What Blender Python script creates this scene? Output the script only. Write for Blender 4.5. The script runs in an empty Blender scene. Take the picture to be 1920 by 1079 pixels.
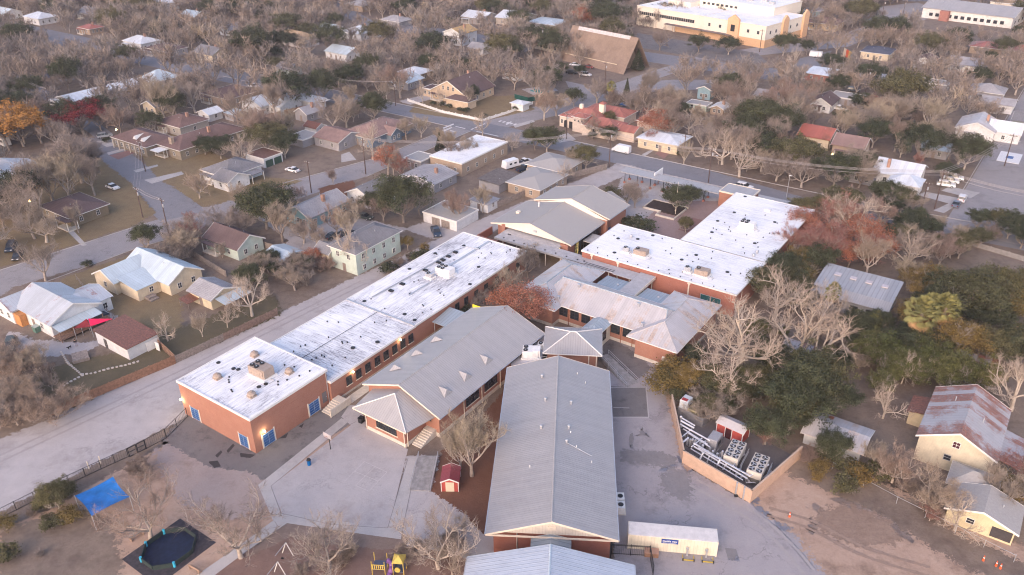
import bpy, math, random
import numpy as np
from math import radians as RAD, sin, cos, pi
random.seed(7)
C = bpy.context.scene.collection
scn = bpy.context.scene

# ---------------------------------------------------------------- camera
F, PITCH, ROLL, H = 1542.2, RAD(29.0), RAD(-0.404), 88.0
CX, CY = 960.0, 539.5
fw = np.array([0, cos(PITCH), -sin(PITCH)]); rt = np.array([1.0, 0, 0]); up = np.cross(rt, fw)
RR = rt*cos(ROLL)+up*sin(ROLL); UU = -rt*sin(ROLL)+up*cos(ROLL)
from mathutils import Matrix, Vector
cam = bpy.data.cameras.new('camera'); camo = bpy.data.objects.new('camera', cam); C.objects.link(camo)
cam.sensor_width = 36.0; cam.lens = 36.0*F/1920.0; cam.clip_end = 6000; cam.clip_start = 1
camo.matrix_world = Matrix(((RR[0], UU[0], -fw[0], 0), (RR[1], UU[1], -fw[1], 0), (RR[2], UU[2], -fw[2], H), (0, 0, 0, 1)))
scn.camera = camo
# ---------------------------------------------------------------- world, sun, exposure
SUN_AZ, SUN_EL = RAD(206), RAD(26)          # low western glow behind the camera's left shoulder
world = bpy.data.worlds.new("World"); scn.world = world; world.use_nodes = True
wn = world.node_tree.nodes; wl = world.node_tree.links
bgn = wn['Background']; bgn.inputs[1].default_value = 0.15
sky = wn.new('ShaderNodeTexSky'); sky.sky_type = 'NISHITA'; sky.sun_disc = False
sky.sun_elevation = SUN_EL; sky.sun_rotation = SUN_AZ; sky.air_density = 1.0; sky.dust_density = 2.5; sky.ozone_density = 1.0
wm = wn.new('ShaderNodeMix'); wm.data_type = 'RGBA'; wm.blend_type = 'MULTIPLY'; wm.inputs[0].default_value = 1.0
wm.inputs[7].default_value = (1.0, 0.90, 0.885, 1)       # dusk air, a little pink
wl.new(sky.outputs[0], wm.inputs[6]); wl.new(wm.outputs[2], bgn.inputs[0])
sl = bpy.data.lights.new('sun', 'SUN'); sl.energy = 0.2; sl.angle = RAD(70); sl.color = (1.0, 0.72, 0.58)
so = bpy.data.objects.new('sun', sl); C.objects.link(so)
sd = Vector((sin(SUN_AZ)*cos(SUN_EL), cos(SUN_AZ)*cos(SUN_EL), sin(SUN_EL)))
so.rotation_euler = sd.to_track_quat('Z', 'Y').to_euler()
vs = scn.view_settings; vs.view_transform = 'Standard'; vs.look = 'None'; vs.gamma = 1; vs.exposure = 1.37
scn.cycles.use_adaptive_sampling = True; scn.cycles.adaptive_threshold = .03; scn.cycles.use_denoising = True
scn.cycles.filter_width = 1.1; scn.cycles.max_bounces = 5; scn.cycles.diffuse_bounces = 2; scn.cycles.transparent_max_bounces = 4

# ---------------------------------------------------------------- pixel of the survey photo -> point of the site
def G(u, v, z=0.0):
    d = fw*F+RR*(u-CX)-UU*(v-CY); t = (z-H)/d[2]
    return (float(d[0]*t), float(d[1]*t))
def PX(x, y, z=0.0):
    d = np.array([x, y, z-H]); w = float(d@fw)
    return (CX+F*float(d@RR)/w, CY-F*float(d@UU)/w)
O0 = (-41.63, 103.77)
class Frame:
    def __init__(s, az, o): s.az = az; s.o = o; a = RAD(az); s.Y = (sin(a), cos(a)); s.X = (cos(a), -sin(a))
    def w(s, x, y): return (s.o[0]+x*s.X[0]+y*s.Y[0], s.o[1]+x*s.X[1]+y*s.Y[1])
    def loc(s, p): dx, dy = p[0]-s.o[0], p[1]-s.o[1]; return (dx*s.X[0]+dy*s.X[1], dx*s.Y[0]+dy*s.Y[1])
    def px(s, u, v, z=0): return s.loc(G(u, v, z))
M = Frame(35, O0)          # town grid; x = t (down right), y = s (up right)

# ---------------------------------------------------------------- materials
MATS = {}
def new_mat(name):
    m = bpy.data.materials.new(name); m.use_nodes = True; nt = m.node_tree
    return m, nt, nt.nodes['Principled BSDF']
def N(nt, t, **kw):
    n = nt.nodes.new(t)
    for k, v in kw.items():
        if k.startswith('i_'): n.inputs[int(k[2:])].default_value = v
        else: setattr(n, k, v)
    return n
def ramp(nt, src, stops):
    r = N(nt, 'ShaderNodeValToRGB'); e = r.color_ramp.elements
    while len(e) < len(stops): e.new(0.5)
    for i, (p, c) in enumerate(stops): e[i].position = p; e[i].color = (c[0], c[1], c[2], 1)
    nt.links.new(src, r.inputs[0]); return r.outputs[0]
def noise(nt, co, sc, det=3, rough=.6, scale3=None):
    if scale3:
        mp = N(nt, 'ShaderNodeMapping'); mp.inputs[3].default_value = scale3; nt.links.new(co, mp.inputs[0]); co = mp.outputs[0]
    n = N(nt, 'ShaderNodeTexNoise'); n.inputs['Scale'].default_value = sc; n.inputs['Detail'].default_value = det; n.inputs['Roughness'].default_value = rough
    nt.links.new(co, n.inputs['Vector']); return n.outputs[0]
def mixc(nt, fac, a, b, mode='MIX'):
    m = N(nt, 'ShaderNodeMix', data_type='RGBA', blend_type=mode)
    for s, v in ((0, fac), (6, a), (7, b)):
        if hasattr(v, 'is_linked') or hasattr(v, 'links'): nt.links.new(v, m.inputs[s])
        else: m.inputs[s].default_value = v if s == 0 else (v[0], v[1], v[2], 1)
    return m.outputs[2]
def mth(nt, op, a, b=None, c=None):
    m = N(nt, 'ShaderNodeMath', operation=op)
    for i, v in enumerate((a, b, c)):
        if v is None: continue
        if hasattr(v, 'links'): nt.links.new(v, m.inputs[i])
        else: m.inputs[i].default_value = v
    return m.outputs[0]
def mr(nt, v, a, b, c=0.0, d=1.0):
    m = N(nt, 'ShaderNodeMapRange'); nt.links.new(v, m.inputs[0])
    for i, x in enumerate((a, b, c, d)): m.inputs[i+1].default_value = x
    return m.outputs[0]
def sc3(c, k): return tuple(min(1, x*k) for x in c)
def bump(nt, b, h, st, dist=.05):
    n = N(nt, 'ShaderNodeBump'); n.inputs[0].default_value = st; n.inputs[1].default_value = dist
    nt.links.new(h, n.inputs['Height']); nt.links.new(n.outputs[0], b.inputs['Normal'])
def tc(nt): return N(nt, 'ShaderNodeTexCoord')
def plain(name, col, rough=.7, var=.18, sc=1.5, metal=0.0, spec=.3, det=3):
    key = (name, tuple(col))
    if key in MATS: return MATS[key]
    m, nt, b = new_mat(name); t = tc(nt)
    n = noise(nt, t.outputs['Object'], sc, det)
    c = ramp(nt, n, [(.3, sc3(col, 1-var)), (.7, sc3(col, 1+var))])
    nt.links.new(c, b.inputs['Base Color']); b.inputs['Roughness'].default_value = rough; b.inputs['Metallic'].default_value = metal
    b.inputs['Specular IOR Level'].default_value = spec
    MATS[key] = m; return m
def emis(name, col, st):
    key = (name, tuple(col), st)
    if key in MATS: return MATS[key]
    m, nt, b = new_mat(name); b.inputs['Base Color'].default_value = (*sc3(col, .5), 1)
    b.inputs['Emission Color'].default_value = (*col, 1); b.inputs['Emission Strength'].default_value = st
    MATS[key] = m; return m
def seam_coord(nt):
    """coordinate that runs along the eave, so that seams run down the slope"""
    t = tc(nt); sx = N(nt, 'ShaderNodeSeparateXYZ'); nt.links.new(t.outputs['Object'], sx.inputs[0])
    sn = N(nt, 'ShaderNodeSeparateXYZ'); nt.links.new(t.outputs['Normal'], sn.inputs[0])
    g = mth(nt, 'GREATER_THAN', mth(nt, 'ABSOLUTE', sn.outputs[0]), mth(nt, 'ABSOLUTE', sn.outputs[1]))
    mm = N(nt, 'ShaderNodeMix', data_type='FLOAT'); nt.links.new(g, mm.inputs[0]); nt.links.new(sx.outputs[0], mm.inputs[2]); nt.links.new(sx.outputs[1], mm.inputs[3])
    return mm.outputs[0], t
def metalroof(name, col, rust=0.0, sp=.45, rough=.42, streak=.12, rustcol=(.20, .085, .05), line=.32, met=.08):
    key = ('mr', name, tuple(col), rust)
    if key in MATS: return MATS[key]
    m, nt, b = new_mat(name); co, t = seam_coord(nt)
    fr = mth(nt, 'FRACT', mth(nt, 'DIVIDE', co, sp)); d = mth(nt, 'ABSOLUTE', mth(nt, 'SUBTRACT', fr, .5))
    rib = mr(nt, d, .38, .46)
    n1 = noise(nt, t.outputs['Object'], .35, 4); n2 = noise(nt, t.outputs['Object'], 3.0, 4)
    # sheet to sheet tone
    cid = mth(nt, 'FLOOR', mth(nt, 'DIVIDE', co, sp*1.6)); wn_ = N(nt, 'ShaderNodeTexWhiteNoise', noise_dimensions='1D'); nt.links.new(cid, wn_.inputs['W'])
    tone = mth(nt, 'ADD', mth(nt, 'MULTIPLY', wn_.outputs[0], .6), mth(nt, 'MULTIPLY', n1, .7))
    c = ramp(nt, tone, [(.15, sc3(col, 1-streak)), (.95, sc3(col, 1+streak))])
    if rust > 0:
        big = noise(nt, t.outputs['Object'], .22, 5, .7); rf = mth(nt, 'ADD', mth(nt, 'MULTIPLY', wn_.outputs[0], .22), mth(nt, 'ADD', mth(nt, 'MULTIPLY', big, .75), mth(nt, 'MULTIPLY', n2, .25)))
        f = mr(nt, rf, .92-rust*.55, 1.02-rust*.5)
        rc = ramp(nt, n2, [(.35, sc3(rustcol, .7)), (.7, sc3(rustcol, 1.5))])
        c = mixc(nt, f, c, rc)
    c = mixc(nt, mth(nt, 'MULTIPLY', rib, line), c, sc3(col, .45))  # shading of the raised seams painted in as darker lines in the colour
    n5 = noise(nt, t.outputs['Object'], .5, 6, .75); c = mixc(nt, mr(nt, n5, .48, .72, 0, .28), c, sc3(col, .62)); n6 = noise(nt, t.outputs['Object'], .9, 5, .8); c = mixc(nt, mr(nt, n6, .62, .78, 0, .3), c, (.30, .23, .20))
    nt.links.new(c, b.inputs['Base Color']); b.inputs['Roughness'].default_value = rough; b.inputs['Metallic'].default_value = met
    bump(nt, b, rib, .5, .04)
    MATS[key] = m; return m
def membrane(name, ax=0, dirt=.5, warm=(.86, .87, .90)):
    """white flat roof sheet with long dirt streaks and laps"""
    m, nt, b = new_mat(name); t = tc(nt); co = t.outputs['Object']
    s3 = (.16, 2.2, 1) if ax == 0 else (2.2, .16, 1)
    st = noise(nt, co, 1.0, 6, .75, s3); big = noise(nt, co, .12, 4); fine = noise(nt, co, 2.5, 5, .7)
    s3b = (.45, 5.5, 1) if ax == 0 else (5.5, .45, 1)
    st2 = noise(nt, co, 1.0, 5, .8, s3b)
    f = mr(nt, mth(nt, 'ADD', mth(nt, 'MULTIPLY', st, .62), mth(nt, 'MULTIPLY', big, .38)), .44, .62, 0, dirt*.7)
    c = mixc(nt, f, warm, (.36, .36, .42))
    f2 = mr(nt, mth(nt, 'ADD', mth(nt, 'MULTIPLY', st2, .7), mth(nt, 'MULTIPLY', big, .3)), .53, .60, 0, min(.9, dirt))
    c = mixc(nt, f2, c, (.16, .16, .20))
    f3 = mr(nt, fine, .66, .76, 0, .35); c = mixc(nt, f3, c, (.30, .28, .28))
    sx = N(nt, 'ShaderNodeSeparateXYZ'); nt.links.new(co, sx.inputs[0])
    fr = mth(nt, 'FRACT', mth(nt, 'DIVIDE', sx.outputs[1 if ax == 0 else 0], 1.9)); lap = mth(nt, 'LESS_THAN', fr, .05)
    c = mixc(nt, mth(nt, 'MULTIPLY', lap, .22), c, (.35, .35, .42))
    nt.links.new(c, b.inputs['Base Color']); b.inputs['Roughness'].default_value = .65; b.inputs['Specular IOR Level'].default_value = .2
    return m
def brick(name, a=(.32, .145, .105), bcol=(.41, .21, .155), stain=.35):
    m, nt, b = new_mat(name); t = tc(nt); co = t.outputs['Object']
    mp = N(nt, 'ShaderNodeMapping'); mp.inputs[2].default_value = (pi/2, 0, 0); nt.links.new(co, mp.inputs[0])
    n = noise(nt, co, .5, 5, .65); n3 = noise(nt, co, 9.0, 3, .8); nn = noise(nt, co, 1.0, 4, .7, (.5, .5, 5.0))
    c = ramp(nt, mth(nt, 'ADD', mth(nt, 'MULTIPLY', n, .55), mth(nt, 'MULTIPLY', n3, .45)), [(.3, a), (.7, bcol)])
    c = mixc(nt, mr(nt, nn, .55, .75, 0, stain), c, sc3(a, .55))
    sx = N(nt, 'ShaderNodeSeparateXYZ'); nt.links.new(co, sx.inputs[0])
    fr = mth(nt, 'FRACT', mth(nt, 'DIVIDE', sx.outputs[2], .20)); j = mth(nt, 'LESS_THAN', fr, .14)
    c = mixc(nt, mth(nt, 'MULTIPLY', j, .30), c, (.45, .36, .32))
    nt.links.new(c, b.inputs['Base Color']); b.inputs['Roughness'].default_value = .9; b.inputs['Specular IOR Level'].default_value = .15
    bump(nt, b, j, .3, .02)
    return m
def shingle(name, col, sp=.35):
    key = ('sh', tuple(col))
    if key in MATS: return MATS[key]
    m, nt, b = new_mat(name); t = tc(nt); co = t.outputs['Object']
    sx = N(nt, 'ShaderNodeSeparateXYZ'); nt.links.new(co, sx.inputs[0])
    fr = mth(nt, 'FRACT', mth(nt, 'DIVIDE', sx.outputs[2], .14)); n = noise(nt, co, 4.0, 4, .8); n2 = noise(nt, co, .3, 4)
    c = ramp(nt, mth(nt, 'ADD', mth(nt, 'MULTIPLY', n, .6), mth(nt, 'MULTIPLY', n2, .4)), [(.32, sc3(col, .6)), (.68, sc3(col, 1.35))])
    c = mixc(nt, mth(nt, 'MULTIPLY', mth(nt, 'LESS_THAN', fr, .25), .35), c, sc3(col, .4))
    nt.links.new(c, b.inputs['Base Color']); b.inputs['Roughness'].default_value = .95; b.inputs['Specular IOR Level'].default_value = .15
    MATS[key] = m; return m
def siding(name, col, z=.22, vert=False):
    key = ('sd', tuple(col), vert)
    if key in MATS: return MATS[key]
    m, nt, b = new_mat(name); t = tc(nt); co = t.outputs['Object']
    sx = N(nt, 'ShaderNodeSeparateXYZ'); nt.links.new(co, sx.inputs[0])
    v = mth(nt, 'ADD', sx.outputs[0], sx.outputs[1]) if vert else sx.outputs[2]
    fr = mth(nt, 'FRACT', mth(nt, 'DIVIDE', v, z if not vert else .45)); n = noise(nt, co, .8, 4)
    n2 = noise(nt, co, 1.0, 4, .7, (3, 3, .4))
    c = ramp(nt, n, [(.3, sc3(col, .86)), (.7, sc3(col, 1.08))])
    c = mixc(nt, mr(nt, n2, .58, .78, 0, .3), c, sc3(col, .55))
    j = mth(nt, 'LESS_THAN', fr, .15); c = mixc(nt, mth(nt, 'MULTIPLY', j, .28), c, sc3(col, .5))
    nt.links.new(c, b.inputs['Base Color']); b.inputs['Roughness'].default_value = .75; b.inputs['Specular IOR Level'].default_value = .25
    bump(nt, b, fr, .3, .03)
    MATS[key] = m; return m
def ground(name, stops, scales=(.03, .35, 3.0), weights=(.45, .35, .2), rough=.95, stain=None, stsc=.12, bp=.25, crack=0):
    m, nt, b = new_mat(name); g = N(nt, 'ShaderNodeNewGeometry'); co = g.outputs['Position']
    v = None
    for s, w in zip(scales, weights):
        x = mth(nt, 'MULTIPLY', noise(nt, co, s, 6, .7), w); v = x if v is None else mth(nt, 'ADD', v, x)
    c = ramp(nt, v, stops)
    if stain:
        f = mr(nt, noise(nt, co, stsc, 6, .75), .52, .68, 0, stain[1]); c = mixc(nt, f, c, stain[0])
        f = mr(nt, noise(nt, co, 1.0, 5, .8, (.35, 1.3, 1)), .62, .74, 0, stain[1]*.6); c = mixc(nt, f, c, stain[0])
    nt.links.new(c, b.inputs['Base Color']); b.inputs['Roughness'].default_value = rough; b.inputs['Specular IOR Level'].default_value = .15
    if crack:
        wv = noise(nt, co, .25, 4, .7); vo = N(nt, 'ShaderNodeTexVoronoi', feature='DISTANCE_TO_EDGE'); vo.inputs['Scale'].default_value = .11; mp = N(nt, 'ShaderNodeVectorMath', operation='ADD'); cb_ = N(nt, 'ShaderNodeCombineXYZ'); w7 = mth(nt, 'MULTIPLY', wv, 9.0); nt.links.new(w7, cb_.inputs[0]); nt.links.new(mth(nt, 'MULTIPLY', noise(nt, co, .31, 4, .7), 9.0), cb_.inputs[1]); nt.links.new(co, mp.inputs[0]); nt.links.new(cb_.outputs[0], mp.inputs[1]); nt.links.new(mp.outputs[0], vo.inputs['Vector'])
        ck = mth(nt, 'MULTIPLY', mr(nt, vo.outputs[0], .006, .016, 1, 0), mr(nt, noise(nt, co, .09, 3), .45, .58, 0, crack)); c = mixc(nt, ck, c, sc3(stops[0][1], .4)); nt.links.new(c, b.inputs['Base Color'])
    at_ = N(nt, 'ShaderNodeAttribute', attribute_name='fade'); nz = mr(nt, noise(nt, co, 1.1, 7, .75), .32, .68)
    nt.links.new(mth(nt, 'GREATER_THAN', mth(nt, 'ADD', nz, .001), at_.outputs['Fac']), b.inputs['Alpha'])
    if bp: bump(nt, b, noise(nt, co, 2.2, 5, .8), bp, .2)
    return m

BRICK = brick('orange_brick'); BRICK2 = brick('dark_red_brick', (.33, .125, .09), (.42, .175, .13), .45)
MEM_S = membrane('white_membrane_s', 1, .85); MEM_T = membrane('white_membrane_t', 0, .85); MEM_L = membrane('white_membrane_clean', 0, .35)
RGREY = metalroof('grey_standing_seam_roof', (.40, .385, .39), line=.36, streak=.06)
RGREY2 = metalroof('grey_fine_seam_roof', (.37, .355, .36), sp=.42, line=.24, streak=.06)
RSHING = plain('grey_mineral_roof', (.36, .345, .34), .9, .08, 3.0)
ROLD = metalroof('old_whitish_metal_roof', (.50, .48, .50), rust=.52, rustcol=(.42, .33, .28), sp=.5, line=.25)
RBLUE = metalroof('blue_grey_metal_roof', (.34, .40, .46), sp=.7, line=.5)
RRUST = metalroof('rusty_metal_roof', (.42, .40, .42), rust=.72, rustcol=(.25, .10, .065), sp=.75, line=.3)
RTIN = metalroof('tin_roof', (.46, .49, .54), rust=.35, rustcol=(.28, .10, .08), sp=.6, line=.2)
RFULLRUST = metalroof('red_rust_roof', (.24, .115, .085), rust=1.5, rustcol=(.20, .08, .05), sp=.7, line=.35, met=.1)
RWHITE = metalroof('white_metal_roof', (.70, .73, .78), sp=.6, line=.15, met=.15)
RBLUEW = metalroof('pale_blue_metal_roof', (.50, .58, .64), sp=.6, line=.2)
CREAM = plain('cream_paint', (.72, .64, .54), .6, .08); WHITE = plain('white_paint', (.78, .77, .76), .55, .07)
CREAMRIB = siding('cream_ribbed_metal', (.66, .61, .54), vert=True)
CONC = ground('pale_concrete', [(.3, (.38, .36, .36)), (.7, (.50, .475, .47))], (.05, .8, 5), (.3, .4, .3), bp=.05, stain=((.25, .235, .235), .5))
CONCD = plain('weathered_concrete', (.27, .26, .265), .9, .25, 1.2); CONCB = plain('concrete_base', (.60, .55, .49), .8, .12, 1.5)
DARK = plain('dark_metal', (.025, .026, .03), .5, .1); BLACK = plain('black_rubber', (.02, .02, .022), .8, .1)
GALV = plain('galvanised_steel', (.52, .53, .56), .4, .12, 3, metal=.5); BEIGE = plain('beige_cabinet', (.36, .29, .25), .6, .1)
GLASS = plain('dark_glass', (.028, .033, .042), .12, .4, .7, spec=.6)
TEAL = plain('teal_glass', (.03, .12, .13), .15, .3, .7, spec=.6)
TRIMW = plain('white_trim', (.74, .72, .70), .6, .05); TRIMD = plain('dark_trim', (.04, .04, .045), .5, .1)
BLUEP = plain('blue_panel', (.015, .085, .27), .3, .3, 1)
WOOD = plain('weathered_wood', (.27, .17, .125), .9, .3, 2.5); WOODG = plain('grey_wood', (.26, .22, .20), .9, .3, 2.5); POLEM = plain('pole_wood', (.10, .07, .065), .9, .2, 2)

# ---------------------------------------------------------------- mesh builder
class MB:
    def __init__(s): s.v = []; s.f = []
    def add(s, vs_, fs):
        n = len(s.v); s.v += [tuple(map(float, p)) for p in vs_]; s.f += [tuple(i+n for i in f) for f in fs]; return s
    def box(s, x0, x1, y0, y1, z0, z1):
        return s.add([(x0, y0, z0), (x1, y0, z0), (x1, y1, z0), (x0, y1, z0), (x0, y0, z1), (x1, y0, z1), (x1, y1, z1), (x0, y1, z1)],
                     [(0, 3, 2, 1), (4, 5, 6, 7), (0, 1, 5, 4), (1, 2, 6, 5), (2, 3, 7, 6), (3, 0, 4, 7)])
    def taper(s, x0, x1, y0, y1, z0, z1, ix, iy):
        return s.add([(x0, y0, z0), (x1, y0, z0), (x1, y1, z0), (x0, y1, z0), (x0+ix, y0+iy, z1), (x1-ix, y0+iy, z1), (x1-ix, y1-iy, z1), (x0+ix, y1-iy, z1)],
                     [(0, 3, 2, 1), (4, 5, 6, 7), (0, 1, 5, 4), (1, 2, 6, 5), (2, 3, 7, 6), (3, 0, 4, 7)])
    def prism(s, pts, z0, z1):
        n = len(pts); a = [(p[0], p[1], z0) for p in pts]+[(p[0], p[1], z1) for p in pts]
        return s.add(a, [tuple(range(n-1, -1, -1)), tuple(range(n, 2*n))]+[(i, (i+1) % n, n+(i+1) % n, n+i) for i in range(n)])
    def slab(s, pts, th):
        n = len(pts); a = [tuple(p) for p in pts]+[(p[0], p[1], p[2]-th) for p in pts]
        return s.add(a, [tuple(range(n)), tuple(range(2*n-1, n-1, -1))]+[((i+1) % n, i, n+i, n+(i+1) % n) for i in range(n)])
    def tube(s, p0, p1, r0, r1=None, n=6, cap=True):
        r1 = r0 if r1 is None else r1; p0 = Vector(p0); p1 = Vector(p1); d = (p1-p0)
        if d.length < 1e-6: return s
        d.normalize(); a = d.orthogonal().normalized(); b = d.cross(a)
        vs_ = [p0+(a*cos(2*pi*i/n)+b*sin(2*pi*i/n))*r0 for i in range(n)]+[p1+(a*cos(2*pi*i/n)+b*sin(2*pi*i/n))*r1 for i in range(n)]
        fs = [(i, (i+1) % n, n+(i+1) % n, n+i) for i in range(n)]
        if cap: fs += [tuple(range(n-1, -1, -1)), tuple(range(n, 2*n))]
        return s.add(vs_, fs)
    def path(s, pts, r, n=6):
        for a, b in zip(pts, pts[1:]): s.tube(a, b, r, r, n)
        return s
    def cyl(s, x, y, z0, z1, r0, r1=None, n=12): return s.tube((x, y, z0), (x, y, z1), r0, r1, n)
    def dome(s, x, y, z, r, h, n=10):
        rings = [(1, 0), (.85, .55), (.5, .88), (.05, 1)]; vs_ = [(x+r*a*cos(2*pi*i/n), y+r*a*sin(2*pi*i/n), z+h*b) for a, b in rings for i in range(n)]
        fs = [(k*n+i, k*n+(i+1) % n, (k+1)*n+(i+1) % n, (k+1)*n+i) for k in range(3) for i in range(n)]+[tuple(range(3*n, 4*n))]
        return s.add(vs_, fs)
    def mesh(s, name, mat, smooth=False):
        m = bpy.data.meshes.new(name); m.from_pydata(s.v, [], s.f); m.materials.append(mat)
        if smooth: m.polygons.foreach_set('use_smooth', [True]*len(m.polygons))
        m.update(); return m
    def build(s, name, mat, parent=None, smooth=False, loc=None, rz=0.0):
        if not s.f: return None
        return link(name, s.mesh(name, mat, smooth), parent, loc, rz)
def link(name, mesh, parent=None, loc=None, rz=0.0):
    o = bpy.data.objects.new(name, mesh); C.objects.link(o)
    if parent is not None: o.parent = parent
    if loc is not None: o.location = loc
    if rz: o.rotation_euler = (0, 0, rz)
    return o
def tag(o, label=None, cat=None, group=None, kind=None):
    if label: o['label'] = label
    if cat: o['category'] = cat
    if group: o['group'] = group
    if kind: o['kind'] = kind
    return o
def thing(name, label, cat, loc=(0, 0, 0), rz=0.0, group=None):
    o = bpy.data.objects.new(name, None); C.objects.link(o); o.location = loc; o.rotation_euler = (0, 0, rz); o.empty_display_size = .5
    return tag(o, label, cat, group)
def at_frame(name, label, cat, fr, group=None, x=0, y=0, z=0):
    w = fr.w(x, y); return thing(name, label, cat, (w[0], w[1], z), -RAD(fr.az), group)
def copy_tree(o, parent=None):
    c = o.copy(); C.objects.link(c)
    if parent is not None: c.parent = parent
    for ch in KIDS.get(o.name, []): copy_tree(ch, c)
    return c
KIDS = {}
def remember(o):
    ks = [x for x in C.objects if x.parent == o]; KIDS[o.name] = ks
    for k in ks:
        g = [x for x in C.objects if x.parent == k]; KIDS[k.name] = g
FOOT = []      # house footprints in world xy for keeping trees out: (cx, cy, r)
# ---------------------------------------------------------------- building kit
WM = {}
def win_mesh(w, h, cols, rows, frm, gl, fwd=.07):
    key = (round(w, 2), round(h, 2), cols, rows, frm.name, gl.name)
    if key in WM: return WM[key]
    f = MB(); t = .08 if w > .9 else .06
    f.box(-w/2, w/2, -.08, 0, 0, t); f.box(-w/2, w/2, -.08, 0, h-t, h); f.box(-w/2, -w/2+t, -.08, 0, t, h-t); f.box(w/2-t, w/2, -.08, 0, t, h-t)
    for i in range(1, cols): x = -w/2+w*i/cols; f.box(x-.03, x+.03, -.065, 0, t, h-t)
    for j in range(1, rows): z = h*j/rows; f.box(-w/2+t, w/2-t, -.055, 0, z-.025, z+.025)
    p = MB().box(-w/2+t, w/2-t, -.035, 0, t, h-t)
    WM[key] = (f.mesh('window', frm), p.mesh('pane', gl)); return WM[key]
class Bld:
    def __init__(s, name, label, cat, fr, cx=0, cy=0, group=None, foot=None):
        s.cx, s.cy, s.fr = cx, cy, fr; s.root = at_frame(name, label, cat, fr, group, cx, cy)
        if foot: w = fr.w(cx, cy); FOOT.append((w[0], w[1], foot))
    def part(s, name, mb, mat, parent=None, smooth=False, label=None):
        mb.v = [(p[0]-s.cx, p[1]-s.cy, p[2]) for p in mb.v]
        o = mb.build(name, mat, parent or s.root, smooth)
        if label and o: o['label'] = label
        return o
    def walls(s, x0, x1, y0, y1, h, mat, gable=None, base=None, z0=0.0, name='wall'):
        m = MB()
        if not gable: m.box(x0, x1, y0, y1, z0, h)
        else:
            ax, r = gable
            if ax == 'y':
                xm = (x0+x1)/2; p = [(x0, z0), (x1, z0), (x1, h), (xm, h+r), (x0, h)]
                m.add([(a, y0, b) for a, b in p]+[(a, y1, b) for a, b in p], [(0, 1, 2, 3, 4), (9, 8, 7, 6, 5)]+[(i, 5+i, 5+(i+1) % 5, (i+1) % 5) for i in range(5)])
            else:
                ym = (y0+y1)/2; p = [(y0, z0), (y1, z0), (y1, h), (ym, h+r), (y0, h)]
                m.add([(x0, a, b) for a, b in p]+[(x1, a, b) for a, b in p], [(4, 3, 2, 1, 0), (5, 6, 7, 8, 9)]+[(i, (i+1) % 5, 5+(i+1) % 5, 5+i) for i in range(5)])
        w = s.part(name, m, mat)
        if base: s.part('foundation', MB().box(x0-.04, x1+.04, y0-.04, y1+.04, 0, base[0]), base[1])
        return w
    def flat(s, x0, x1, y0, y1, z, mat, edge=TRIMW, th=.25, lip=.1, over=.15):
        x0 -= over; x1 += over; y0 -= over; y1 += over
        r = s.part('roof', MB().box(x0, x1, y0, y1, z, z+th), mat)
        e = MB(); z1 = z+th+lip; t = .22; a = .03
        e.box(x0-a, x1+a, y0-a, y0+t, z-.05, z1); e.box(x0-a, x1+a, y1-t, y1+a, z-.05, z1); e.box(x0-a, x0+t, y0+t, y1-t, z-.05, z1); e.box(x1-t, x1+a, y0+t, y1-t, z-.05, z1)
        s.part('roof_edge', e, edge, r) if False else s.part('coping', e, edge)
        return r
    def gable(s, x0, x1, y0, y1, z, rise, ax, mat, over=.5, th=.16, trim=TRIMW, ridge=None):
        m = MB(); t = MB()
        if ax == 'y':
            xm = (x0+x1)/2; k = rise/((x1-x0)/2); zo = z-k*over; y0 -= over; y1 += over
            m.slab([(x0-over, y0, zo+th), (xm, y0, z+rise+th), (xm, y1, z+rise+th), (x0-over, y1, zo+th)][::-1], th)
            m.slab([(xm, y0, z+rise+th), (x1+over, y0, zo+th), (x1+over, y1, zo+th), (xm, y1, z+rise+th)], th)
            for yy, d in ((y0, -.05), (y1, .05)):
                a, b = sorted((yy, yy+d))
                for xa, xb, za, zb in ((x0-over, xm, zo, z+rise), (xm, x1+over, z+rise, zo)):
                    t.add([(xa, a, za-.12), (xb, a, zb-.12), (xb, a, zb+th+.03), (xa, a, za+th+.03), (xa, b, za-.12), (xb, b, zb-.12), (xb, b, zb+th+.03), (xa, b, za+th+.03)],
                          [(0, 1, 2, 3), (7, 6, 5, 4), (0, 4, 5, 1), (3, 2, 6, 7), (0, 3, 7, 4), (1, 5, 6, 2)])
            if ridge: m2 = MB().tube((xm, y0, z+rise+th), (xm, y1, z+rise+th), .14, .14, 6)
        else:
            ym = (y0+y1)/2; k = rise/((y1-y0)/2); zo = z-k*over; x0 -= over; x1 += over
            m.slab([(x0, y0-over, zo+th), (x1, y0-over, zo+th), (x1, ym, z+rise+th), (x0, ym, z+rise+th)], th)
            m.slab([(x0, ym, z+rise+th), (x1, ym, z+rise+th), (x1, y1+over, zo+th), (x0, y1+over, zo+th)], th)
            for xx, d in ((x0, -.05), (x1, .05)):
                a, b = sorted((xx, xx+d))
                for ya, yb, za, zb in ((y0-over, ym, zo, z+rise), (ym, y1+over, z+rise, zo)):
                    t.add([(a, ya, za-.12), (a, yb, zb-.12), (a, yb, zb+th+.03), (a, ya, za+th+.03), (b, ya, za-.12), (b, yb, zb-.12), (b, yb, zb+th+.03), (b, ya, za+th+.03)],
                          [(3, 2, 1, 0), (4, 5, 6, 7), (1, 5, 4, 0), (7, 6, 2, 3), (4, 7, 3, 0), (2, 6, 5, 1)])
            if ridge: m2 = MB().tube((x0, ym, z+rise+th), (x1, ym, z+rise+th), .14, .14, 6)
        r = s.part('roof', m, mat); s.part('fascia', t, trim)
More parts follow.
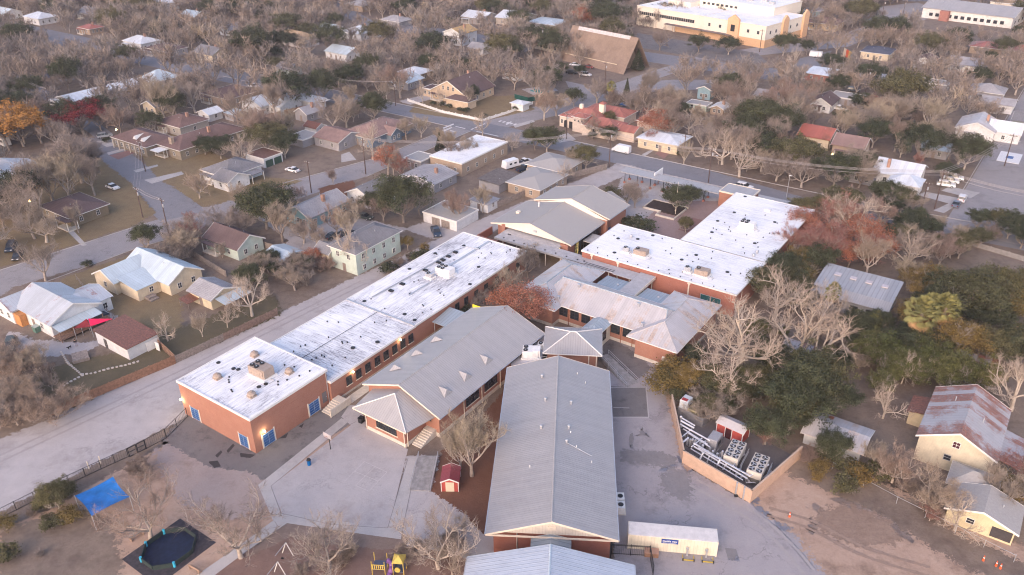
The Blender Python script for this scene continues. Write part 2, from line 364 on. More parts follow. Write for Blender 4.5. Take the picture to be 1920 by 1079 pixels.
        if ridge:
            k = rise/(((x1-x0) if ax == 'y' else (y1-y0))/2); q = MB(); zo = z-k*over
            if ax == 'y': q.box(x0-over-.14, x0-over-.01, y0, y1, zo-.02, zo+.13); s.part('gutter', q, GALV); q = MB().box(x1+over+.01, x1+over+.14, y0, y1, zo-.02, zo+.13); s.part('gutter', q, GALV)
        if ridge: s.part('ridge_cap', m2, ridge)
        return r
    def hip(s, x0, x1, y0, y1, z, rise, mat, over=.5, ax=None, trim=TRIMW, inset=None, ridge=None):
        x0 -= over; x1 += over; y0 -= over; y1 += over; zb = z; L, W_ = x1-x0, y1-y0
        ax = ax or ('x' if L > W_ else 'y')
        if ax == 'x': i = inset if inset is not None else W_/2; ym = (y0+y1)/2; A = (x0+min(i, L/2-.05), ym); B = (x1-min(i, L/2-.05), ym)
        else: i = inset if inset is not None else L/2; xm = (x0+x1)/2; A = (xm, y0+min(i, W_/2-.05)); B = (xm, y1-min(i, W_/2-.05))
        zt = zb+.15; v = [(x0, y0, zt), (x1, y0, zt), (x1, y1, zt), (x0, y1, zt), (A[0], A[1], zt+rise), (B[0], B[1], zt+rise), (x0, y0, zb), (x1, y0, zb), (x1, y1, zb), (x0, y1, zb)]
        if ax == 'x': fs = [(0, 1, 5, 4), (1, 2, 5), (2, 3, 4, 5), (3, 0, 4)]
        else: fs = [(0, 1, 4), (1, 2, 5, 4), (2, 3, 5), (3, 0, 4, 5)]
        fs += [(9, 8, 7, 6), (0, 6, 7, 1), (1, 7, 8, 2), (2, 8, 9, 3), (3, 9, 6, 0)]
        r = s.part('roof', MB().add(v, fs), mat)
        g = MB(); a = .04; z1 = zb+.17
        g.box(x0-a, x1+a, y0-a, y0-.003, zb-.02, z1); g.box(x0-a, x1+a, y1+.003, y1+a, zb-.02, z1); g.box(x0-a, x0-.003, y0, y1, zb-.02, z1); g.box(x1+.003, x1+a, y0, y1, zb-.02, z1)
        s.part('gutter', g, trim)
        if ridge:
            t = MB(); e = .03
            for c in ((x0, y0), (x1, y0), (x1, y1), (x0, y1)):
                K = min((A, B), key=lambda q: math.hypot(q[0]-c[0], q[1]-c[1])); t.tube((c[0], c[1], zt+e), (K[0], K[1], zt+rise+e), .11, .11, 5)
            t.tube((A[0], A[1], zt+rise+e), (B[0], B[1], zt+rise+e), .13, .13, 5); s.part('ridge_cap', t, ridge)
        return r
    def shed(s, x0, x1, y0, y1, z, rise, hi, mat, over=.3, th=.12):
        x0 -= over; x1 += over; y0 -= over; y1 += over
        z00, z10, z11, z01 = {'N': (z, z, z+rise, z+rise), 'S': (z+rise, z+rise, z, z), 'E': (z, z+rise, z+rise, z), 'W': (z+rise, z, z, z+rise)}[hi]
        return s.part('roof', MB().slab([(x0, y0, z00+th), (x1, y0, z10+th), (x1, y1, z11+th), (x0, y1, z01+th)], th), mat)
    def win(s, side, wall, pos, z, w=1.0, h=1.3, cols=2, rows=2, frm=None, gl=None, name='window'):
        f, p = win_mesh(w, h, cols, rows, frm or TRIMW, gl or GLASS)
        x, y, r = {'S': (pos, wall, 0), 'E': (wall, pos, pi/2), 'N': (pos, wall, pi), 'W': (wall, pos, -pi/2)}[side]
        e = .02; x += {'E': e, 'W': -e}.get(side, 0); y += {'N': e, 'S': -e}.get(side, 0)
        o = link(name, f, s.root, (x-s.cx, y-s.cy, z), r); link('pane', p, o); return o
    def wins(s, side, wall, a, b, n, z, **k):
        for i in range(n): s.win(side, wall, a+(b-a)*(i+.5)/n, z, **k)
    def door(s, side, wall, pos, w=.95, h=2.05, col=(.10, .09, .09), z=0.0):
        m = plain('door_paint', col, .6, .08); b = MB().box(-w/2, w/2, -.06, 0, 0, h)
        x, y, r = {'S': (pos, wall, 0), 'E': (wall, pos, pi/2), 'N': (pos, wall, pi), 'W': (wall, pos, -pi/2)}[side]
        e = .015; x += {'E': e, 'W': -e}.get(side, 0); y += {'N': e, 'S': -e}.get(side, 0)
        o = b.build('door', m, s.root, loc=(x-s.cx, y-s.cy, z), rz=r)
        MB().box(w/2-.18, w/2-.08, -.12, -.06, h*.46, h*.5).build('handle', GALV, o); return o
    def vents(s, pts, z, mat=DARK, r=.12, h=.25, name='roof_vent'):
        for x, y in pts: s.part(name, MB().cyl(x, y, z-.05, z+h, r, r, 8), mat)
VENTD = {}
def dome_vent(b, x, y, z, r=.75):
    m = MB().box(x-r*.8, x+r*.8, y-r*.8, y+r*.8, z-.02, z+.3); m.cyl(x, y, z+.3, z+.55, r*.75, r*.75, 14); m.dome(x, y, z+.55, r, .45, 14); m.cyl(x, y, z+1.0, z+1.12, r*.35, r*.3, 10)
    b.part('dome_vent', m, BEIGE)
def rooftop_unit(label, fr, x, y, z, L, W_, h, nf, mat, curb=True, rot=0):
    """packaged air conditioner with fans on top"""
    t = at_frame('rooftop_air_conditioner', label, 'air conditioner', fr, 'air conditioning units on the school roofs', x, y, z)
    if rot: t.rotation_euler[2] += rot
    b = MB().box(-L/2, L/2, -W_/2, W_/2, .35, h); b.box(-L/2+.3, -L/2+.8, -W_/2-.04, W_/2+.04, .6, h-.3); b.box(L*.1, L*.32, -W_/2-.05, -W_/2, .55, h-.25)
    b.taper(L*.18, L/2+.35, -W_/2+.1, W_/2-.1, .45, h+.12, .02, .05)
    b.build('cabinet', mat, t); MB().box(-L/2-.25, L/2+.55, -W_/2-.25, W_/2+.25, 0, .35).build('curb', WHITE, t)
    nx = (nf+1)//2; 
    for i in range(nf):
        fx = -L/2+.55+(i//2)*1.05; fy = (-.5 if i % 2 else .5)*W_*.5 if nf > 1 else 0
        o = MB().cyl(fx, fy, h, h+.16, .42, .42, 16).build('fan', DARK, t)
        MB().tube((fx, fy, h+.16), (fx, fy, h+.2), .12, .12, 8).build('hub', GALV, o)
    p = MB().path([(L/2+.5, 0, .1), (L/2+1.5, 0, .1), (L/2+1.5, -1.2, .1)], .06); p.build('pipe', GALV, t)
    return t
def wall_lamp(label, fr, x, y, z, power=25):
    t = at_frame('wall_lamp', label, 'lamp', fr, 'lit lamps on the brick walls', x, y, z)
    MB().box(-.15, .15, -.12, .12, -.12, .12).build('housing', GALV, t)
    MB().dome(0, 0, .13, .17, .12, 8).build('bulb', emis('lamp_glow', (1, .82, .5), 14), t)
    l = bpy.data.lights.new('lamp_light', 'POINT'); l.energy = power; l.color = (1, .78, .45); l.shadow_soft_size = .2
    o = bpy.data.objects.new('lamp_light', l); C.objects.link(o); o.parent = t; o.location = (.35, -.35, .1)
    return t

# ================================================================= THE SCHOOL
SG = 'brick school buildings'
# --- square brick block
b = Bld('gymnasium_block', 'square tall orange brick block with white flat roof and blue glazed doors', 'school building', M, -9.2, 8.2)
b.walls(-18.5, 0, 0, 16.45, 6.95, BRICK)
b.flat(-18.5, 0, 0, 16.45, 6.75, MEM_S, lip=.12)
for x in (-15.3, -2.7):
    b.part('door_jamb', MB().box(x-1.28, x-1.07, -.05, 0, 0, 2.75), CREAM); b.part('door_jamb', MB().box(x+1.07, x+1.28, -.05, 0, 0, 2.75), CREAM); b.win('S', 0, x, .25, 2.1, 2.35, 2, 5, frm=plain('pale_blue_frame', (.28, .38, .52), .6, .08), gl=BLUEP, name='glazed_door')
for y in (2.8, 12.8):
    b.part('door_jamb', MB().box(.0, .05, y-1.4, y-1.17, 0, 2.85), CREAM); b.part('door_jamb', MB().box(.0, .05, y+1.17, y+1.4, 0, 2.85), CREAM); b.win('E', 0, y, .15, 2.3, 2.45, 2, 5, frm=plain('pale_blue_frame', (.28, .38, .52), .6, .08), gl=BLUEP, name='glazed_door')
b.door('E', 0, 15.3, 1.0, 2.1, (.16, .15, .16), .9)
for x, y in ((-13.4, 4.3), (-13.6, 12.4), (-4.5, 4.2), (-4.5, 12.3)): dome_vent(b, x, y, 7.0)
b.vents([(-17.2, 7.4), (-13.5, 7.7), (-5.3, 7.8), (-12.6, 8.0), (-5.6, 6.6)], 7.0, r=.38, h=.12)
b.vents([(-12.0, 5.6), (-11.4, 5.0), (-10.8, 4.6), (-8.7, 3.4), (-8.2, 3.2), (-4.1, 9.4), (-3.4, 8.8), (-3.2, 10.6), (-2.4, 12.6), (-5.2, 14.0), (-7.0, 13.4), (-2.0, 14.6)], 7.0, r=.15, h=.2)
b.part('downspout', MB().tube((.08, 16.2, 0), (.08, 16.2, 6.8), .07), GALV)
rooftop_unit('tall beige air conditioner with four dark fans on the square block roof', M, -8.1, 9.3, 7.0, 3.6, 2.4, 1.9, 4, BEIGE)
wall_lamp('bright lit lamp at the far left corner of the brick block', M, -18.7, -.15, 3.0, 60)
wall_lamp('lit lamp above the right-hand blue door of the brick block', M, .15, 2.2, 3.1, 50)
# --- long classroom wing
b = Bld('classroom_wing', 'very long low brick wing with streaked white flat roof along the alley', 'school building', M, -8.3, 47)
b.walls(-17.3, .6, 16.5, 77.2, 4.55, BRICK, base=(.42, CONCB))
b.flat(-17.4, .7, 16.52, 38.8, 4.5, MEM_T); b.flat(-17.4, .7, 38.95, 77.4, 4.62, MEM_S)
for y in (20.8, 23.2, 25.6, 28.1, 30.5, 32.9, 35.2, 37.5):
    b.win('E', .6, y, 1.65, 1.35, 1.85, 2, 2, frm=TRIMD)
    b.part('sill', MB().box(.6, .75, y-.8, y+.8, 1.52, 1.64), CREAM)
for y in (52, 55, 58.5, 62, 66, 70, 74): b.win('E', .6, y, 1.65, 1.35, 1.85, 2, 2, frm=TRIMD)
Z = 4.87
b.vents([(-13.9, 40.2), (-12.9, 71.8), (-9.3, 72.6), (-8.1, 47.8), (-3.7, 40.9), (-.6, 40.3), (-3.7, 65.2), (-.5, 57.9), (-3.6, 26.4), (-15.6, 56), (-15.8, 65), (-1.2, 30.4)], Z, r=.42, h=.1)
rs = random.Random(3)
b.vents([(rs.uniform(-16.5, -.5), rs.uniform(17.5, 76.5)) for _ in range(46)], Z, r=.13, h=.18)
# raised duct and pipes
b.part('roof_pipe', MB().path([(-13.4, 42, Z+.2), (-12.9, 55, Z+.2), (-12.7, 68, Z+.2), (-12.0, 71.5, Z+.2), (-8.5, 72, Z+.2)], .09), GALV)
b.part('roof_pipe', MB().path([(-13.7, 42, Z+.15), (-13.2, 55, Z+.15), (-13.0, 68.5, Z+.15)], .06), GALV)
b.part('roof_pipe', MB().path([(-8.7, 17.5, Z+.1), (-8.7, 38.4, Z+.1)], .05), DARK)
for y in (46, 49.5, 57, 61.5, 63, 65, 67.5): b.part('pipe_support', MB().box(-12.7, -11.7, y, y+.7, Z-.02, Z+.3), DARK)
b.part('roof_duct', MB().box(-9.6, -9.0, 61.8, 77, Z-.02, Z+.14), GALV)
b.part('roof_duct', MB().box(-8.1, -7.7, 47, 54, Z-.02, Z+.14), GALV)
b.part('expansion_joint', MB().box(-17.4, .75, 38.55, 38.98, 4.7, 4.98), GALV)
rooftop_unit('white air conditioner with four fans on the long wing roof', M, -7.8, 58.6, Z, 3.4, 2.3, 1.6, 4, WHITE)
rooftop_unit('small grey condenser beside the white unit on the long wing roof', M, -9.5, 55.4, Z, 1.3, 1.2, 1.1, 1, GALV)
wall_lamp('first glowing lamp on the long wing wall, nearest the brick block', M, .75, 21.9, 3.65, 30)
wall_lamp('second glowing lamp on the long wing wall, near its last window', M, .75, 34.6, 3.75, 30)
# --- awning between wing and hall
b = Bld('covered_passage', 'ribbed metal canopy bridging the long wing and the grey-roofed hall', 'canopy', M, 2.6, 46.6)
b.shed(.9, 4.6, 43.9, 49.3, 3.1, .7, 'N', RBLUE, over=.1)
for x, y in ((1.2, 44), (4.2, 44), (4.2, 49), (1.2, 49)): b.part('post', MB().tube((x, y, 0), (x, y, 3.2), .07), GALV)
# --- hall with gabled seam roof
b = Bld('assembly_hall', 'brick hall with grey standing seam gable roof and small triangular roof vents', 'school building', M, 14.15, 35)
b.walls(6.3, 22.0, 20.0, 50.2, 4.75, BRICK, gable=('y', 3.0), base=(.8, CONCB))
b.gable(6.3, 22.0, 20.1, 50.1, 4.75, 3.0, 'y', RGREY, over=.75, ridge=RGREY, trim=CREAM)
for y, xs in ((36.1, 1), (30.6, 1), (24.9, 1), (36.0, -1), (29.9, -1), (24.4, -1)):
    x = 8.4 if xs > 0 else 19.9; zz = 4.9+.38*((x-6.3) if xs > 0 else (22-x)); k = xs
    b.part('dormer_vent', MB().add([(x-k*.7, y-1.1, zz-.2), (x-k*.7, y+1.1, zz-.2), (x-k*.35, y, zz+.75), (x+k*1.5, y, zz+.7), (x-k*.7, y-1.1, zz-.5), (x-k*.7, y+1.1, zz-.5)],
        [(0, 2, 3), (2, 1, 3), (0, 1, 2), (0, 4, 5, 1)] if k < 0 else [(3, 2, 0), (3, 1, 2), (2, 1, 0), (1, 5, 4, 0)]), RGREY)
for y0, y1 in ((27.2, 30.8), (32.5, 36.2), (40.5, 44.1), (45.5, 49)):
    b.win('E', 22.0, (y0+y1)/2, 1.7, y1-y0, 1.85, 6, 3, frm=TRIMD); b.part('sill', MB().box(22.0, 22.15, y0-.1, y1+.1, 1.55, 1.68), CREAM)
for y in (26.5, 31.6, 37.1): b.part('downspout', MB().tube((22.12, y, 0), (22.12, y, 4.6), .07), CREAM)
# yellow edge strip and snow rail
b.part('yellow_fascia', MB().box(5.52, 8.0, 50.86, 50.95, 4.5, 5.4), plain('yellow', (.7, .6, .05), .5))
# low hipped bay
b.walls(10.45, 19.05, 14.85, 20.0, 4.0, BRICK, base=(.75, CONCB))
b.part('roof', MB().add([(8.3, 14.1, 3.95), (20.0, 14.1, 3.95), (21.2, 20.0, 3.95), (7.3, 20.0, 3.95), (14.15, 19.9, 6.75), (14.15, 18.3, 6.7), (8.3, 14.1, 3.8), (20, 14.1, 3.8), (21.2, 20, 3.8), (7.3, 20, 3.8)],
    [(0, 1, 5), (1, 2, 4, 5), (3, 0, 5, 4), (2, 3, 4), (9, 8, 7, 6), (0, 6, 7, 1), (1, 7, 8, 2), (2, 8, 9, 3), (3, 9, 6, 0)]), RGREY)
g = MB(); g.tube((8.3, 14.1, 4.02), (14.15, 18.3, 6.78), .1); g.tube((20, 14.1, 4.02), (14.15, 18.3, 6.78), .1); b.part('ridge_cap', g, TRIMW)
g = MB(); g.box(8.25, 20.05, 14.0, 14.1, 3.75, 3.98); b.part('gutter', g, CREAM)
b.win('S', 14.85, 15.0, 1.55, 4.4, 2.1, 8, 5, frm=TRIMD); b.part('window_surround', MB().box(12.6, 17.4, 14.72, 14.85, 1.35, 1.53), CREAM)
b.win('S', 20.0, 19.9, 2.6, .9, 1.1, 1, 2, frm=TRIMD)
for x in (10.5, 18.9): b.part('downspout', MB().tube((x, 14.75, 0), (x, 14.75, 3.8), .08), CREAM)
b.part('downspout', MB().tube((19.15, 15.3, 0), (19.15, 15.3, 3.8), .08), CREAM)
st_ = MB()
for i in range(8): st_.box(19.3, 21.3, 16.0+i*.42, 20.0, i*.17, i*.17+.17)
b.part('steps', st_, CONCB)
# --- middle long building (own alignment)
CF = Frame(4.28, (-3.7, 81.8))
b = Bld('cafeteria_building', 'long brick building with broad pale grey gable roof in the middle of the school', 'school building', CF, 8.85, 19.7)
b.walls(.85, 16.85, .65, 38.4, 4.6, BRICK2, base=None)
b.gable(.3, 17.4, .1, 39.0, 4.6, 2.7, 'y', RGREY2, over=.45, ridge=RGREY, trim=CREAM)
g = MB().add([(.0, .3, 4.45), (17.7, .3, 4.45), (8.85, .3, 7.2), (0, .62, 4.45), (17.7, .62, 4.45), (8.85, .62, 7.2)], [(0, 1, 2), (5, 4, 3), (0, 3, 4, 1), (1, 4, 5, 2), (2, 5, 3, 0)])
b.part('gable_end', g, CREAMRIB); b.part('louver', MB().box(8.3, 9.4, .18, .3, 5.3, 5.95), CREAM)
b.part('soffit_band', MB().box(-.1, 17.8, -.35, -.2, 4.28, 4.52), CREAM)
zr = lambda x: 4.76+2.7*(1-abs(x-8.85)/8.55)
for x, y in ((7.0, 27), (11.2, 26.6), (6.6, 20), (10.9, 20.2), (10.6, 16.6), (6.2, 33.8)):
    b.part('roof_vent', MB().cyl(x, y, zr(x)-.2, zr(x)+.55, .16, .16, 10).dome(x, y, zr(x)+.55, .26, .18, 10), GALV)
for x, y in ((14.4, 13.8), (5.3, 11.5), (12.2, 35.6), (13.6, 33.6), (11.2, 19.3), (12.1, 16.3)):
    b.part('roof_vent', MB().cyl(x, y, zr(x)-.2, zr(x)+.35, .07, .07, 6), WHITE)
b.part('roof_pipe', MB().path([(10.6, 16.6, zr(10.6)+.1), (14.4, 15.2, zr(14.4)+.1)], .04), GALV)
b.part('downspout', MB().tube((4.1, .55, 0), (4.1, .55, 4.4), .08), CREAM); b.part('downspout', MB().tube((17.0, .7, 0), (17.0, .7, 4.4), .07), DARK)
for y in range(4, 38, 4): b.win('E', 16.85, y, 1.2, 1.6, 1.8, 2, 2, frm=TRIMD); b.win('W', .85, y, 1.2, 1.6, 1.8, 2, 2, frm=TRIMD)
b.walls(6.2, 11.4, -4.4, .6, 3.5, BRICK2, name='link_wall'); b.gable(6.2, 11.4, -4.6, .2, 3.6, .7, 'y', RBLUE, over=.15, trim=TRIMW)
# --- front building at the frame's bottom
b = Bld('front_office_building', 'pale blue-grey metal gable roof building cut off by the bottom edge of the view', 'school building', CF, 8.8, -16)
b.walls(-1.4, 19.0, -27, -5.0, 4.4, BRICK2, gable=('y', 2.8)); b.gable(-1.4, 19.0, -27, -5.0, 4.4, 2.8, 'y', RWHITE if False else metalroof('bluish_metal_roof', (.46, .50, .57), sp=.6, line=.2), over=.75, ridge=RBLUEW, trim=RBLUE)
# --- pavilion
w = (11.35, 129.6); PF = Frame(5.5, w)
b = Bld('lobby_pavilion', 'nearly square grey hip roof pavilion between the halls', 'school building', PF, 0, 0)
b.walls(-4.6, 4.6, -3.7, 3.9, 4.4, BRICK, base=(.5, CONCB)); b.hip(-4.9, 4.9, -4.1, 4.2, 4.5, 2.0, RGREY, over=.5, ax='x', inset=4.9, ridge=TRIMW)
for x in (3.0, 4.4): b.part('post', MB().tube((x, -4.2, 0), (x, -4.2, 4.4), .1), CREAM)
b.door('S', -3.7, 2.0)
# --- old U-shaped building
b = Bld('old_school_building', 'old U-shaped brick building with weathered rust-stained whitish metal hip roofs', 'school building', M, 28, 68)
b.walls(18.6, 37.6, 62.5, 72.6, 4.35, BRICK, base=(.7, CONCB)); b.walls(10.0, 18.7, 60.0, 78.6, 4.36, BRICK, base=(.7, CONCB)); b.walls(37.5, 45.7, 59.6, 79.0, 4.34, BRICK, base=(.72, CONCB))
b.hip(14.5, 42.0, 62.0, 73.0, 4.4, 2.9, ROLD, over=.5, ax='x', inset=2.5, ridge=RBLUE)
b.hip(9.7, 19.2, 59.6, 78.9, 4.38, 2.45, ROLD, over=.6, ridge=RBLUE); b.hip(36.6, 45.6, 59.6, 79.2, 4.36, 2.3, ROLD, over=.7, ridge=ROLD)
for x in (19.8, 22.4, 25.0, 27.5, 31.7, 34.3, 36.6): b.win('S', 62.5, x, 1.75, 1.95, 2.0, 2, 3, frm=TRIMD)
for x in (21.1, 33.0, 35.5): b.part('downspout', MB().tube((x, 62.38, 0), (x, 62.38, 4.3), .07), plain('rust_pipe', (.28, .10, .06), .8))
for x, y, zz in ((21.0, 66.3, 6.9), (18.4, 62.7, 5.0), (34.5, 66.3, 6.9), (37.3, 62.7, 5.2)):
    b.part('roof_vent', MB().cyl(x, y, zz-.5, zz+.7, .16, .16, 10).cyl(x, y, zz+.7, zz+.85, .34, .34, 12), GALV)
b.part('wall_box', MB().box(43.2, 43.7, 59.4, 59.6, 1.2, 2.3), WHITE)
# --- link between pavilion and old building
b = Bld('link_corridor', 'short hip-roofed corridor joining the pavilion to the old building', 'school building', M, 29.3, 59.5)
b.walls(27.9, 30.6, 57.0, 62.4, 4.0, CREAM); b.hip(27.7, 30.8, 56.6, 62.2, 4.1, 1.0, RBLUE, over=.4); b.win('E', 30.6, 59.6, 1.2, 2.2, 2.0, 3, 2, frm=TRIMD)
# --- low blue metal roofs in the court
b = Bld('court_annex', 'low annex with ribbed blue metal roof, the left one of the two in the court', 'school building', M, 24, 76.4, group='blue roofed annexes')
b.walls(20.6, 27.0, 73.1, 79.4, 3.3, BRICK2); b.shed(20.6, 27.0, 72.9, 79.5, 3.5, .4, 'S', RBLUE, over=.2); b.part('roof_vent', MB().dome(24.4, 77, 3.75, .3, .35), GALV)
b = Bld('court_annex', 'low annex with ribbed blue metal roof right of the pale walkway roof', 'school building', M, 33.4, 76, group='blue roofed annexes')
b.walls(30.3, 36.4, 73.1, 79.2, 3.3, BRICK2); b.shed(30.3, 36.4, 72.9, 79.3, 3.5, .4, 'S', RBLUE, over=.2); b.part('roof_vent', MB().dome(33.8, 77, 3.75, .3, .35), GALV)
CWR = plain('walkway_roof', (.42, .41, .43), .85, .14, 1.2)
b = Bld('covered_walkway', 'short pale walkway roof crossing the court to the white-roofed wing', 'walkway', M, 28.2, 79)
b.part('roof', MB().box(26.3, 29.8, 73.6, 83.7, 4.15, 4.4), CWR); b.part('fascia', MB().box(29.81, 29.9, 73.6, 83.7, 3.75, 4.42), CREAM)
for y in (75, 79, 83): b.part('post', MB().tube((29.4, y, 0), (29.4, y, 4.1), .1), CREAM)
b = Bld('covered_walkway', 'flat grey walkway roof with black vents running between the two white roofs', 'walkway', M, 1.5, 83.2)
b.part('roof', MB().box(-11.2, 13.9, 81.4, 84.8, 3.5, 3.75), CWR); b.part('roof', MB().box(-11.2, 4.6, 84.85, 87.9, 3.55, 3.8), CWR); b.part('fascia', MB().box(-11.25, 13.95, 81.3, 81.39, 3.3, 3.8), GALV)
b.vents([(-9+2.9*i, 82.2) for i in range(8)], 3.75, r=.2, h=.12); b.vents([(-9.2, 84.4), (-8.7, 84.4), (12.9, 82.4), (13.3, 84.3)], 3.75, r=.2, h=.12)
for x in (-9, -5, -1, 3, 7, 11, 13.5): b.part('post', MB().tube((x, 81.8, 0), (x, 81.8, 3.5), .1), CREAM)
b = Bld('covered_walkway', 'stepped grey walkway roof beside the old building', 'walkway', M, 20, 82)
b.part('roof', MB().box(14.0, 21.3, 80.6, 83.7, 3.85, 4.05), CWR); b.part('roof', MB().box(21.35, 26.1, 80.1, 83.5, 4.0, 4.2), CWR)
b.part('roof_pipe', MB().path([(13.8, 81.6, 4.12), (21.2, 81.6, 4.12)], .05), DARK); b.part('roof_pipe', MB().path([(13.8, 81.0, 4.12), (21.2, 81.0, 4.12)], .05), DARK)
for x in (15, 20, 25): b.part('post', MB().tube((x, 80.9, 0), (x, 80.9, 3.8), .1), CREAM)
# --- library (north gable)
b = Bld('library_building', 'brick building with two stepped broad grey gable roofs north of the long wing', 'school building', M, -3.5, 99)
b.walls(-15.0, 6.3, 88.2, 102.0, 4.4, BRICK); b.gable(-15.2, 6.5, 86.9, 102.2, 4.45, 2.5, 'y', RSHING, over=.6, trim=CREAM, ridge=RSHING)
b.part('gable_end', MB().add([(-15.3, 86.6, 4.3), (6.6, 86.6, 4.3), (-4.35, 86.6, 6.9), (-15.3, 86.85, 4.3), (6.6, 86.85, 4.3), (-4.35, 86.85, 6.9)], [(0, 1, 2), (5, 4, 3), (0, 3, 4, 1), (1, 4, 5, 2), (2, 5, 3, 0)]), plain('cream_gable', (.72, .65, .58), .6, .06))
b.part('louver', MB().box(-3.4, -2.5, 86.45, 86.6, 5.1, 5.7), GALV)
b.part('pier', MB().box(-12.6, -11.7, 86.4, 88.3, 0, 5.0), BRICK); b.part('pier', MB().box(4.2, 6.3, 86.2, 88.25, 0, 4.2), BRICK); b.part('pier', MB().box(6.4, 7.6, 103.0, 104.3, 0, 4.9), BRICK)
b.walls(-13.0, 7.6, 102.3, 112.2, 5.4, BRICK); b.gable(-13.2, 7.9, 102.6, 112.3, 5.45, 2.7, 'y', RSHING, over=.45, trim=CREAM, ridge=RSHING)
b.part('gable_end', MB().add([(-13.3, 102.0, 5.0), (8.0, 102.0, 5.0), (-2.65, 102.0, 8.15), (-13.3, 102.12, 5.0), (8.0, 102.12, 5.0), (-2.65, 102.12, 8.15)], [(0, 1, 2), (5, 4, 3), (0, 3, 4, 1), (1, 4, 5, 2), (2, 5, 3, 0)]), plain('cream_gable', (.72, .65, .58), .6, .06))
b.walls(-3, 5, 112.2, 115.6, 4.5, BRICK); b.gable(-3, 5, 112.3, 115.8, 4.6, 1.6, 'y', RSHING, over=.4)
b.wins('E', 6.3, 89.2, 101.6, 9, .4, w=1.25, h=3.1, cols=1, rows=2, frm=TRIMD)
b.win('E', 6.3, 90.3, .3, 1.7, 3.4, 2, 2, frm=TRIMD, gl=emis('lit_window', (1, .72, .25), 1.2)); b.part('entrance_canopy', MB().box(6.6, 10.4, 92.6, 97.3, 2.9, 3.1), CWR)
b.door('E', 7.6, 103.7, 1.2, 2.6, (.04, .06, .13)); b.win('S', 88.2, 3.1, 1.0, 1.6, 2.0, 2, 2, frm=TRIMD, gl=emis('lit_window', (1, .72, .25), 1.2))
b.part('flue', MB().cyl(-9.6, 98.3, 5.2, 7.2, .14).box(-10.2, -9, 97.6, 98.9, 5.2, 5.6), WHITE); b.part('roof_vent', MB().box(-13, -12, 93, 94, 4.9, 5.7), CREAM)
b = Bld('yard_screen_wall', 'low dark red brick screen wall beside the library', 'wall', M, -14, 84.5)
b.part('wall', MB().box(-17.6, -17.3, 83, 89, 0, 2).box(-17.3, -11.5, 82.7, 83, 0, 2).box(-11.8, -11.5, 83, 86.4, 0, 2), BRICK2)
# --- L-shaped white roof wing
b = Bld('classroom_block', 'L-shaped brick block under a clean white flat roof beside the street', 'school building', M, 30, 110)
b.walls(11.4, 47.5, 84.0, 101.0, 5.25, BRICK2); b.walls(27.6, 47.45, 101.0, 135.4, 5.2, BRICK2)
b.flat(11.4, 47.6, 84.0, 101.0, 5.2, MEM_L, lip=.06); b.flat(27.5, 47.6, 101.15, 135.5, 5.2, MEM_L, lip=.06)
b.part('roof_patch', MB().box(27.7, 47.3, 100.6, 101.6, 5.35, 5.47), MEM_L)
Z = 5.47
b.vents([(15.2, 93.8), (19.1, 96.1), (21.1, 99.8), (19.2, 89.0), (18.0, 86.9), (31.9, 92.1), (42.4, 92.2), (31.8, 123.0), (31.8, 109.1), (42.2, 109.0), (42.0, 122.9), (30.4, 115.9), (30.3, 134.2), (33.6, 96)], Z, r=.42, h=.1)
b.vents([(12.5+2.5*i, 84.6) for i in range(14)], Z, r=.12, h=.15)
b.vents([(rs.uniform(13, 47), rs.uniform(86, 100)) for _ in range(20)]+[(rs.uniform(29, 46), rs.uniform(102, 134)) for _ in range(22)], Z, r=.13, h=.18)
b.part('roof_hatch', MB().box(37.5, 39, 128, 129, Z-.02, Z+.5), WHITE)
b.part('turbine_vent', MB().cyl(17.5, 95.9, Z, Z+.4, .2).dome(17.5, 95.9, Z+.4, .38, .5), GALV); b.part('turbine_vent', MB().cyl(44.4, 104.4, Z, Z+.4, .2).dome(44.4, 104.4, Z+.4, .38, .5), GALV); b.part('turbine_vent', MB().cyl(44.3, 102.5, Z, Z+.3, .2).dome(44.3, 102.5, Z+.3, .38, .5), GALV)
for x in (14, 20.6, 37.4): b.part('downspout', MB().box(x-.14, x+.14, 83.75, 83.9, 0, 5.1).box(x-.3, x+.3, 83.7, 83.95, 4.8, 5.3), CREAM)
b.win('S', 84.0, 41.2, 1.0, 2.2, 2.4, 1, 1, frm=GALV, gl=TEAL); b.win('S', 84.0, 43.5, 1.0, 2.2, 2.4, 1, 1, frm=GALV, gl=TEAL)
b.wins('W', 27.6, 102, 134, 8, 1.2, w=2.4, h=1.8, frm=TRIMD)
rooftop_unit('beige air conditioner on the white L-shaped roof, left of the other beige one', M, 23.3, 89.2, Z, 2.6, 2.0, 1.4, 1, BEIGE)
rooftop_unit('beige air conditioner near the lower right edge of the white L-shaped roof', M, 38.3, 88.0, Z, 2.6, 2.0, 1.4, 1, BEIGE)
rooftop_unit('white air conditioner with four fans on the upper part of the L-shaped roof', M, 37.5, 116.3, Z, 3.2, 2.2, 1.5, 4, WHITE)
rooftop_unit('small grey condenser beside the left beige unit on the L-shaped roof', M, 19.9, 88.6, Z, 1.1, 1, 1.2, 1, GALV)
rooftop_unit('small grey condenser beside the lower right beige unit on the L-shaped roof', M, 35.2, 87.6, Z, 1.1, 1, 1.2, 1, GALV)
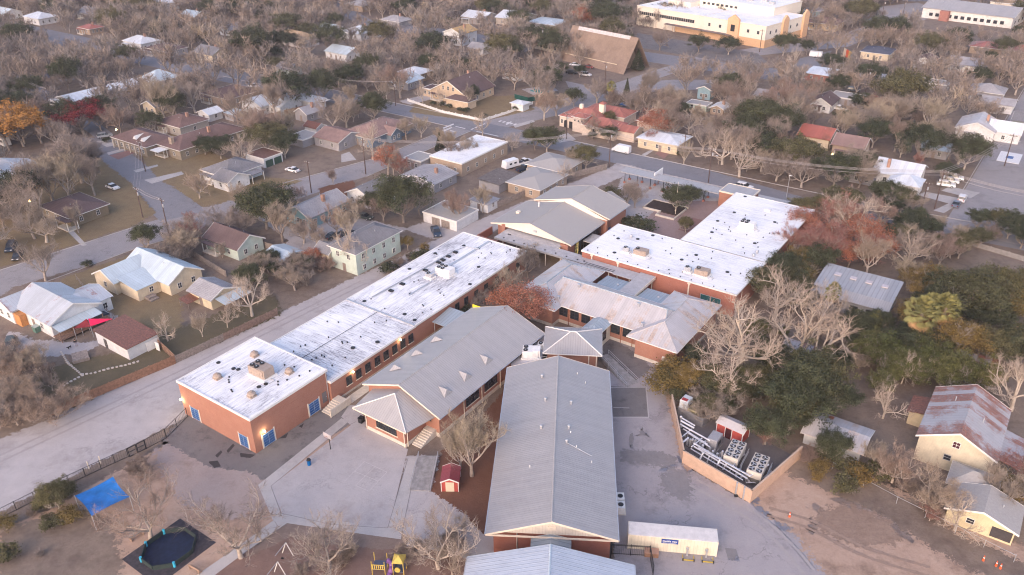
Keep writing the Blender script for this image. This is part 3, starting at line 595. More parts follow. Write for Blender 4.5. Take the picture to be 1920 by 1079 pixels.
# --- street side canopy and entrance pavilion
b = Bld('street_canopy', 'long grey covered walkway along the street on dark posts with brick footings', 'canopy', M, 8, 138.8)
b.part('roof', MB().box(-7.5, 22.2, 137.0, 141.2, 3.2, 3.45), RGREY)
for x in range(-6, 22, 4):
    for y in (137.6, 140.6): b.part('post', MB().tube((x, y, 0), (x, y, 3.2), .1), DARK); b.part('footing', MB().box(x-.3, x+.3, y-.3, y+.3, 0, .5), BRICK2)
b = Bld('entrance_pavilion', 'small orange brick entrance block with grey roof beside the street', 'school building', M, 27, 139.5)
b.walls(22.3, 31, 137.2, 142.6, 4.0, BRICK); b.flat(22.4, 31, 137.2, 143.5, 4.0, RGREY, edge=CREAM)
b.part('roof', MB().box(31.4, 41.5, 139.2, 142.6, 3.2, 3.4), RGREY)
for x in (33, 37, 41): b.part('post', MB().tube((x, 142, 0), (x, 142, 3.2), .1), DARK)
# --- flat link roof with the white condensers
b = Bld('flat_link', 'low flat pale roof squeezed between the hall and the pavilion', 'school building', PF, -8, -3)
b.walls(-10.8, -5.6, -9.5, 3.5, 3.0, BRICK); b.part('roof', MB().box(-11, -5.5, -9.8, 3.6, 3.0, 3.25), plain('pale_flat_roof', (.55, .54, .58), .8, .12))
p = PF.loc(G(995, 668, 3.3)); q = PF.loc(G(1014, 652, 3.3))
rooftop_unit('pair of white condensers squeezed between the hall roof and the long gable roof', PF, p[0], p[1], 3.25, 2.9, 2.2, 1.7, 2, WHITE)
rooftop_unit('small dark-fanned condenser beside the white pair near the hip roof pavilion', PF, q[0], q[1], 3.25, 1.1, 1.1, 1.0, 1, WHITE)
# ================================================================= GROUND
def jit(pts, amp, step=1.5, seed=1):
    r = random.Random(seed); out = []; n = len(pts); prev = 0
    for i in range(n):
        a, b_ = pts[i], pts[(i+1) % n]; L = math.hypot(b_[0]-a[0], b_[1]-a[1]); k = max(1, int(L/step))
        for j in range(k):
            t = j/k; prev = prev*.6+r.uniform(-amp, amp)*.8; nx, ny = -(b_[1]-a[1])/max(L, .01), (b_[0]-a[0])/max(L, .01)
            out.append((a[0]+(b_[0]-a[0])*t+nx*prev, a[1]+(b_[1]-a[1])*t+ny*prev))
    return out
LV = []
def patch(name, pts, mat, amp=0.0, px=True, fr=None, z=None, fade=None):
    from mathutils.geometry import tessellate_polygon
    if px: pts = [G(*p) for p in pts]
    elif fr: pts = [fr.w(*p) for p in pts]
    if sum(a[0]*b_[1]-b_[0]*a[1] for a, b_ in zip(pts, pts[1:]+pts[:1])) < 0: pts = pts[::-1]
    fade = (amp*4 if amp else 0) if fade is None else fade
    if amp: pts = jit(pts, amp*.6, 1.5, seed=len(name)+len(pts))
    if z is None:
        q = [M.loc(p) for p in pts]; bb = (min(a[0] for a in q)-fade, max(a[0] for a in q)+fade, min(a[1] for a in q)-fade, max(a[1] for a in q)+fade)
        lev = 1+max([k for k, o_ in LV if o_[0] < bb[1] and o_[1] > bb[0] and o_[2] < bb[3] and o_[3] > bb[2]], default=0); LV.append((lev, bb)); z = .004*lev
    n = len(pts); V = [(p[0], p[1], z) for p in pts]; fs = []; core = pts; off = 0
    if fade:
        out = []
        for i in range(n):
            a, b_, c_ = pts[i-2], pts[i], pts[(i+2) % n]; t_ = Vector((c_[0]-a[0], c_[1]-a[1])); t_ = t_.normalized() if t_.length > 1e-6 else Vector((1, 0)); out.append((b_[0]+t_.y*fade, b_[1]-t_.x*fade))
        V = [(p[0], p[1], z-.003) for p in out]+V; off = n
        fs = [(i, (i+1) % n, n+(i+1) % n, n+i) for i in range(n)]
    tr = tessellate_polygon([[Vector((p[0], p[1], 0)) for p in core]])
    for t in tr:
        a, b_, c = [core[i] for i in t]; q = tuple(i+off for i in t)
        fs.append(q if (b_[0]-a[0])*(c[1]-a[1])-(b_[1]-a[1])*(c[0]-a[0]) > 0 else q[::-1])
    o = MB().add(V, fs).build(name, mat)
    if fade: at_ = o.data.attributes.new('fade', 'FLOAT', 'POINT'); at_.data.foreach_set('value', [1.05]*n+[0.0]*n)
    o['kind'] = 'structure'
    return o
EARTH = ground('winter_earth', [(.30, (.10, .075, .064)), (.42, (.165, .125, .105)), (.54, (.24, .19, .155)), (.66, (.17, .14, .105)), (.8, (.28, .235, .18))], (.045, .3, 2.8), (.42, .33, .25), stain=((.10, .078, .066), .6), stsc=.35)
DIRTP = ground('pinkish_dirt', [(.3, (.27, .185, .14)), (.5, (.42, .30, .235)), (.72, (.53, .41, .33))], (.05, .35, 2.5), (.4, .35, .25), stain=((.14, .095, .075), .6), stsc=.16)
REDS = ground('red_brown_mulch', [(.3, (.13, .065, .045)), (.7, (.21, .105, .07))], (.1, .8, 5))
GRASSD = ground('dormant_grass', [(.3, (.15, .105, .07)), (.5, (.22, .165, .10)), (.7, (.28, .225, .13))], (.06, .5, 4), (.35, .35, .3))
GRASSG = ground('green_grass', [(.3, (.085, .075, .05)), (.5, (.125, .105, .068)), (.72, (.18, .14, .095))], (.08, .5, 4))
GRAV = ground('pale_gravel', [(.28, (.33, .305, .31)), (.5, (.43, .40, .405)), (.72, (.51, .48, .48))], (.04, .4, 3), (.4, .4, .2), stain=((.22, .19, .18), .45), stsc=.15, crack=.25)
ASPH = ground('street_asphalt', [(.3, (.185, .185, .205)), (.7, (.265, .26, .285))], (.03, .4, 5), stain=((.13, .13, .14), .35), crack=.35)
ASPHP = ground('pale_asphalt', [(.3, (.255, .24, .25)), (.7, (.34, .32, .33))], (.04, .3, 4), stain=((.16, .15, .155), .45), stsc=.12, crack=.35)
ASPHM = ground('yard_asphalt', [(.28, (.25, .23, .25)), (.5, (.34, .315, .33)), (.72, (.40, .37, .38))], (.05, .3, 3), (.45, .35, .2), stain=((.15, .14, .145), .6), stsc=.11, crack=.4)
ASPHD = ground('dark_asphalt', [(.3, (.14, .13, .135)), (.7, (.225, .21, .21))], (.1, .7, 5), stain=((.06, .055, .06), .6), stsc=.3)
BRKP = ground('brick_paving', [(.3, (.27, .19, .18)), (.7, (.37, .28, .27))], (.1, .8, 6)); BRKR = ground('red_paving', [(.3, (.24, .14, .13)), (.7, (.31, .19, .17))], (.1, .8, 6))
WETM = ground('damp_stain', [(.3, (.19, .178, .185)), (.7, (.28, .262, .27))], (.3, 1, 4), bp=0); STAINM = ground('oil_stain', [(.3, (.045, .042, .045)), (.7, (.07, .065, .07))], (.3, 1, 4), bp=0); TRK0 = ground('worn_soil', [(.3, (.17, .125, .105)), (.7, (.28, .215, .185))], (.2, .8, 3), (.3, .4, .3)); OIL = plain('oil_stain', (.05, .047, .05), .7, .3); MARK = plain('road_paint', (.62, .60, .60), .8, .15, 3)
gnd = MB().add([(-1100, -150, 0), (1100, -150, 0), (1100, 1300, 0), (-1100, 1300, 0)], [(0, 1, 2, 3)]).build('ground', EARTH); gnd['kind'] = 'structure'
def strip(name, s0, s1, t0, t1, mat): return patch(name, [(t0, s0), (t1, s0), (t1, s1), (t0, s1)], mat, px=False, fr=M)
# streets, all on the town grid
patch('road', [(-500, 150.4), (44, 150.2), (230, 158), (230, 171), (83, 163), (44, 160.2), (-20, 160.6), (-500, 160.4)], ASPH, px=False, fr=M)
patch('road', [(-100, -60), (-89.5, -60), (-84.5, 33), (-77, 64), (-71, 100), (-71, 150.4), (-78.5, 150.4), (-78.5, 115), (-90.5, 68), (-95.5, 44), (-101, 5)], ASPHP, px=False, fr=M)
patch('road', [(-63, 160.2), (-76, 160.2), (-65.5, 196), (-58, 238), (-50, 290), (-30, 330), (-10, 352), (-8, 380), (10, 480), (20, 560), (36, 560), (26, 475), (5, 375), (0, 345), (-20, 318), (-42, 285), (-50, 235), (-52, 193)], ASPHP, px=False, fr=M)
patch('road', [(165, 275), (150, 258), (232, 262), (250, 292), (375, 386), (385, 398), (300, 415), (280, 396)], ASPH)
patch('road', [(-72, 118), (-120, 118), (-360, 138), (-360, 152), (-120, 131), (-72, 131)], ASPH, px=False, fr=M) if False else None
patch('road', [(100, 68), (330, 113), (480, 146), (640, 180), (640, 196), (460, 162), (320, 133), (90, 82)], ASPH)
patch('road', [(-60, 40), (100, 70), (92, 82), (-60, 55)], ASPH)
patch('road', [(0, 175), (70, 160), (150, 205), (210, 250), (180, 260), (110, 205), (60, 180), (0, 195)], ASPH)
patch('road', [(74.5, 155), (92, 155), (92, 480), (78, 480)], ASPHP, px=False, fr=M)
patch('parking_lot', [(1195, 62), (1420, 100), (1440, 118), (1390, 122), (1190, 88)], ASPHD)
patch('road', [(1190, 95), (1440, 128), (1480, 130), (1500, 110), (1560, 95), (1520, 150), (1440, 150), (1160, 108)], ASPH)
patch('parking_lot', [(1130, 0), (1230, 0), (1200, 22), (1090, 18)], ASPHD)
patch('road', [(630, 0), (700, 40), (880, 60), (1000, 90), (985, 98), (860, 72), (680, 52), (600, 0)], ASPH)
patch('road', [(1120, 160), (1260, 150), (1420, 150), (1420, 162), (1240, 172), (1130, 178)], ASPHP)
patch('path', [(1060, 152), (1180, 178), (1160, 196), (1070, 172)], ASPHP)
# alley and school perimeter
patch('alley', [(-27, -70), (-60, -50), (-42, -20), (-37.5, -14), (-33.3, 9), (-31, 31.5), (-24.5, 94), (-15, 145), (-15, 150.3), (-8, 150.3), (-13.5, 118), (-18.4, 94), (-18.6, 70), (-14.3, 33), (-17.4, 16.5), (-18.2, -2), (-21.5, -28)], GRAV, .35, px=False, fr=M)
PALED = ground('pale_dirt', [(.3, (.27, .215, .20)), (.5, (.35, .29, .275)), (.72, (.42, .36, .345))], (.05, .4, 3), (.4, .35, .25), stain=((.20, .15, .13), .6), stsc=.2)
patch('dirt', [(-30, 1110), (-30, 1010), (120, 950), (235, 880), (300, 845), (345, 820), (420, 860), (500, 860), (600, 800), (660, 760), (690, 800), (540, 975), (455, 1010), (420, 1110)], DIRTP, .3, fade=1.5)
patch('dirt', [(300, 850), (345, 828), (400, 868), (470, 872), (495, 905), (505, 940), (430, 960), (350, 930), (330, 890)], PALED, .5, fade=3)
patch('dirt', [(10, 1085), (20, 1000), (130, 965), (190, 985), (210, 1085)], EARTH, .6, fade=3)
patch('schoolyard', [(352, 781), (481, 852), (611, 770), (612, 752), (650, 762), (655, 790), (560, 850), (508, 900), (470, 880), (395, 872), (310, 822)], ASPHD, .2, fade=1.2)
patch('schoolyard', [(640, 782), (665, 745), (690, 800), (660, 800)], GRAV, 0)
patch('court_surface', [(508, 912), (668, 790), (690, 805), (765, 843), (728, 992), (620, 985), (528, 962)], ASPHM if False else GRAV, .0)
patch('schoolyard', [(765, 858), (783, 858), (830, 858), (812, 920), (880, 960), (925, 1000), (925, 1040), (880, 1012), (768, 1008), (755, 992)], GRAV, .2)
patch('mulch_bed', [(832, 850), (905, 790), (945, 740), (955, 700), (912, 1000), (870, 955), (815, 920)], REDS, .3)
patch('mulch_bed', [(395, 1085), (455, 1042), (540, 1005), (640, 1015), (700, 1022), (850, 1040), (880, 1060), (875, 1100), (400, 1100)], ground('playground_mulch', [(.3, (.15, .095, .08)), (.7, (.26, .175, .15))], (.1, .8, 5)), .3)
patch('dirt', [(536, 985), (560, 985), (700, 1008), (756, 1015), (760, 1028), (700, 1025), (600, 1015), (545, 1004), (470, 1040)], TRK0, .2)
patch('path', [(484, 910), (640, 785), (655, 790), (508, 912), (527, 965), (512, 977)], CONC)
patch('path', [(512, 977), (530, 962), (727, 991), (755, 985), (752, 1012), (700, 1005), (540, 982)], CONC)
patch('path', [(727, 991), (765, 858), (783, 858), (755, 992)], CONC)
patch('path', [(762, 1025), (768, 1008), (882, 1013), (960, 1060), (880, 1052), (850, 1038)], CONC)
patch('path', [(512, 977), (538, 982), (455, 1040), (395, 1085), (360, 1085), (440, 1030)], CONC)
# between wing and hall, courts
patch('dirt', [(.8, 16), (6.2, 20), (6.2, 50), (8, 51), (10, 60), (10, 79), (1, 79)], EARTH, .0, px=False, fr=M)
patch('path', [(1.3, 16.5), (3.2, 16.5), (3.2, 43), (1.3, 43)], CONCB, px=False, fr=M)
patch('schoolyard', [(1130, 650), (1140, 628), (1200, 655), (1265, 690), (1240, 700), (1262, 770), (1290, 880), (1400, 945), (1440, 925), (1500, 975), (1500, 1000), (1560, 1060), (1600, 1100), (1150, 1100), (1160, 1000), (1142, 690)], ASPHM, .2)
patch('schoolyard', [(1130, 650), (1137, 632), (1197, 672), (1215, 690), (1180, 720), (1145, 690)], ASPHD, .3)
patch('schoolyard', [(1145, 725), (1210, 728), (1215, 782), (1150, 782)], ASPHD, .0)
patch('dirt', [(1240, 700), (1262, 698), (1285, 740), (1275, 760), (1300, 870), (1288, 880), (1262, 770)], DIRTP, .3)
patch('dirt', [(1430, 925), (1510, 865), (1560, 870), (1680, 935), (1920, 1040), (1960, 1100), (1590, 1100), (1540, 1040), (1500, 990), (1490, 960)], DIRTP, .9)
patch('dirt', [(1480, 880), (1530, 862), (1600, 890), (1700, 950), (1790, 1010), (1930, 1070), (1930, 1085), (1820, 1060), (1700, 985), (1600, 930)], EARTH, .7)
patch('dirt', [(1530, 975), (1600, 960), (1650, 985), (1670, 1005), (1600, 1010)], ground('brown_dirt', [(.3, (.19, .13, .10)), (.7, (.34, .25, .20))], (.2, .8, 3), (.3, .4, .3)), .8)
patch('dirt', [(1435, 945), (1480, 938), (1515, 960), (1500, 985), (1460, 970)], DIRTP, .6)
# stains on the service yard
for k, pts in enumerate(([(1250, 900), (1262, 884), (1280, 890), (1286, 915), (1282, 935), (1268, 925), (1256, 920)], [(1170, 850), (1200, 853), (1240, 855), (1262, 862), (1240, 868), (1195, 862), (1172, 861)], [(1180, 815), (1186, 812), (1184, 828), (1179, 826)], [(1198, 811), (1210, 812), (1204, 817)], [(1358, 1028), (1380, 1030), (1374, 1040), (1362, 1038)])):
    patch('oil_stain', pts, WETM, .2, fade=2.2)
for k, pts in enumerate(([(452-60, 866), (408, 864), (414, 874), (402, 876)], [(450, 850), (478, 853), (470, 858), (452, 856)], [(404, 860-6), (414, 845), (417, 848), (408, 858)], [(425, 845), (437, 832), (440, 836), (428, 849)], [(523, 823), (540, 812), (536, 822)], [(560, 800), (570, 794), (566, 803)])):
    patch('oil_stain', pts, STAINM, .1, fade=.35)
TRK = ground('track_dirt', [(.3, (.24, .17, .135)), (.7, (.36, .265, .215))], (.2, .8, 3), (.3, .4, .3)); TRK2 = ground('track_gravel', [(.3, (.31, .285, .285)), (.7, (.40, .37, .375))], (.2, .8, 3), (.3, .4, .3))
def track(pts, mat, w=.28, gap=1.7):
    P = [G(*p) for p in pts]; Q = []
    for a, b_, c_, d_ in zip(P[:1]+P[:-2], P[:-1], P[1:], P[2:]+P[-1:]):
        for i in range(6): f = i/6; Q.append(tuple(.5*(2*b_[k]+(c_[k]-a[k])*f+(2*a[k]-5*b_[k]+4*c_[k]-d_[k])*f*f+(3*b_[k]-a[k]-3*c_[k]+d_[k])*f**3) for k in (0, 1)))
    for off in (-gap/2, gap/2):
        L, R_ = [], []
        for i, q in enumerate(Q):
            a, b_ = Q[max(0, i-1)], Q[min(len(Q)-1, i+1)]; dx, dy = b_[0]-a[0], b_[1]-a[1]; l = math.hypot(dx, dy) or 1; n_ = (-dy/l, dx/l); L.append((q[0]+n_[0]*(off-w/2), q[1]+n_[1]*(off-w/2))); R_.append((q[0]+n_[0]*(off+w/2), q[1]+n_[1]*(off+w/2)))
        patch('tyre_track', L+R_[::-1], mat, px=False, fade=.25)
track([(1440, 960), (1520, 985), (1620, 1035), (1760, 1078)], TRK); track([(1300, 905), (1420, 975), (1480, 1030), (1520, 1078)], TRK2); 
track([(-20, 870), (150, 790), (330, 705), (520, 610), (700, 520)], TRK2)
# front plaza
patch('plaza', [(8, 101.4), (27.2, 101.4), (27.2, 136), (22, 141), (-8, 141), (0, 120), (8.5, 112)], BRKP, px=False, fr=M)
patch('parking_lot', [(8.5, 112), (0, 120), (-8, 141), (-8, 150), (45, 150), (45, 142), (22, 141), (10, 134), (9.5, 120)], GRAV, .3, px=False, fr=M)
patch('plaza', [(14, 103), (19, 103), (19, 111), (14, 111)], BRKR, px=False, fr=M); patch('plaza', [(20, 117), (24.5, 117), (24.5, 126), (20, 126)], BRKR, px=False, fr=M)
# verges and yards
patch('lawn', [(-20, 350), (165, 285), (240, 345), (285, 400), (240, 425), (0, 500), (-20, 500)], GRASSD, .4)
patch('lawn', [(110, 395), (180, 360), (240, 350), (280, 398), (235, 422), (150, 440)], GRASSD, .4)
patch('path', [(124, 432), (135, 430), (163, 460), (154, 462)], CONC)
patch('lawn', [(385, 386), (300, 330), (260, 280), (330, 250), (440, 310), (500, 335), (560, 340)], GRASSD, .5)
patch('lawn', [(0, 560), (30, 540), (250, 478), (330, 470), (510, 560), (330, 670), (90, 780), (0, 820)], EARTH, .4)
patch('lawn', [(125, 525), (250, 480), (330, 560), (330, 670), (300, 640), (180, 560)], GRASSD, .6)
patch('lawn', [(300, 640), (420, 590), (500, 560), (515, 588), (330, 668)], GRASSG, .5, fade=3)
patch('lawn', [(70, 700), (200, 670), (290, 650), (320, 672), (100, 775)], GRASSG, .5)
patch('dirt', [(20, 625), (60, 640), (150, 648), (190, 640), (165, 655), (110, 665), (40, 668)], CONC if False else GRAV, .4)
patch('dirt', [(190, 585), (215, 595), (232, 612), (222, 625), (205, 606), (180, 580)], GRAV, .3)
patch('lawn', [(785, 190), (960, 180), (1000, 205), (900, 228), (770, 210)], GRASSD, .3)
patch('dirt', [(1240, 300-12), (1560, 365), (1560, 385), (1230, 290)], EARTH, .2)
patch('lawn', [(1480, 125), (1510, 135), (1600, 118), (1640, 135), (1540, 172), (1490, 160)], GRASSD, .5)
patch('lawn', [(1480, 440), (1640, 420), (1760, 440), (1920, 500), (1920, 540), (1500, 470)], EARTH, .5)
patch('path', [(1750, 395), (1800, 372), (1812, 374), (1770, 400)], CONC); patch('path', [(1735, 360), (1815, 375), (1790, 385), (1720, 366)], CONC); patch('path', [(1780, 350), (1838, 362), (1820, 372), (1765, 358)], CONC)
patch('dirt', [(560, 440), (640, 405), (760, 430), (720, 450), (600, 480), (540, 460)], GRAV, .4)
patch('path', [(480, 405), (500, 400), (570, 450), (560, 462)], GRAV, .2)
patch('path', [(765, 430), (830, 410), (870, 420), (830, 450)], GRAV, .4)
patch('lawn', [(485, 365), (545, 360), (560, 400), (520, 420), (470, 395)], GRASSG, .3)
patch('lawn', [(600, 355), (660, 340), (665, 372), (620, 380)], REDS, .3)
patch('driveway', [(180, 265), (215, 262), (235, 270), (200, 276)], CONC); patch('path', [(200, 287), (248, 274), (250, 277), (204, 291)], CONC); patch('path', [(205, 292), (250, 280), (255, 286), (222, 300)], BRKR); patch('path', [(250, 320), (295, 309), (297, 312), (256, 324)], CONC); patch('driveway', [(270, 338), (340, 322), (345, 327), (285, 345)], CONC)
patch('driveway', [(640, 290), (655, 285), (668, 300), (640, 305)], CONC)
patch('path', [(825, 195), (850, 190), (852, 192), (830, 199)], CONC); patch('driveway', [(750, 190), (800, 178), (830, 180), (770, 196)], GRAV, .2)
patch('driveway', [(1228, 288), (1262, 272), (1270, 275), (1245, 298)], BRKR); patch('driveway', [(1203, 290), (1225, 279), (1228, 281), (1210, 293)], CONC)
patch('path', [(962, 235), (1000, 225), (1003, 229), (966, 240)], CONC); patch('driveway', [(1035, 258), (1065, 250), (1080, 262), (1050, 268)], CONC)
patch('swimming_pool_deck', [(980, 168), (1030, 160), (1045, 170), (1000, 178)], GRAV, .2)
patch('parking_lot', [(68, 140), (120, 125), (140, 150), (100, 158)], ASPH)
patch('dirt', [(1640, 455), (1760, 445), (1880, 470), (1920, 500), (1700, 490)], EARTH, .5)
patch('parking_lot', [(1630, 15), (1720, 5), (1740, 12), (1680, 35), (1620, 40)], ASPHP)
patch('road', [(1700, -5), (1900, -5), (1900, 3), (1690, 3)], ASPH)
# kerbs as real steps
def kerb(p0, p1, fr=M):
    a = fr.w(*p0); b_ = fr.w(*p1); d = Vector((b_[0]-a[0], b_[1]-a[1], 0)); L = d.length; ang = math.atan2(d.y, d.x)
    o = MB().box(0, L, -.1, .1, 0, .13).build('kerb', CONC, loc=(a[0], a[1], 0), rz=ang); o['kind'] = 'structure'
for p0, p1 in (((-52, 160.7), (44, 160.5)), ((44, 160.5), (83, 163.3)), ((-14, 150), (44, 149.9)), ((-200, 160.7), (-77, 160.7)), ((-70.8, 100), (-70.8, 150)), ((-200, 150.1), (-79, 150.1)), ((-84.2, 33), (-76.8, 64)), ((-89, -40), (-84.2, 33)), ((-90.8, 68), (-78.8, 115)), ((-78.8, 115), (-78.8, 150)), ((-95.2, 44), (-100.5, 6)), ((74.3, 170), (77, 440))): kerb(p0, p1)
# painted markings at the junction and on the court
for s0, s1, t0, t1 in ((151.5, 153, -72, -71.4), (153.7, 155.2, -72, -71.4), (156, 157.5, -72, -71.4), (158, 159.5, -72, -71.4), (146.5, 147.1, -77, -74.8), (150.8, 151.3, -69, -60), (151, 151.6, -78.2, -74)): strip('road_marking', s0, s1, t0, t1, MARK)
patch('road_marking', [(M.px(828, 245)[0]-0, M.px(828, 245)[1]), (M.px(846, 238)[0], M.px(846, 238)[1]), (M.px(848, 240)[0], M.px(848, 240)[1]), (M.px(831, 248)[0], M.px(831, 248)[1])], MARK, px=False, fr=M)
patch('road_marking', [(830, 240), (850, 232), (851, 234), (832, 242)], MARK); patch('road_marking', [(948, 233), (958, 228), (960, 229), (950, 235)], MARK)
for k in range(5): patch('road_marking', [(934+k*7, 228+k*1.5), (939+k*7, 226+k*1.5), (942+k*7, 227+k*1.5), (937+k*7, 229.2+k*1.5)], MARK)
LINEP = plain('faded_court_line', (.52, .49, .49), .8, .1)
def pline(a, b_, w=.09, mat=LINEP, name='court_line'):
    p, q = Vector((*G(*a), 0)), Vector((*G(*b_), 0)); d = (q-p).normalized(); n = Vector((-d.y, d.x, 0))*w/2
    patch(name, [tuple((p-n)[:2]), tuple((q-n)[:2]), tuple((q+n)[:2]), tuple((p+n)[:2])], mat, px=False)
for a, b_ in (((683, 866), (726, 886)), ((726, 886), (691, 922)), ((691, 922), (667, 911)), ((646, 903), (683, 866)), ((664, 884), (709, 903)), ((704, 875), (667, 911))): pline(a, b_)
for a, b_ in (((508, 912), (640, 805)), ((640, 805), (668, 791)), ((508, 912), (527, 963)), ((527, 963), (620, 984)), ((620, 984), (727, 991)), ((727, 991), (765, 860)), ((755, 992), (783, 860)), ((538, 982), (455, 1040))): pline(a, b_, .09, WETM, 'paving_joint')
for a, b_ in (((1145, 728), (1210, 727)), ((1212, 727), (1216, 784)), ((1150, 765), (1180, 766)), ((1148, 784), (1216, 784))): pline(a, b_, .16, CONC, 'kerb_line')

# ================================================================= YARD THINGS
def at(name, label, cat, u, v, az=35, group=None, z=0.0): p = G(u, v, z); return thing(name, label, cat, (p[0], p[1], z), -RAD(az), group)
def box_part(t, name, mat, *bx): return MB().box(*bx).build(name, mat, t)
# storage container with forklift lifters
CTF = Frame(97.5, (15.9, 83.0))   # y runs along the container
L_ = 12.2; t = at_frame('storage_container', 'long cream corrugated storage container with a blue sign on its side', 'container', CTF, None)
m = MB().box(-2.44, 0, 0, L_, .12, 2.75)
for i in range(60): y = .12+i*.2; m.box(.0, .03, y, y+.1, .25, 2.6)
SHC = siding('container_cream', (.72, .66, .54), vert=True)
m.build('body', SHC, t); r = MB().box(-2.46, .04, -.02, L_+.02, 2.75, 2.83)
for i in range(30): y = .2+i*.4; r.box(-2.3, -.12, y, y+.2, 2.83, 2.86)
r.build('roof', plain('container_roof', (.66, .63, .62), .6, .08), t)
for x in (-2.44, -.1):
    for y in (0, L_-.12): box_part(t, 'corner_post', CREAM, x-.02, x+.14, y-.03, y+.15, 0, 2.84)
sg = MB().box(.03, .06, 4.55, 6.85, 1.75, 2.55).build('sign_board', plain('blue_sign', (.015, .06, .30), .4, .05), t)
def text(body, size, mat, parent, loc, rot, ext=.01):
    cu = bpy.data.curves.new('lettering', 'FONT'); cu.body = body; cu.size = size; cu.align_x = 'CENTER'; cu.align_y = 'CENTER'; cu.extrude = ext; cu.offset = .008
    o = bpy.data.objects.new('lettering', cu); cu.materials.append(mat); C.objects.link(o); me = bpy.data.meshes.new_from_object(o.evaluated_get(bpy.context.evaluated_depsgraph_get())); bpy.data.objects.remove(o); me.materials.clear(); me.materials.append(mat); o = bpy.data.objects.new('lettering', me); C.objects.link(o); o.parent = parent; o.location = loc; o.rotation_euler = rot; return o
text('mobile mini', .42, WHITE, sg, (.075, 5.7, 2.2), (pi/2, 0, pi/2)); box_part(t, 'sign_line', WHITE, .06, .07, 4.75, 6.6, 1.83, 1.88)
YEL = plain('yellow_paint', (.48, .36, .05), .6, .2)
for k, y in enumerate((8.15, 10.75)):
    w = CTF.w(.25, y); q = thing('container_dolly', ('yellow and grey lifting dolly at the middle of the container side', 'yellow and grey lifting dolly nearest the container end')[k], 'dolly', (w[0], w[1], 0), -RAD(97.5), 'lifting dollies by the container')
    MB().box(.1, .28, -.12, .12, .2, 1.5).box(.0, .12, -.2, .2, 1.3, 1.6).build('mast', GALV, q)
    MB().box(.1, 1.0, -.6, -.5, .12, .22).box(.1, 1.0, .9, 1.0, .12, .22).box(.9, 1.0, -.6, 1.0, .1, .24).build('frame', YEL, q)
    for dy in (-.55, .95): MB().tube((.95, dy-.06, .18), (.95, dy+.06, .18), .18, .18, 12).build('wheel', BLACK, q)
w = CTF.w(.75, 3.3); q = thing('equipment_box', 'brown metal box standing against the cream container', 'box', (w[0], w[1], 0), -RAD(97.5)); box_part(q, 'body', plain('brown_box', (.30, .17, .11), .7, .15), -.5, .5, -.95, .95, 0, .8); box_part(q, 'lid', plain('brown_lid', (.42, .26, .2), .7, .1), -.53, .53, -.98, .98, .8, .86)
# iron fence beside it
def fence(name, label, cat, pts, h, post_mat, post_gap=3.0, rails=(.95,), pickets=0, panel=None, r=.05, group=None, px=True, flip=1):
    P = [G(*p) if px else p for p in pts]; c = (sum(p[0] for p in P)/len(P), sum(p[1] for p in P)/len(P)); t = thing(name, label, cat, (c[0], c[1], 0), 0, group)
    P = [(p[0]-c[0], p[1]-c[1]) for p in P]; n_ = 0
    for a, b_ in zip(P, P[1:]):
        L = math.hypot(b_[0]-a[0], b_[1]-a[1]); k = max(1, round(L/post_gap)); ux, uy = (b_[0]-a[0])/L, (b_[1]-a[1])/L; ang = math.atan2(uy, ux)
        for i in range(k):
            d = L*i/k; x, y = a[0]+ux*d, a[1]+uy*d
            MB().box(-r, r, -r, r, 0, h+.08).build('post', post_mat, t, loc=(x, y, 0), rz=ang); n_ += 1
        rl = MB()
        for z in rails: rl.box(0, L, -r*.6, r*.6, h*z-.04, h*z+.02)
        if pickets:
            q = int(L/pickets)
            for i in range(q): x = (i+.5)*pickets; rl.box(x-.012, x+.012, -.012, .012, .08, h*.97)
        if rails: rl.build('rail', post_mat, t, loc=(a[0], a[1], 0), rz=ang)
        if panel:
            rs_ = random.Random(int(L*100)); nb = int(L/.16); pm = MB()
            for i in range(nb): x = i*L/nb; hh = h-rs_.uniform(0, .07); pm.box(x+.006, x+L/nb-.006, -.035-r, -.015-r, .04, hh)
            pm.build('boards', panel, t, loc=(a[0], a[1], 0), rz=ang)
            if flip: rr_ = MB().box(0, L, -r+.0, r, .35, .45).box(0, L, -r, r, h-.5, h-.4); rr_.build('rail', post_mat, t, loc=(a[0], a[1], 0), rz=ang)
    a = P[-1]; MB().box(-r, r, -r, r, 0, h+.08).build('post', post_mat, t, loc=(a[0], a[1], 0))
    return t
fence('board_fence', 'dark weathered board fence between the cream house and the bare thicket', 'fence', [(322, 456), (372, 487), (425, 520)], 1.7, WOODG, 2.6, (), 0, WOODG)
fence('board_fence', 'brown board fence beside the large white gabled house', 'fence', [(510, 222), (575, 206)], 1.8, WOOD, 2.6, (), 0, plain('orange_boards', (.33, .20, .13), .9, .25, 2))
fence('board_fence', 'pale board fence around the asphalt lot at upper left', 'fence', [(50, 130), (95, 157)], 1.7, WOODG, 2.6, (), 0, WOODG)
fence('board_fence', 'grey board fence in the yards between the green cottage and the carport', 'fence', [(470, 455), (540, 480)], 1.7, WOODG, 2.6, (), 0, WOODG)
fence('iron_fence', 'short black picket fence between the brick building and the cream container', 'fence', [(1146, 1040), (1218, 1044), (1224, 1080)], 2.0, DARK, 2.4, (.12, .9, .98), .25)
fence('chain_fence', 'black chain link fence along the wide gravel alley at lower left', 'fence', [(-5, 975), (100, 922), (190, 880), (241, 857)], 1.7, DARK, 2.7, (.98, .05), .35, r=.045)
fence('chain_fence', 'black chain link fence running up to the brick block corner', 'fence', [(275, 842), (312, 822), (352, 782)], 1.9, DARK, 2.6, (.98, .05), .35, r=.045)
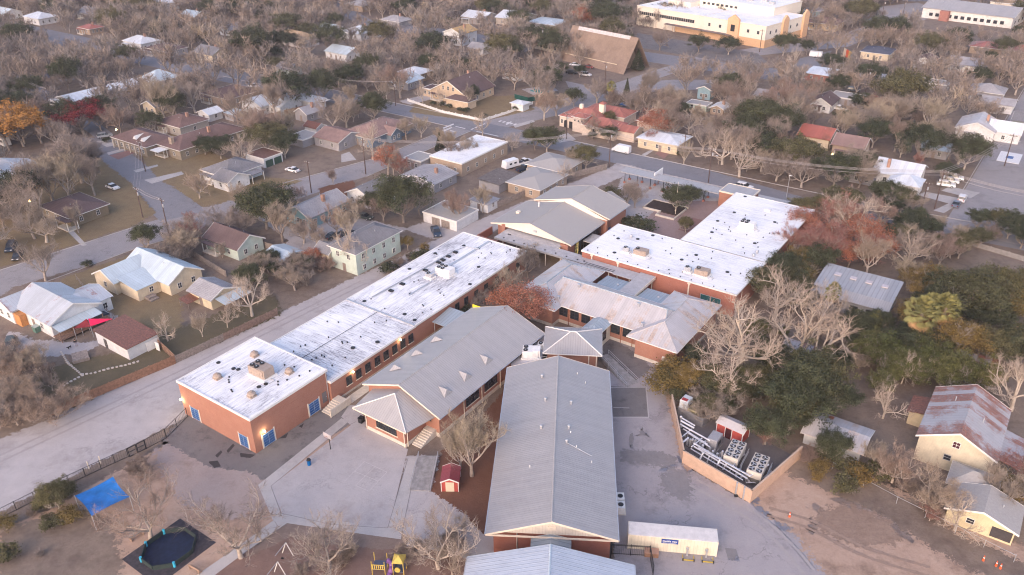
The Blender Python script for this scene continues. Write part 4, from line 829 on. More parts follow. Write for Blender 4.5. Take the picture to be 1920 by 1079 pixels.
t = at('yard_gate', 'black double swing gate in the chain link fence by the alley', 'gate', 243, 858); g1 = M.px(243, 858); g2 = M.px(275, 842); dx, dy = g2[0]-g1[0], g2[1]-g1[1]; L = math.hypot(dx, dy); e = link('leaf', None, t) if False else None
for k in range(2):
    m = MB(); x0 = k*L/2; x1 = x0+L/2-.05
    m.box(x0, x1, -.05, .05, .1, .2); m.box(x0, x1, -.05, .05, .95, 1.03); m.box(x0, x1, -.05, .05, 1.75, 1.88); m.box(x0, x0+.1, -.05, .05, .1, 1.9); m.box(x1-.1, x1, -.05, .05, .1, 1.9)
    for i in range(10): x = x0+.2*i+.1; m.box(x, x+.02, -.01, .01, .15, 1.8) if x < x1 else None
    m.build('leaf', DARK, t, rz=math.atan2(dy, dx))
# board fence along the alley, several stretches of different tone
FB = [((90, 783), (208, 733), 'reddish brown board fence stretch nearest the lower left trees'), ((208, 733), (330, 682), 'reddish brown board fence stretch ending at the alley corner post')]
for a, b_, lb in FB: fence('board_fence', lb, 'fence', [a, b_], 1.9, WOOD, 2.6, (), 0, plain('red_brown_boards', (.25, .14, .095), .9, .3, 2), r=.05, flip=0)
for a, b_, lb, mt in (((331, 681), (420, 639), 'weathered grey board fence stretch right of the corner post', WOODG), ((420, 639), (521, 590), 'weathered grey board fence stretch ending by the scrub', plain('brown_grey_boards', (.24, .17, .14), .9, .3, 2))):
    fence('board_fence', lb, 'fence', [a, b_], 1.7, WOODG, 2.5, (), 0, mt, flip=1)
fence('board_fence', 'board fence between the rusty shed yard and the alley corner', 'fence', [(330, 680), (283, 636)], 1.8, WOOD, 2.4, (), 0, WOOD)
fence('board_fence', 'long grey board fence beside the upper alley behind the carport houses', 'fence', [(912, 398), (1010, 358), (1068, 335), (1138, 318)], 1.9, WOODG, 2.6, (), 0, WOODG)
fence('wire_fence', 'low wire fence along the yellow houses at right', 'fence', [(1560, 880), (1680, 945), (1790, 1000), (1900, 1055)], 1.4, GALV, 5.0, (.97,), 0, r=.035)
fence('wire_fence', 'dark hedge fence between the two houses at left', 'fence', [(144, 525), (172, 562), (235, 618)], 1.4, WOODG, 3, (.5, .95))
fence('white_wall_fence', 'low white masonry fence around the cream corner house', 'fence', [(765, 190), (830, 212), (905, 228)], 1.0, WHITE, 3.2, (), 0, WHITE, r=.14)
fence('white_wall_fence', 'low white masonry fence along the side street of the corner house', 'fence', [(905, 228), (953, 213), (998, 196)], 1.0, WHITE, 3.2, (), 0, WHITE, r=.14)
fence('green_screen_fence', 'dark green fabric screen fence beside the pool', 'fence', [(965, 185), (990, 192), (1018, 186), (1020, 178)], 1.8, DARK, 3, (), 0, plain('green_fabric', (.01, .07, .06), .8, .2))
fence('yard_fence', 'pale fence along the grassy yard below the right-hand street', 'fence', [(1660, 432), (1790, 452), (1925, 492)], 1.3, CONCB, 4, (), 0, plain('grey_panels', (.30, .28, .27), .9, .15), flip=0)
fence('brick_garden_wall', 'curved terracotta garden wall beyond the red tiled house', 'fence', [(1150, 186), (1170, 190), (1195, 196)], 1.7, BRICK, 4, (), 0, plain('terracotta_wall', (.42, .22, .15), .9, .15), flip=0)
# chiller yard wall
TAN = plain('tan_masonry', (.52, .36, .27), .9, .1, 1.0)
P = [G(1258, 762), G(1280, 868), G(1406, 943), G(1499, 860)]; c = P[2]; t = thing('masonry_wall', 'tan masonry wall enclosing the chiller yard', 'wall', (c[0], c[1], 0))
for k, (a, b_) in enumerate(zip(P, P[1:])):
    L = math.hypot(b_[0]-a[0], b_[1]-a[1]); MB().box(-.1, L+.1, -.1, .1, 0, 2.4).build('wall', TAN, t, loc=(a[0]-c[0], a[1]-c[1], 0), rz=math.atan2(b_[1]-a[1], b_[0]-a[0])); MB().box(-.12, L+.12, -.13, .13, 2.4, 2.47).build('coping', plain('tan_coping', (.50, .38, .30), .9, .08), t, loc=(a[0]-c[0], a[1]-c[1], 0), rz=math.atan2(b_[1]-a[1], b_[0]-a[0]))
q = M.px(1378, 928); r_ = M.px(1391, 936)
for i, (u, v) in enumerate(((1378, 927), (1392, 935))):
    p = G(u, v); d = thing('wall_conduit', ('grey conduit on the tan wall, the left one with a black base', 'grey conduit on the tan wall, nearest its corner')[i], 'conduit', (p[0], p[1], 0), 0, 'conduits on the tan wall'); MB().box(-.1, .1, -.3, -.12, 0, 2.5).build('duct', GALV, d)
    if i == 0: MB().box(-.25, .3, -.7, -.3, 0, .25).build('base', DARK, d)
patch('chiller_yard', [(1262, 765), (1283, 866), (1405, 938), (1495, 860), (1430, 825), (1330, 770)], ground('yard_gravel', [(.3, (.10, .09, .095)), (.7, (.22, .2, .2))], (.1, .6, 5)), 0)
def chiller(label, u, v):
    p = G(u, v); t = thing('chiller', label, 'chiller', (p[0], p[1], 0), -RAD(31), 'chillers in the tan walled yard')
    W_, L, h = 2.3, 4.6, 2.6
    MB().box(-W_/2, W_/2, -L/2, L/2, 1.3, h).build('cabinet', plain('beige_chiller', (.56, .52, .47), .6, .07), t)
    MB().taper(-W_/2+.25, W_/2-.25, -L/2+.15, L/2-.15, .3, 1.3, -.15, -.05).build('coil', plain('coil_dark', (.16, .155, .15), .7, .2), t)
    for x in (-W_/2+.1, W_/2-.1):
        for y in (-L/2+.1, L/2-.1): box_part(t, 'leg', GALV, x-.06, x+.06, y-.06, y+.06, 0, 1.3)
    for i in range(4):
        for j in (-1, 1):
            x = j*.56; y = -L/2+.6+i*1.13; f = MB().cyl(x, y, h, h+.07, .46, .46, 18).build('fan', TRIMD, t)
            g = MB()
            for k in range(3):
                a = k*2.1+i+j; g.add([(x+.08*cos(a-.5), y+.08*sin(a-.5), h+.08), (x+.42*cos(a-.3), y+.42*sin(a-.3), h+.08), (x+.42*cos(a+.45), y+.42*sin(a+.45), h+.1), (x+.1*cos(a+.6), y+.1*sin(a+.6), h+.1)], [(0, 1, 2, 3)])
            g.cyl(x, y, h+.07, h+.13, .1, .1, 8); g.build('blade', GALV, f)
    MB().path([(W_/2+.45, -L/2, .9), (W_/2+.45, L/2+.2, .9)], .09).path([(W_/2+.45, -L/2, 1.5), (W_/2+.45, L/2+.2, 1.5)], .06).build('pipe', GALV, t)
chiller('beige chiller with eight fans next to the red shed with grey roof', 1375, 866)
chiller('beige chiller with eight fans nearest the corner of the tan wall', 1418, 893)
# insulated pipework
PIP = plain('silver_lagging', (.66, .66, .70), .35, .12, 3, metal=.4)
t = at('pipe_rack', 'maze of silver insulated pipes along the inside of the tan wall', 'pipework', 1330, 850)
o_ = G(1330, 850)
def pp(u, v, z): g_ = G(u, v, z); a = RAD(35); dx, dy = g_[0]-o_[0], g_[1]-o_[1]; return (dx*cos(a)-dy*sin(a), dx*sin(a)+dy*cos(a), z)
for pts, r in (([(1276, 796, 2.1), (1330, 826, 2.1), (1330, 829, 1.2)], .13), ([(1278, 790, 2.3), (1300, 802, 2.3)], .16), ([(1280, 785, 2.3), (1302, 798, 2.3)], .13), ([(1282, 805, 1.8), (1326, 833, 1.8)], .1), ([(1290, 812, 1.8), (1330, 838, 1.8)], .1),
    ([(1302, 832, 2.0), (1345, 858, 2.0), (1406, 893, 2.0), (1440, 872, 2.0)], .15), ([(1302, 838, 1.7), (1400, 897, 1.7), (1404, 902, 1.0)], .13), ([(1296, 842, 1.4), (1392, 900, 1.4)], .1), ([(1310, 840, 2.3), (1398, 889, 2.3)], .08), ([(1350, 862, 2.0), (1345, 872, 1.2), (1345, 874, .2)], .15), ([(1318, 850, 2.0), (1313, 860, 1.2), (1313, 864, .2)], .15), ([(1330, 856, 1.8), (1326, 866, .8)], .12), ([(1290, 822, 2.1), (1280, 830, 2.1), (1280, 836, .4)], .16), ([(1297, 805, 1.9), (1278, 820, 1.9)], .1), ([(1316, 822, 1.9), (1297, 838, 1.9)], .1), ([(1362, 870, 2.0), (1356, 880, .6)], .15), ([(1375, 873, 2.0), (1368, 884, .4)], .12), ([(1277, 782, 2.2), (1277, 800, .2)], .2), ([(1400, 905, .5), (1420, 905, .5), (1446, 884, .5)], .12), ([(1372, 868, .5), (1396, 852, .5)], .12)):
    m = MB().path([pp(*p) for p in pts], r, 10)
    for p in pts: q = pp(*p); m.dome(q[0], q[1], q[2]-r*.3, r*1.25, r*1.4, 8)
    m.build('pipe', PIP, t)
rs = random.Random(9)
for i in range(26):
    u = 1285+i*4.6; v = 815+i*2.9+rs.uniform(-6, 10); q = pp(u, v, 1.2); MB().box(q[0]-.14, q[0]+.14, q[1]-.14, q[1]+.14, rs.uniform(.2, .8), rs.uniform(1.3, 2.2)).build('valve', PIP if i % 2 else GALV, t)
for i in range(12):
    q = pp(1288+i*10, 830+i*6.0, 0); MB().box(q[0]-.05, q[0]+.05, q[1]-.05, q[1]+.05, 0, 1.9).build('support', GALV, t)
for lb, u, v, w, d, h, mt, az in (('tall pale blue-grey cabinet with a red topped vent behind the tan wall', 1284, 777, 1.5, 2.0, 3.3, plain('pale_cabinet', (.52, .56, .60), .5, .06), 38), ('rounded khaki fuel tank beside the tall cabinet', 1301, 783, 2.0, 1.9, 1.9, plain('khaki', (.30, .26, .15), .5, .1), 38), ('grey box-like heat exchanger in front of the red shed', 1338, 838, 1.7, 2.6, 2.2, plain('grey_cab', (.30, .30, .33), .5, .1), 35), ('dark grey pump cabinet under the silver pipes', 1310, 842, 2.0, 1.6, 1.4, plain('dark_cab', (.16, .16, .18), .5, .1), 35)):
    q = at('equipment_cabinet', lb, 'cabinet', u, v, az); m = MB().box(-w/2, w/2, -d/2, d/2, .12, h); m.taper(-w/2, w/2, -d/2, d/2, h, h+.12, .12, .12); m.build('body', mt, q); box_part(q, 'plinth', CONCD, -w/2-.15, w/2+.15, -d/2-.15, d/2+.15, 0, .12)
    box_part(q, 'door', mt, -w/2+.15, w/2-.15, -d/2-.03, -d/2, .3, h-.25); box_part(q, 'louver', TRIMD, w/2, w/2+.03, -d/4, d/4, h*.4, h*.75)
    if 'red topped' in lb: box_part(q, 'vent', plain('red_vent', (.30, .04, .04), .6), -w/2+.2, w/2-.3, -d/2+.1, -d/2+.8, h+.121, h+.2)
q = M.px(1270, 778); fence('screen_wall', 'grey masonry screen around the khaki tank', 'wall', [(1270, 780), (1316, 802), (1330, 790)], 2.0, CONCD, 3, (), 0, plain('grey_screen', (.21, .205, .22), .9, .15), flip=0)
def shed(label, fr, x0, x1, y0, y1, h, rise, wall, roof, trim, ax='y', door=None, over=.15):
    b = Bld('garden_shed', label, 'shed', fr, (x0+x1)/2, (y0+y1)/2, foot=2.5); b.walls(x0, x1, y0, y1, h, wall, gable=(ax, rise)); b.gable(x0, x1, y0, y1, h, rise, ax, roof, over=over, th=.08, trim=trim)
    for x in (x0, x1):
        for y in (y0, y1): b.part('corner_trim', MB().box(x-.06, x+.06, y-.06, y+.06, 0, h), trim)
    return b
SF = Frame(32, G(1420, 816)); sp = siding('red_shed_siding', (.45, .085, .07), vert=True); 
b = shed('low red shed with pale grey roof and open dark doorway behind the chillers', Frame(131, G(1342, 813)), -2.6, 0, 0, 4.6, 2.3, .5, sp, plain('pale_shed_roof', (.52, .49, .50), .7, .06), TRIMW)
b.part('doorway', MB().box(.01, .04, 1.6, 2.7, 0, 2.0), plain('dark_interior', (.05, .012, .015), .9)); b.part('door_trim', MB().box(.02, .07, 1.5, 1.6, 0, 2.1).box(.02, .07, 2.7, 2.8, 0, 2.1), TRIMW)
b = shed('small red shed with dark red metal roof and cream double door near the playground', Frame(2, G(828, 922)), 0, 2.6, 0, 3.3, 2.0, .6, sp, metalroof('dark_red_roof', (.27, .05, .06), sp=.3), TRIMW)
b.part('door', MB().box(.65, 1.95, -.04, 0, .05, 1.85), plain('cream_door', (.70, .62, .48), .6, .05))
# ramps and steps
def aramp(label, pts, z0, z1, px=True):
    P = [G(*p) for p in pts]; c = P[0]; t = thing('access_ramp', label, 'ramp', (c[0], c[1], 0)); q = [(p[0]-c[0], p[1]-c[1]) for p in P]
    MB().add([(q[0][0], q[0][1], z0), (q[1][0], q[1][1], z0), (q[2][0], q[2][1], z1), (q[3][0], q[3][1], z1)]+[(a, b_, -.01) for a, b_ in q], [(0, 1, 2, 3), (4, 5, 1, 0), (5, 6, 2, 1), (6, 7, 3, 2), (7, 4, 0, 3)]).build('slab', CONCD, t)
    for a, b_, za, zb in ((1, 2, z0, z1), (3, 0, z1, z0)):
        MB().tube((q[a][0], q[a][1], za+.9), (q[b_][0], q[b_][1], zb+.9), .04).tube((q[a][0], q[a][1], za+.45), (q[b_][0], q[b_][1], zb+.45), .03).build('handrail', GALV, t)
        for k in range(4): f = k/3; x = q[a][0]+(q[b_][0]-q[a][0])*f; y = q[a][1]+(q[b_][1]-q[a][1])*f; MB().tube((x, y, 0), (x, y, za+(zb-za)*f+.9), .03).build('post', GALV, t)
aramp('long grey concrete ramp between the court and the red shed', [(768, 920), (808, 922), (822, 862), (786, 862)], .15, .8)
aramp('grey metal ramp left of the old building leading to the yard', [(1175, 727), (1196, 718), (1140, 672), (1124, 676)], .1, 1.0)
t = at('concrete_steps', 'concrete stairway beside the small door of the brick block', 'steps', 637, 760); m = MB()
for i in range(7): m.box(-1.2, 1.2, -i*.45-.45, -i*.45+1.0, 0, 1.1-.15*i)
m.build('steps', CONCB, t); MB().box(1.2, 1.4, -3.4, 1.4, 0, 1.5).build('side_wall', CONCB, t)
# playground and yard furniture
BL = plain('blue_tarp', (.015, .15, .46), .6, .3, .5)
P = [G(140, 930, 2.7), G(212, 894, 2.7), G(243, 932, 2.7), G(172, 968, 2.7)]; c = (sum(p[0] for p in P)/4, sum(p[1] for p in P)/4); t = thing('shade_sail', 'bright blue shade tarp stretched over the playground', 'shade', (c[0], c[1], 0))
m = MB(); n = 8
for i in range(n+1):
    for j in range(n+1):
        a, b_ = i/n, j/n; x = (P[0][0]*(1-a)+P[1][0]*a)*(1-b_)+(P[3][0]*(1-a)+P[2][0]*a)*b_-c[0]; y = (P[0][1]*(1-a)+P[1][1]*a)*(1-b_)+(P[3][1]*(1-a)+P[2][1]*a)*b_-c[1]
        k = (1-.07*sin(pi*a))*(1-.07*sin(pi*b_)); m.v.append((x*k, y*k, 2.7-.5*sin(pi*a)*sin(pi*b_)))
m.f = [(i*(n+1)+j, i*(n+1)+j+1, (i+1)*(n+1)+j+1, (i+1)*(n+1)+j) for i in range(n) for j in range(n)]; m.build('canvas', BL, t, True)
for p in P: MB().tube((p[0]-c[0], p[1]-c[1], 0), (p[0]-c[0], p[1]-c[1], 2.75), .06).build('post', GALV, t)
# ball pit
t = at('ball_pit', 'dark octagonal ball game pit with light blue corner brackets on a black mat', 'play pit', 318, 1032, 35)
MB().box(-4.0, 4.2, -4.8, 4.6, .01, .06).build('mat', plain('black_mat', (.055, .05, .06), .95, .3, 2), t)
R_ = 3.5; oc = [(R_*cos(pi/8+k*pi/4), R_*1.08*sin(pi/8+k*pi/4)) for k in range(8)]; MB().prism([(x*.97, y*.97) for x, y in oc], .06, .1).build('floor', plain('pit_floor', (.012, .02, .05), .5, .3), t)
for k in range(8):
    a, b_ = oc[k], oc[(k+1) % 8]; L = math.hypot(b_[0]-a[0], b_[1]-a[1]); MB().box(.05, L-.05, -.05, .05, .06, .85).build('wall_panel', plain('pit_wall', (.03, .045, .045), .6, .2), t, loc=(a[0], a[1], 0), rz=math.atan2(b_[1]-a[1], b_[0]-a[0]))
    if k in (3, 4, 5, 7): MB().cyl(a[0], a[1], .06, .95, .2, .2, 6).build('bracket', plain('light_blue', (.05, .42, .62), .5), t)
def bench(label, u, v, az, L=2.2):
    t = at('bench', label, 'bench', u, v, az, 'wooden benches by the play pit'); w = plain('bench_wood', (.36, .25, .19), .8, .2)
    MB().box(-L/2, L/2, -.2, .2, .42, .47).build('seat', w, t); MB().box(-L/2, L/2, .25, .3, .55, .95).build('backrest', w, t)
    for x in (-L/2+.2, L/2-.2): MB().box(x-.05, x+.05, -.2, .3, 0, .42).box(x-.05, x+.05, .3, .36, 0, .95).build('leg', w, t)
bench('wooden bench under the bare tree left of the ball pit', 257, 1008, 130); bench('pinkish bench at the lower right of the ball pit', 368, 1070, 210)
# play structure
t = at('play_structure', 'yellow and purple climbing frame with a tube slide at the bottom of the view', 'playset', 714, 1074, 5)
t.scale = (.8, .8, .8); YL = plain('play_yellow', (.50, .38, .09), .6, .2); PU = plain('play_purple', (.22, .10, .28), .45, .15)
for x in (-1.2, 1.0, 2.4, 4.2):
    for y in (-.8, 1.2): MB().tube((x, y, 0), (x, y, 3.4), .08).build('post', YL, t)
MB().box(-1.2, 1.0, -.8, 1.2, 1.5, 1.6).build('deck', plain('play_deck', (.08, .10, .16), .7), t); MB().box(2.4, 4.2, -.8, 1.2, 1.2, 1.3).build('deck', plain('play_deck', (.08, .10, .16), .7), t)
m = MB().box(-1.2, 1.0, -.86, -.8, 1.65, 1.75).box(-1.2, 1.0, -.86, -.8, 2.6, 2.75)
for i in range(7): m.box(-1.1+i*.33, -.95+i*.33, -.86, -.8, 1.7, 2.7)
m.build('railing', YL, t); m = MB()
pts = [(1.1, .6, 2.3), (1.8, .5, 2.2), (2.1, -.2, 1.8), (1.9, -1.0, 1.2), (1.6, -1.7, .6), (1.5, -2.6, .4)]
for a, b_ in zip(pts, pts[1:]): m.tube(a, b_, .42, .42, 12)
m.build('tube_slide', PU, t, True); MB().add([(2.3, -.9, 3.3), (4.3, -.9, 3.3), (4.3, 1.3, 3.3), (2.3, 1.3, 3.3), (3.3, .2, 4.2)], [(0, 1, 4), (1, 2, 4), (2, 3, 4), (3, 0, 4)]).build('roof', YL, t); MB().tube((3.2, -1.0, 1.9), (3.2, -.8, 1.9), .5, .5, 14).build('panel', YL, t)
for lb, u, v in (('white A-frame swing top on the mulch, the upper one', 540, 1040), ('white A-frame swing top on the mulch, the lower one', 525, 1076)):
    q = at('swing_frame', lb, 'swing', u, v, 20, 'white swing frames'); MB().tube((-.9, 0, 0), (0, 0, 2.3), .05).tube((.9, 0, 0), (0, 0, 2.3), .05).build('legs', WHITE, q); MB().tube((0, 0, 2.3), (.0, -2.5, 2.3), .05).build('crossbar', GALV, q)
    MB().box(-.2, .2, -1.4, -1.1, .5, .55).build('seat', BLACK, q); MB().tube((-.18, -1.25, .55), (0, -1.25, 2.3), .012).tube((.18, -1.25, .55), (0, -1.25, 2.3), .012).build('chain', DARK, q)
t = at('basketball_hoop', 'basketball hoop on a dark post at the edge of the court', 'hoop', 620, 843, 35); MB().tube((0, 0, 0), (0, 0, 3.0), .07).build('post', DARK, t); MB().box(-.9, .9, -.35, -.3, 2.6, 3.5).build('backboard', plain('smoky_board', (.45, .42, .44), .4), t)
m = MB()
for k in range(12): a = k*pi/6; m.tube((.23*cos(a), -.6+.23*sin(a), 2.9), (.23*cos(a+pi/6), -.6+.23*sin(a+pi/6), 2.9), .02, .02, 4)
m.build('rim', plain('rim_red', (.4, .06, .03), .5), t); MB().tube((0, 0, 2.7), (0, -.35, 3.0), .05).build('arm', DARK, t)
t = at('trash_barrel', 'round blue trash barrel with dark lid on the court', 'bin', 580, 872); MB().cyl(0, 0, 0, 1.0, .3, .33, 16).build('barrel', plain('bin_blue', (.0, .11, .33), .4), t); MB().cyl(0, 0, 1.0, 1.15, .35, .3, 16).dome(0, 0, 1.15, .3, .2, 12).build('lid', DARK, t)
t = at('trash_bin', 'dark wheeled bin beside the low hip roofed bay', 'bin', 678, 792, 30); MB().taper(-.35, .35, -.4, .4, 0, 1.0, -.05, -.05).build('body', DARK, t); MB().box(-.42, .42, -.46, .46, 1.0, 1.06).build('lid', BLACK, t); MB().tube((-.35, .4, .15), (.35, .4, .15), .12).build('wheel', BLACK, t)
t = at('condenser_rack', 'row of white condensers beside the long gable building', 'condenser', 1161, 945, 4); MB().box(-.9, .9, -2.4, 1.4, 0, .1).build('slab', CONCB, t)
for y in (-1.5, .3): box_part(t, 'cabinet', WHITE, -.5, .7, y-.75, y+.75, .1, 1.3); box_part(t, 'grille', TRIMD, .7, .72, y-.6, y+.6, .3, 1.1); MB().cyl(.1, y, 1.3, 1.36, .4, .4, 14).build('fan', DARK, t)
for i in range(4): MB().tube((-.8, 1.8+i*.45, 1.2), (-.8, 1.8+i*.45, 1.3), .2).build('tank', WHITE, t); MB().cyl(-.8, 1.8+i*.45, 0, 1.2, .16, .16, 8).build('tank_stand', WHITE, t)
for i, (u, v) in enumerate(((1480, 970), (1843, 1052), (1867, 1062), (1875, 1067))):
    t = at('traffic_cone', ('lone orange traffic cone at the yard edge', 'orange traffic cone left of the pair near the wire fence', 'orange traffic cone, first of the close pair by the fence', 'orange traffic cone, last of the close pair by the fence')[i], 'cone', u, v, 0, 'orange traffic cones'); cm = plain('cone_orange', (.75, .12, .04), .5, .05)
    MB().cyl(0, 0, .04, 1.0, .17, .05, 10).build('body', cm, t); MB().box(-.25, .25, -.25, .25, 0, .04).build('base', BLACK, t); MB().cyl(0, 0, .55, .72, .112, .09, 10).build('band', WHITE, t)
for i, (u, v) in enumerate(((167, 879), (189, 869))):
    t = at('bollard', ('pale bollard beside the gravel alley fence, left one', 'pale bollard beside the gravel alley fence, right one')[i], 'bollard', u, v, 0, 'pale bollards by the alley'); MB().cyl(0, 0, 0, 1.4, .09, .09, 10).build('tube', CREAM, t); MB().dome(0, 0, 1.4, .09, .07, 8).build('cap', CREAM, t)
t = at('flagpole', 'cream flagpole in the planter of the front plaza', 'flagpole', 1266, 403); MB().cyl(0, 0, 0, 9, .09, .05, 10).build('pole', CREAM, t); MB().dome(0, 0, 9, .1, .15, 8).build('finial', CREAM, t)
t = at('planter_wall', 'stepped pale masonry planter around the plaza oaks', 'planter', 1250, 395)
for x0, x1, y0, y1 in ((-6, -1, -2.2, -1.9), (-1, -.7, -4.5, -1.9), (-1, 4, -4.8, -4.5), (4, 4.3, -4.8, 3), (-6, -5.7, -2.2, 4), (-5.7, 4.3, 4, 4.3)): box_part(t, 'wall', CONCB, x0, x1, y0, y1, 0, .5)
box_part(t, 'soil', plain('dark_soil', (.05, .035, .03), .95, .3), -5.7, 4.0, -1.9, 4.0, 0, .3)
t = at('billboard', 'blank white notice board on two posts facing the street lot', 'sign', 1233, 346, 125); MB().box(-2.6, 2.6, -.12, .12, 2.2, 4.2).build('panel', plain('board_white', (.80, .80, .80), .5, .03), t); MB().cyl(-.3, 0, 0, 2.3, .16).build('post', plain('sign_post', (.3, .2, .18), .8), t); MB().box(-.5, 1.2, -.1, .1, 0, .1).build('footing', CONCD, t)
# stepping stones
rs = random.Random(4); SM = plain('stepping_stone', (.55, .50, .46), .9, .15, 3)
def stones(label, pts, gap=.75):
    P = [G(*p) for p in pts]; c = P[0]; t = thing('stepping_stones', label, 'stone path', (c[0], c[1], 0), 0, 'stepping stone paths')
    acc = 0
    for a, b_ in zip(P, P[1:]):
        L = math.hypot(b_[0]-a[0], b_[1]-a[1]); d = acc
        while d < L:
            x, y = a[0]+(b_[0]-a[0])*d/L-c[0], a[1]+(b_[1]-a[1])*d/L-c[1]; r = rs.uniform(.18, .27)
            MB().prism([(x+r*(1.3 if k % 2 else 1)*cos(k*pi/3+.4), y+r*sin(k*pi/3+.4)) for k in range(6)], .0, .2).build('stone', SM, t); d += gap
        acc = d-L
stones('stepping stone trail from the driveway down to the fork', [(115, 661), (128, 682), (140, 692), (155, 705)]); stones('stepping stone trail curving left toward the board fence', [(155, 705), (130, 718), (110, 730), (108, 742), (113, 751)]); stones('stepping stone trail running right toward the white wall shed', [(155, 703), (175, 701), (205, 692), (235, 686), (262, 678)])
# ================================================================= NEIGHBOURHOOD HOUSES
def sw(c): return siding('house_siding', c)
WH = (.70, .70, .71); CRM = (.66, .56, .42); TANW = (.40, .31, .24); GRYW = (.32, .31, .33); BLUW = (.22, .38, .44); GRNW = (.52, .60, .54); YELW = (.62, .53, .38); STN = (.42, .36, .30)
R = {'gry': shingle('grey_shingle', (.22, .215, .23)), 'lgr': shingle('light_grey_shingle', (.36, .35, .37)), 'brn': shingle('brown_shingle', (.19, .125, .115)), 'pnk': shingle('pinkish_brown_shingle', (.28, .19, .175)),
     'dbr': shingle('dark_brown_shingle', (.14, .10, .10)), 'tan': shingle('tan_shingle', (.44, .31, .20)), 'yel': shingle('ochre_shingle', (.50, .34, .17)), 'red': metalroof('red_painted_roof', (.36, .115, .085), rust=.5, sp=.8, line=.2, met=.0),
     'whi': RWHITE, 'tin': RTIN, 'blu': RBLUEW, 'slt': shingle('slate_blue_shingle', (.10, .11, .15)), 'mem': MEM_L, 'fru': RFULLRUST, 'old': ROLD, 'cgr': RSHING, 'til': metalroof('clay_tile_roof', (.33, .125, .10), sp=.35, line=.45, met=0, rough=.8, streak=.3)}
HOUSES = []
def house(label, s0, s1, t0, t1, h, roof, wallc, rm, nS=3, nE=3, ch=None, porch=None, name='house', cat='house', fr=M, foot=True, wz=.9, frm=None, door=True, wall=None):
    b = Bld(name, label, cat, fr, (t0+t1)/2, (s0+s1)/2, foot=max(s1-s0, t1-t0)*.5+1.2 if foot else None); b.dim = (s0, s1, t0, t1, h)
    if fr is M: HOUSES.append((s0, s1, t0, t1, h))
    kind, ax, rise = roof; wm_ = wall or sw(wallc); rm = R.get(rm, rm) if isinstance(rm, str) else rm
    if kind == 'gable': b.walls(t0, t1, s0, s1, h, wm_, gable=(ax, rise)); b.gable(t0, t1, s0, s1, h, rise, ax, rm, over=.5)
    elif kind == 'hip': b.walls(t0, t1, s0, s1, h, wm_); b.hip(t0, t1, s0, s1, h, rise, rm, over=.5)
    elif kind == 'flat': b.walls(t0, t1, s0, s1, h, wm_); b.flat(t0, t1, s0, s1, h-.1, rm)
    else: b.walls(t0, t1, s0, s1, h-.05, wm_); b.shed(t0, t1, s0, s1, h, rise, ax, rm)
    if nS: b.wins('S', s0, t0+.6, t1-.6, nS, wz, w=1.0, h=1.35, frm=frm)
    if nE: b.wins('E', t1, s0+.6, s1-.6, nE, wz, w=1.0, h=1.35, frm=frm)
    if door: b.door('S', s0, t0+(t1-t0)*.5+1.0 if nS % 2 else (t0+t1)/2, col=(.25, .2, .18))
    if rise:
        q_ = random.Random(int(s0*7+t0)); b.vents([(t0+(t1-t0)*q_.uniform(.25, .4), s0+(s1-s0)*q_.uniform(.3, .7)), (t0+(t1-t0)*q_.uniform(.6, .75), s0+(s1-s0)*q_.uniform(.3, .7))], h+rise*.35, GALV, .09, rise*.6)
        if not ch and 'rust' not in label and q_.random() < .3 and cat == 'house': ch = (t0+(t1-t0)*.7, s0+(s1-s0)*.55)
        if not porch and cat == 'house' and door and q_.random() < .5: porch = (t0+1, t0+1+min(5, (t1-t0)*.5), s0-1.9, s0-.5)
    if ch: b.part('chimney', MB().box(ch[0]-.4, ch[0]+.4, ch[1]-.4, ch[1]+.4, h, h+rise+1.1), plain('chimney_brick', (.36, .22, .17), .9, .2))
    if porch:
        x0, x1, y0, y1 = porch; b.part('porch_roof', MB().box(x0, x1, y0, y1, 2.5, 2.65), rm); b.part('porch_floor', MB().box(x0, x1, y0, y1, 0, .35), CONCB)
        for x in (x0+.15, x1-.15):
            for y in (y0+.15, y1-.15): b.part('porch_post', MB().box(x-.08, x+.08, y-.08, y+.08, .35, 2.5), TRIMW)
    return b
def wing(b, s0, s1, t0, t1, h, roof, wallc, rm, nS=0, nE=0):
    kind, ax, rise = roof; wm_ = sw(wallc); rm = R.get(rm, rm) if isinstance(rm, str) else rm
    if kind == 'gable': b.walls(t0, t1, s0, s1, h, wm_, gable=(ax, rise)); b.gable(t0, t1, s0, s1, h, rise, ax, rm, over=.4)
    elif kind == 'hip': b.walls(t0, t1, s0, s1, h, wm_); b.hip(t0, t1, s0, s1, h, rise, rm, over=.4)
    elif kind == 'flat': b.walls(t0, t1, s0, s1, h, wm_); b.flat(t0, t1, s0, s1, h-.1, rm)
    else: b.walls(t0, t1, s0, s1, h-.05, wm_); b.shed(t0, t1, s0, s1, h, rise, ax, rm)
    if nS: b.wins('S', s0, t0+.4, t1-.4, nS, .9, w=1.0, h=1.35)
    if nE: b.wins('E', t1, s0+.4, s1-.4, nE, .9, w=1.0, h=1.35)
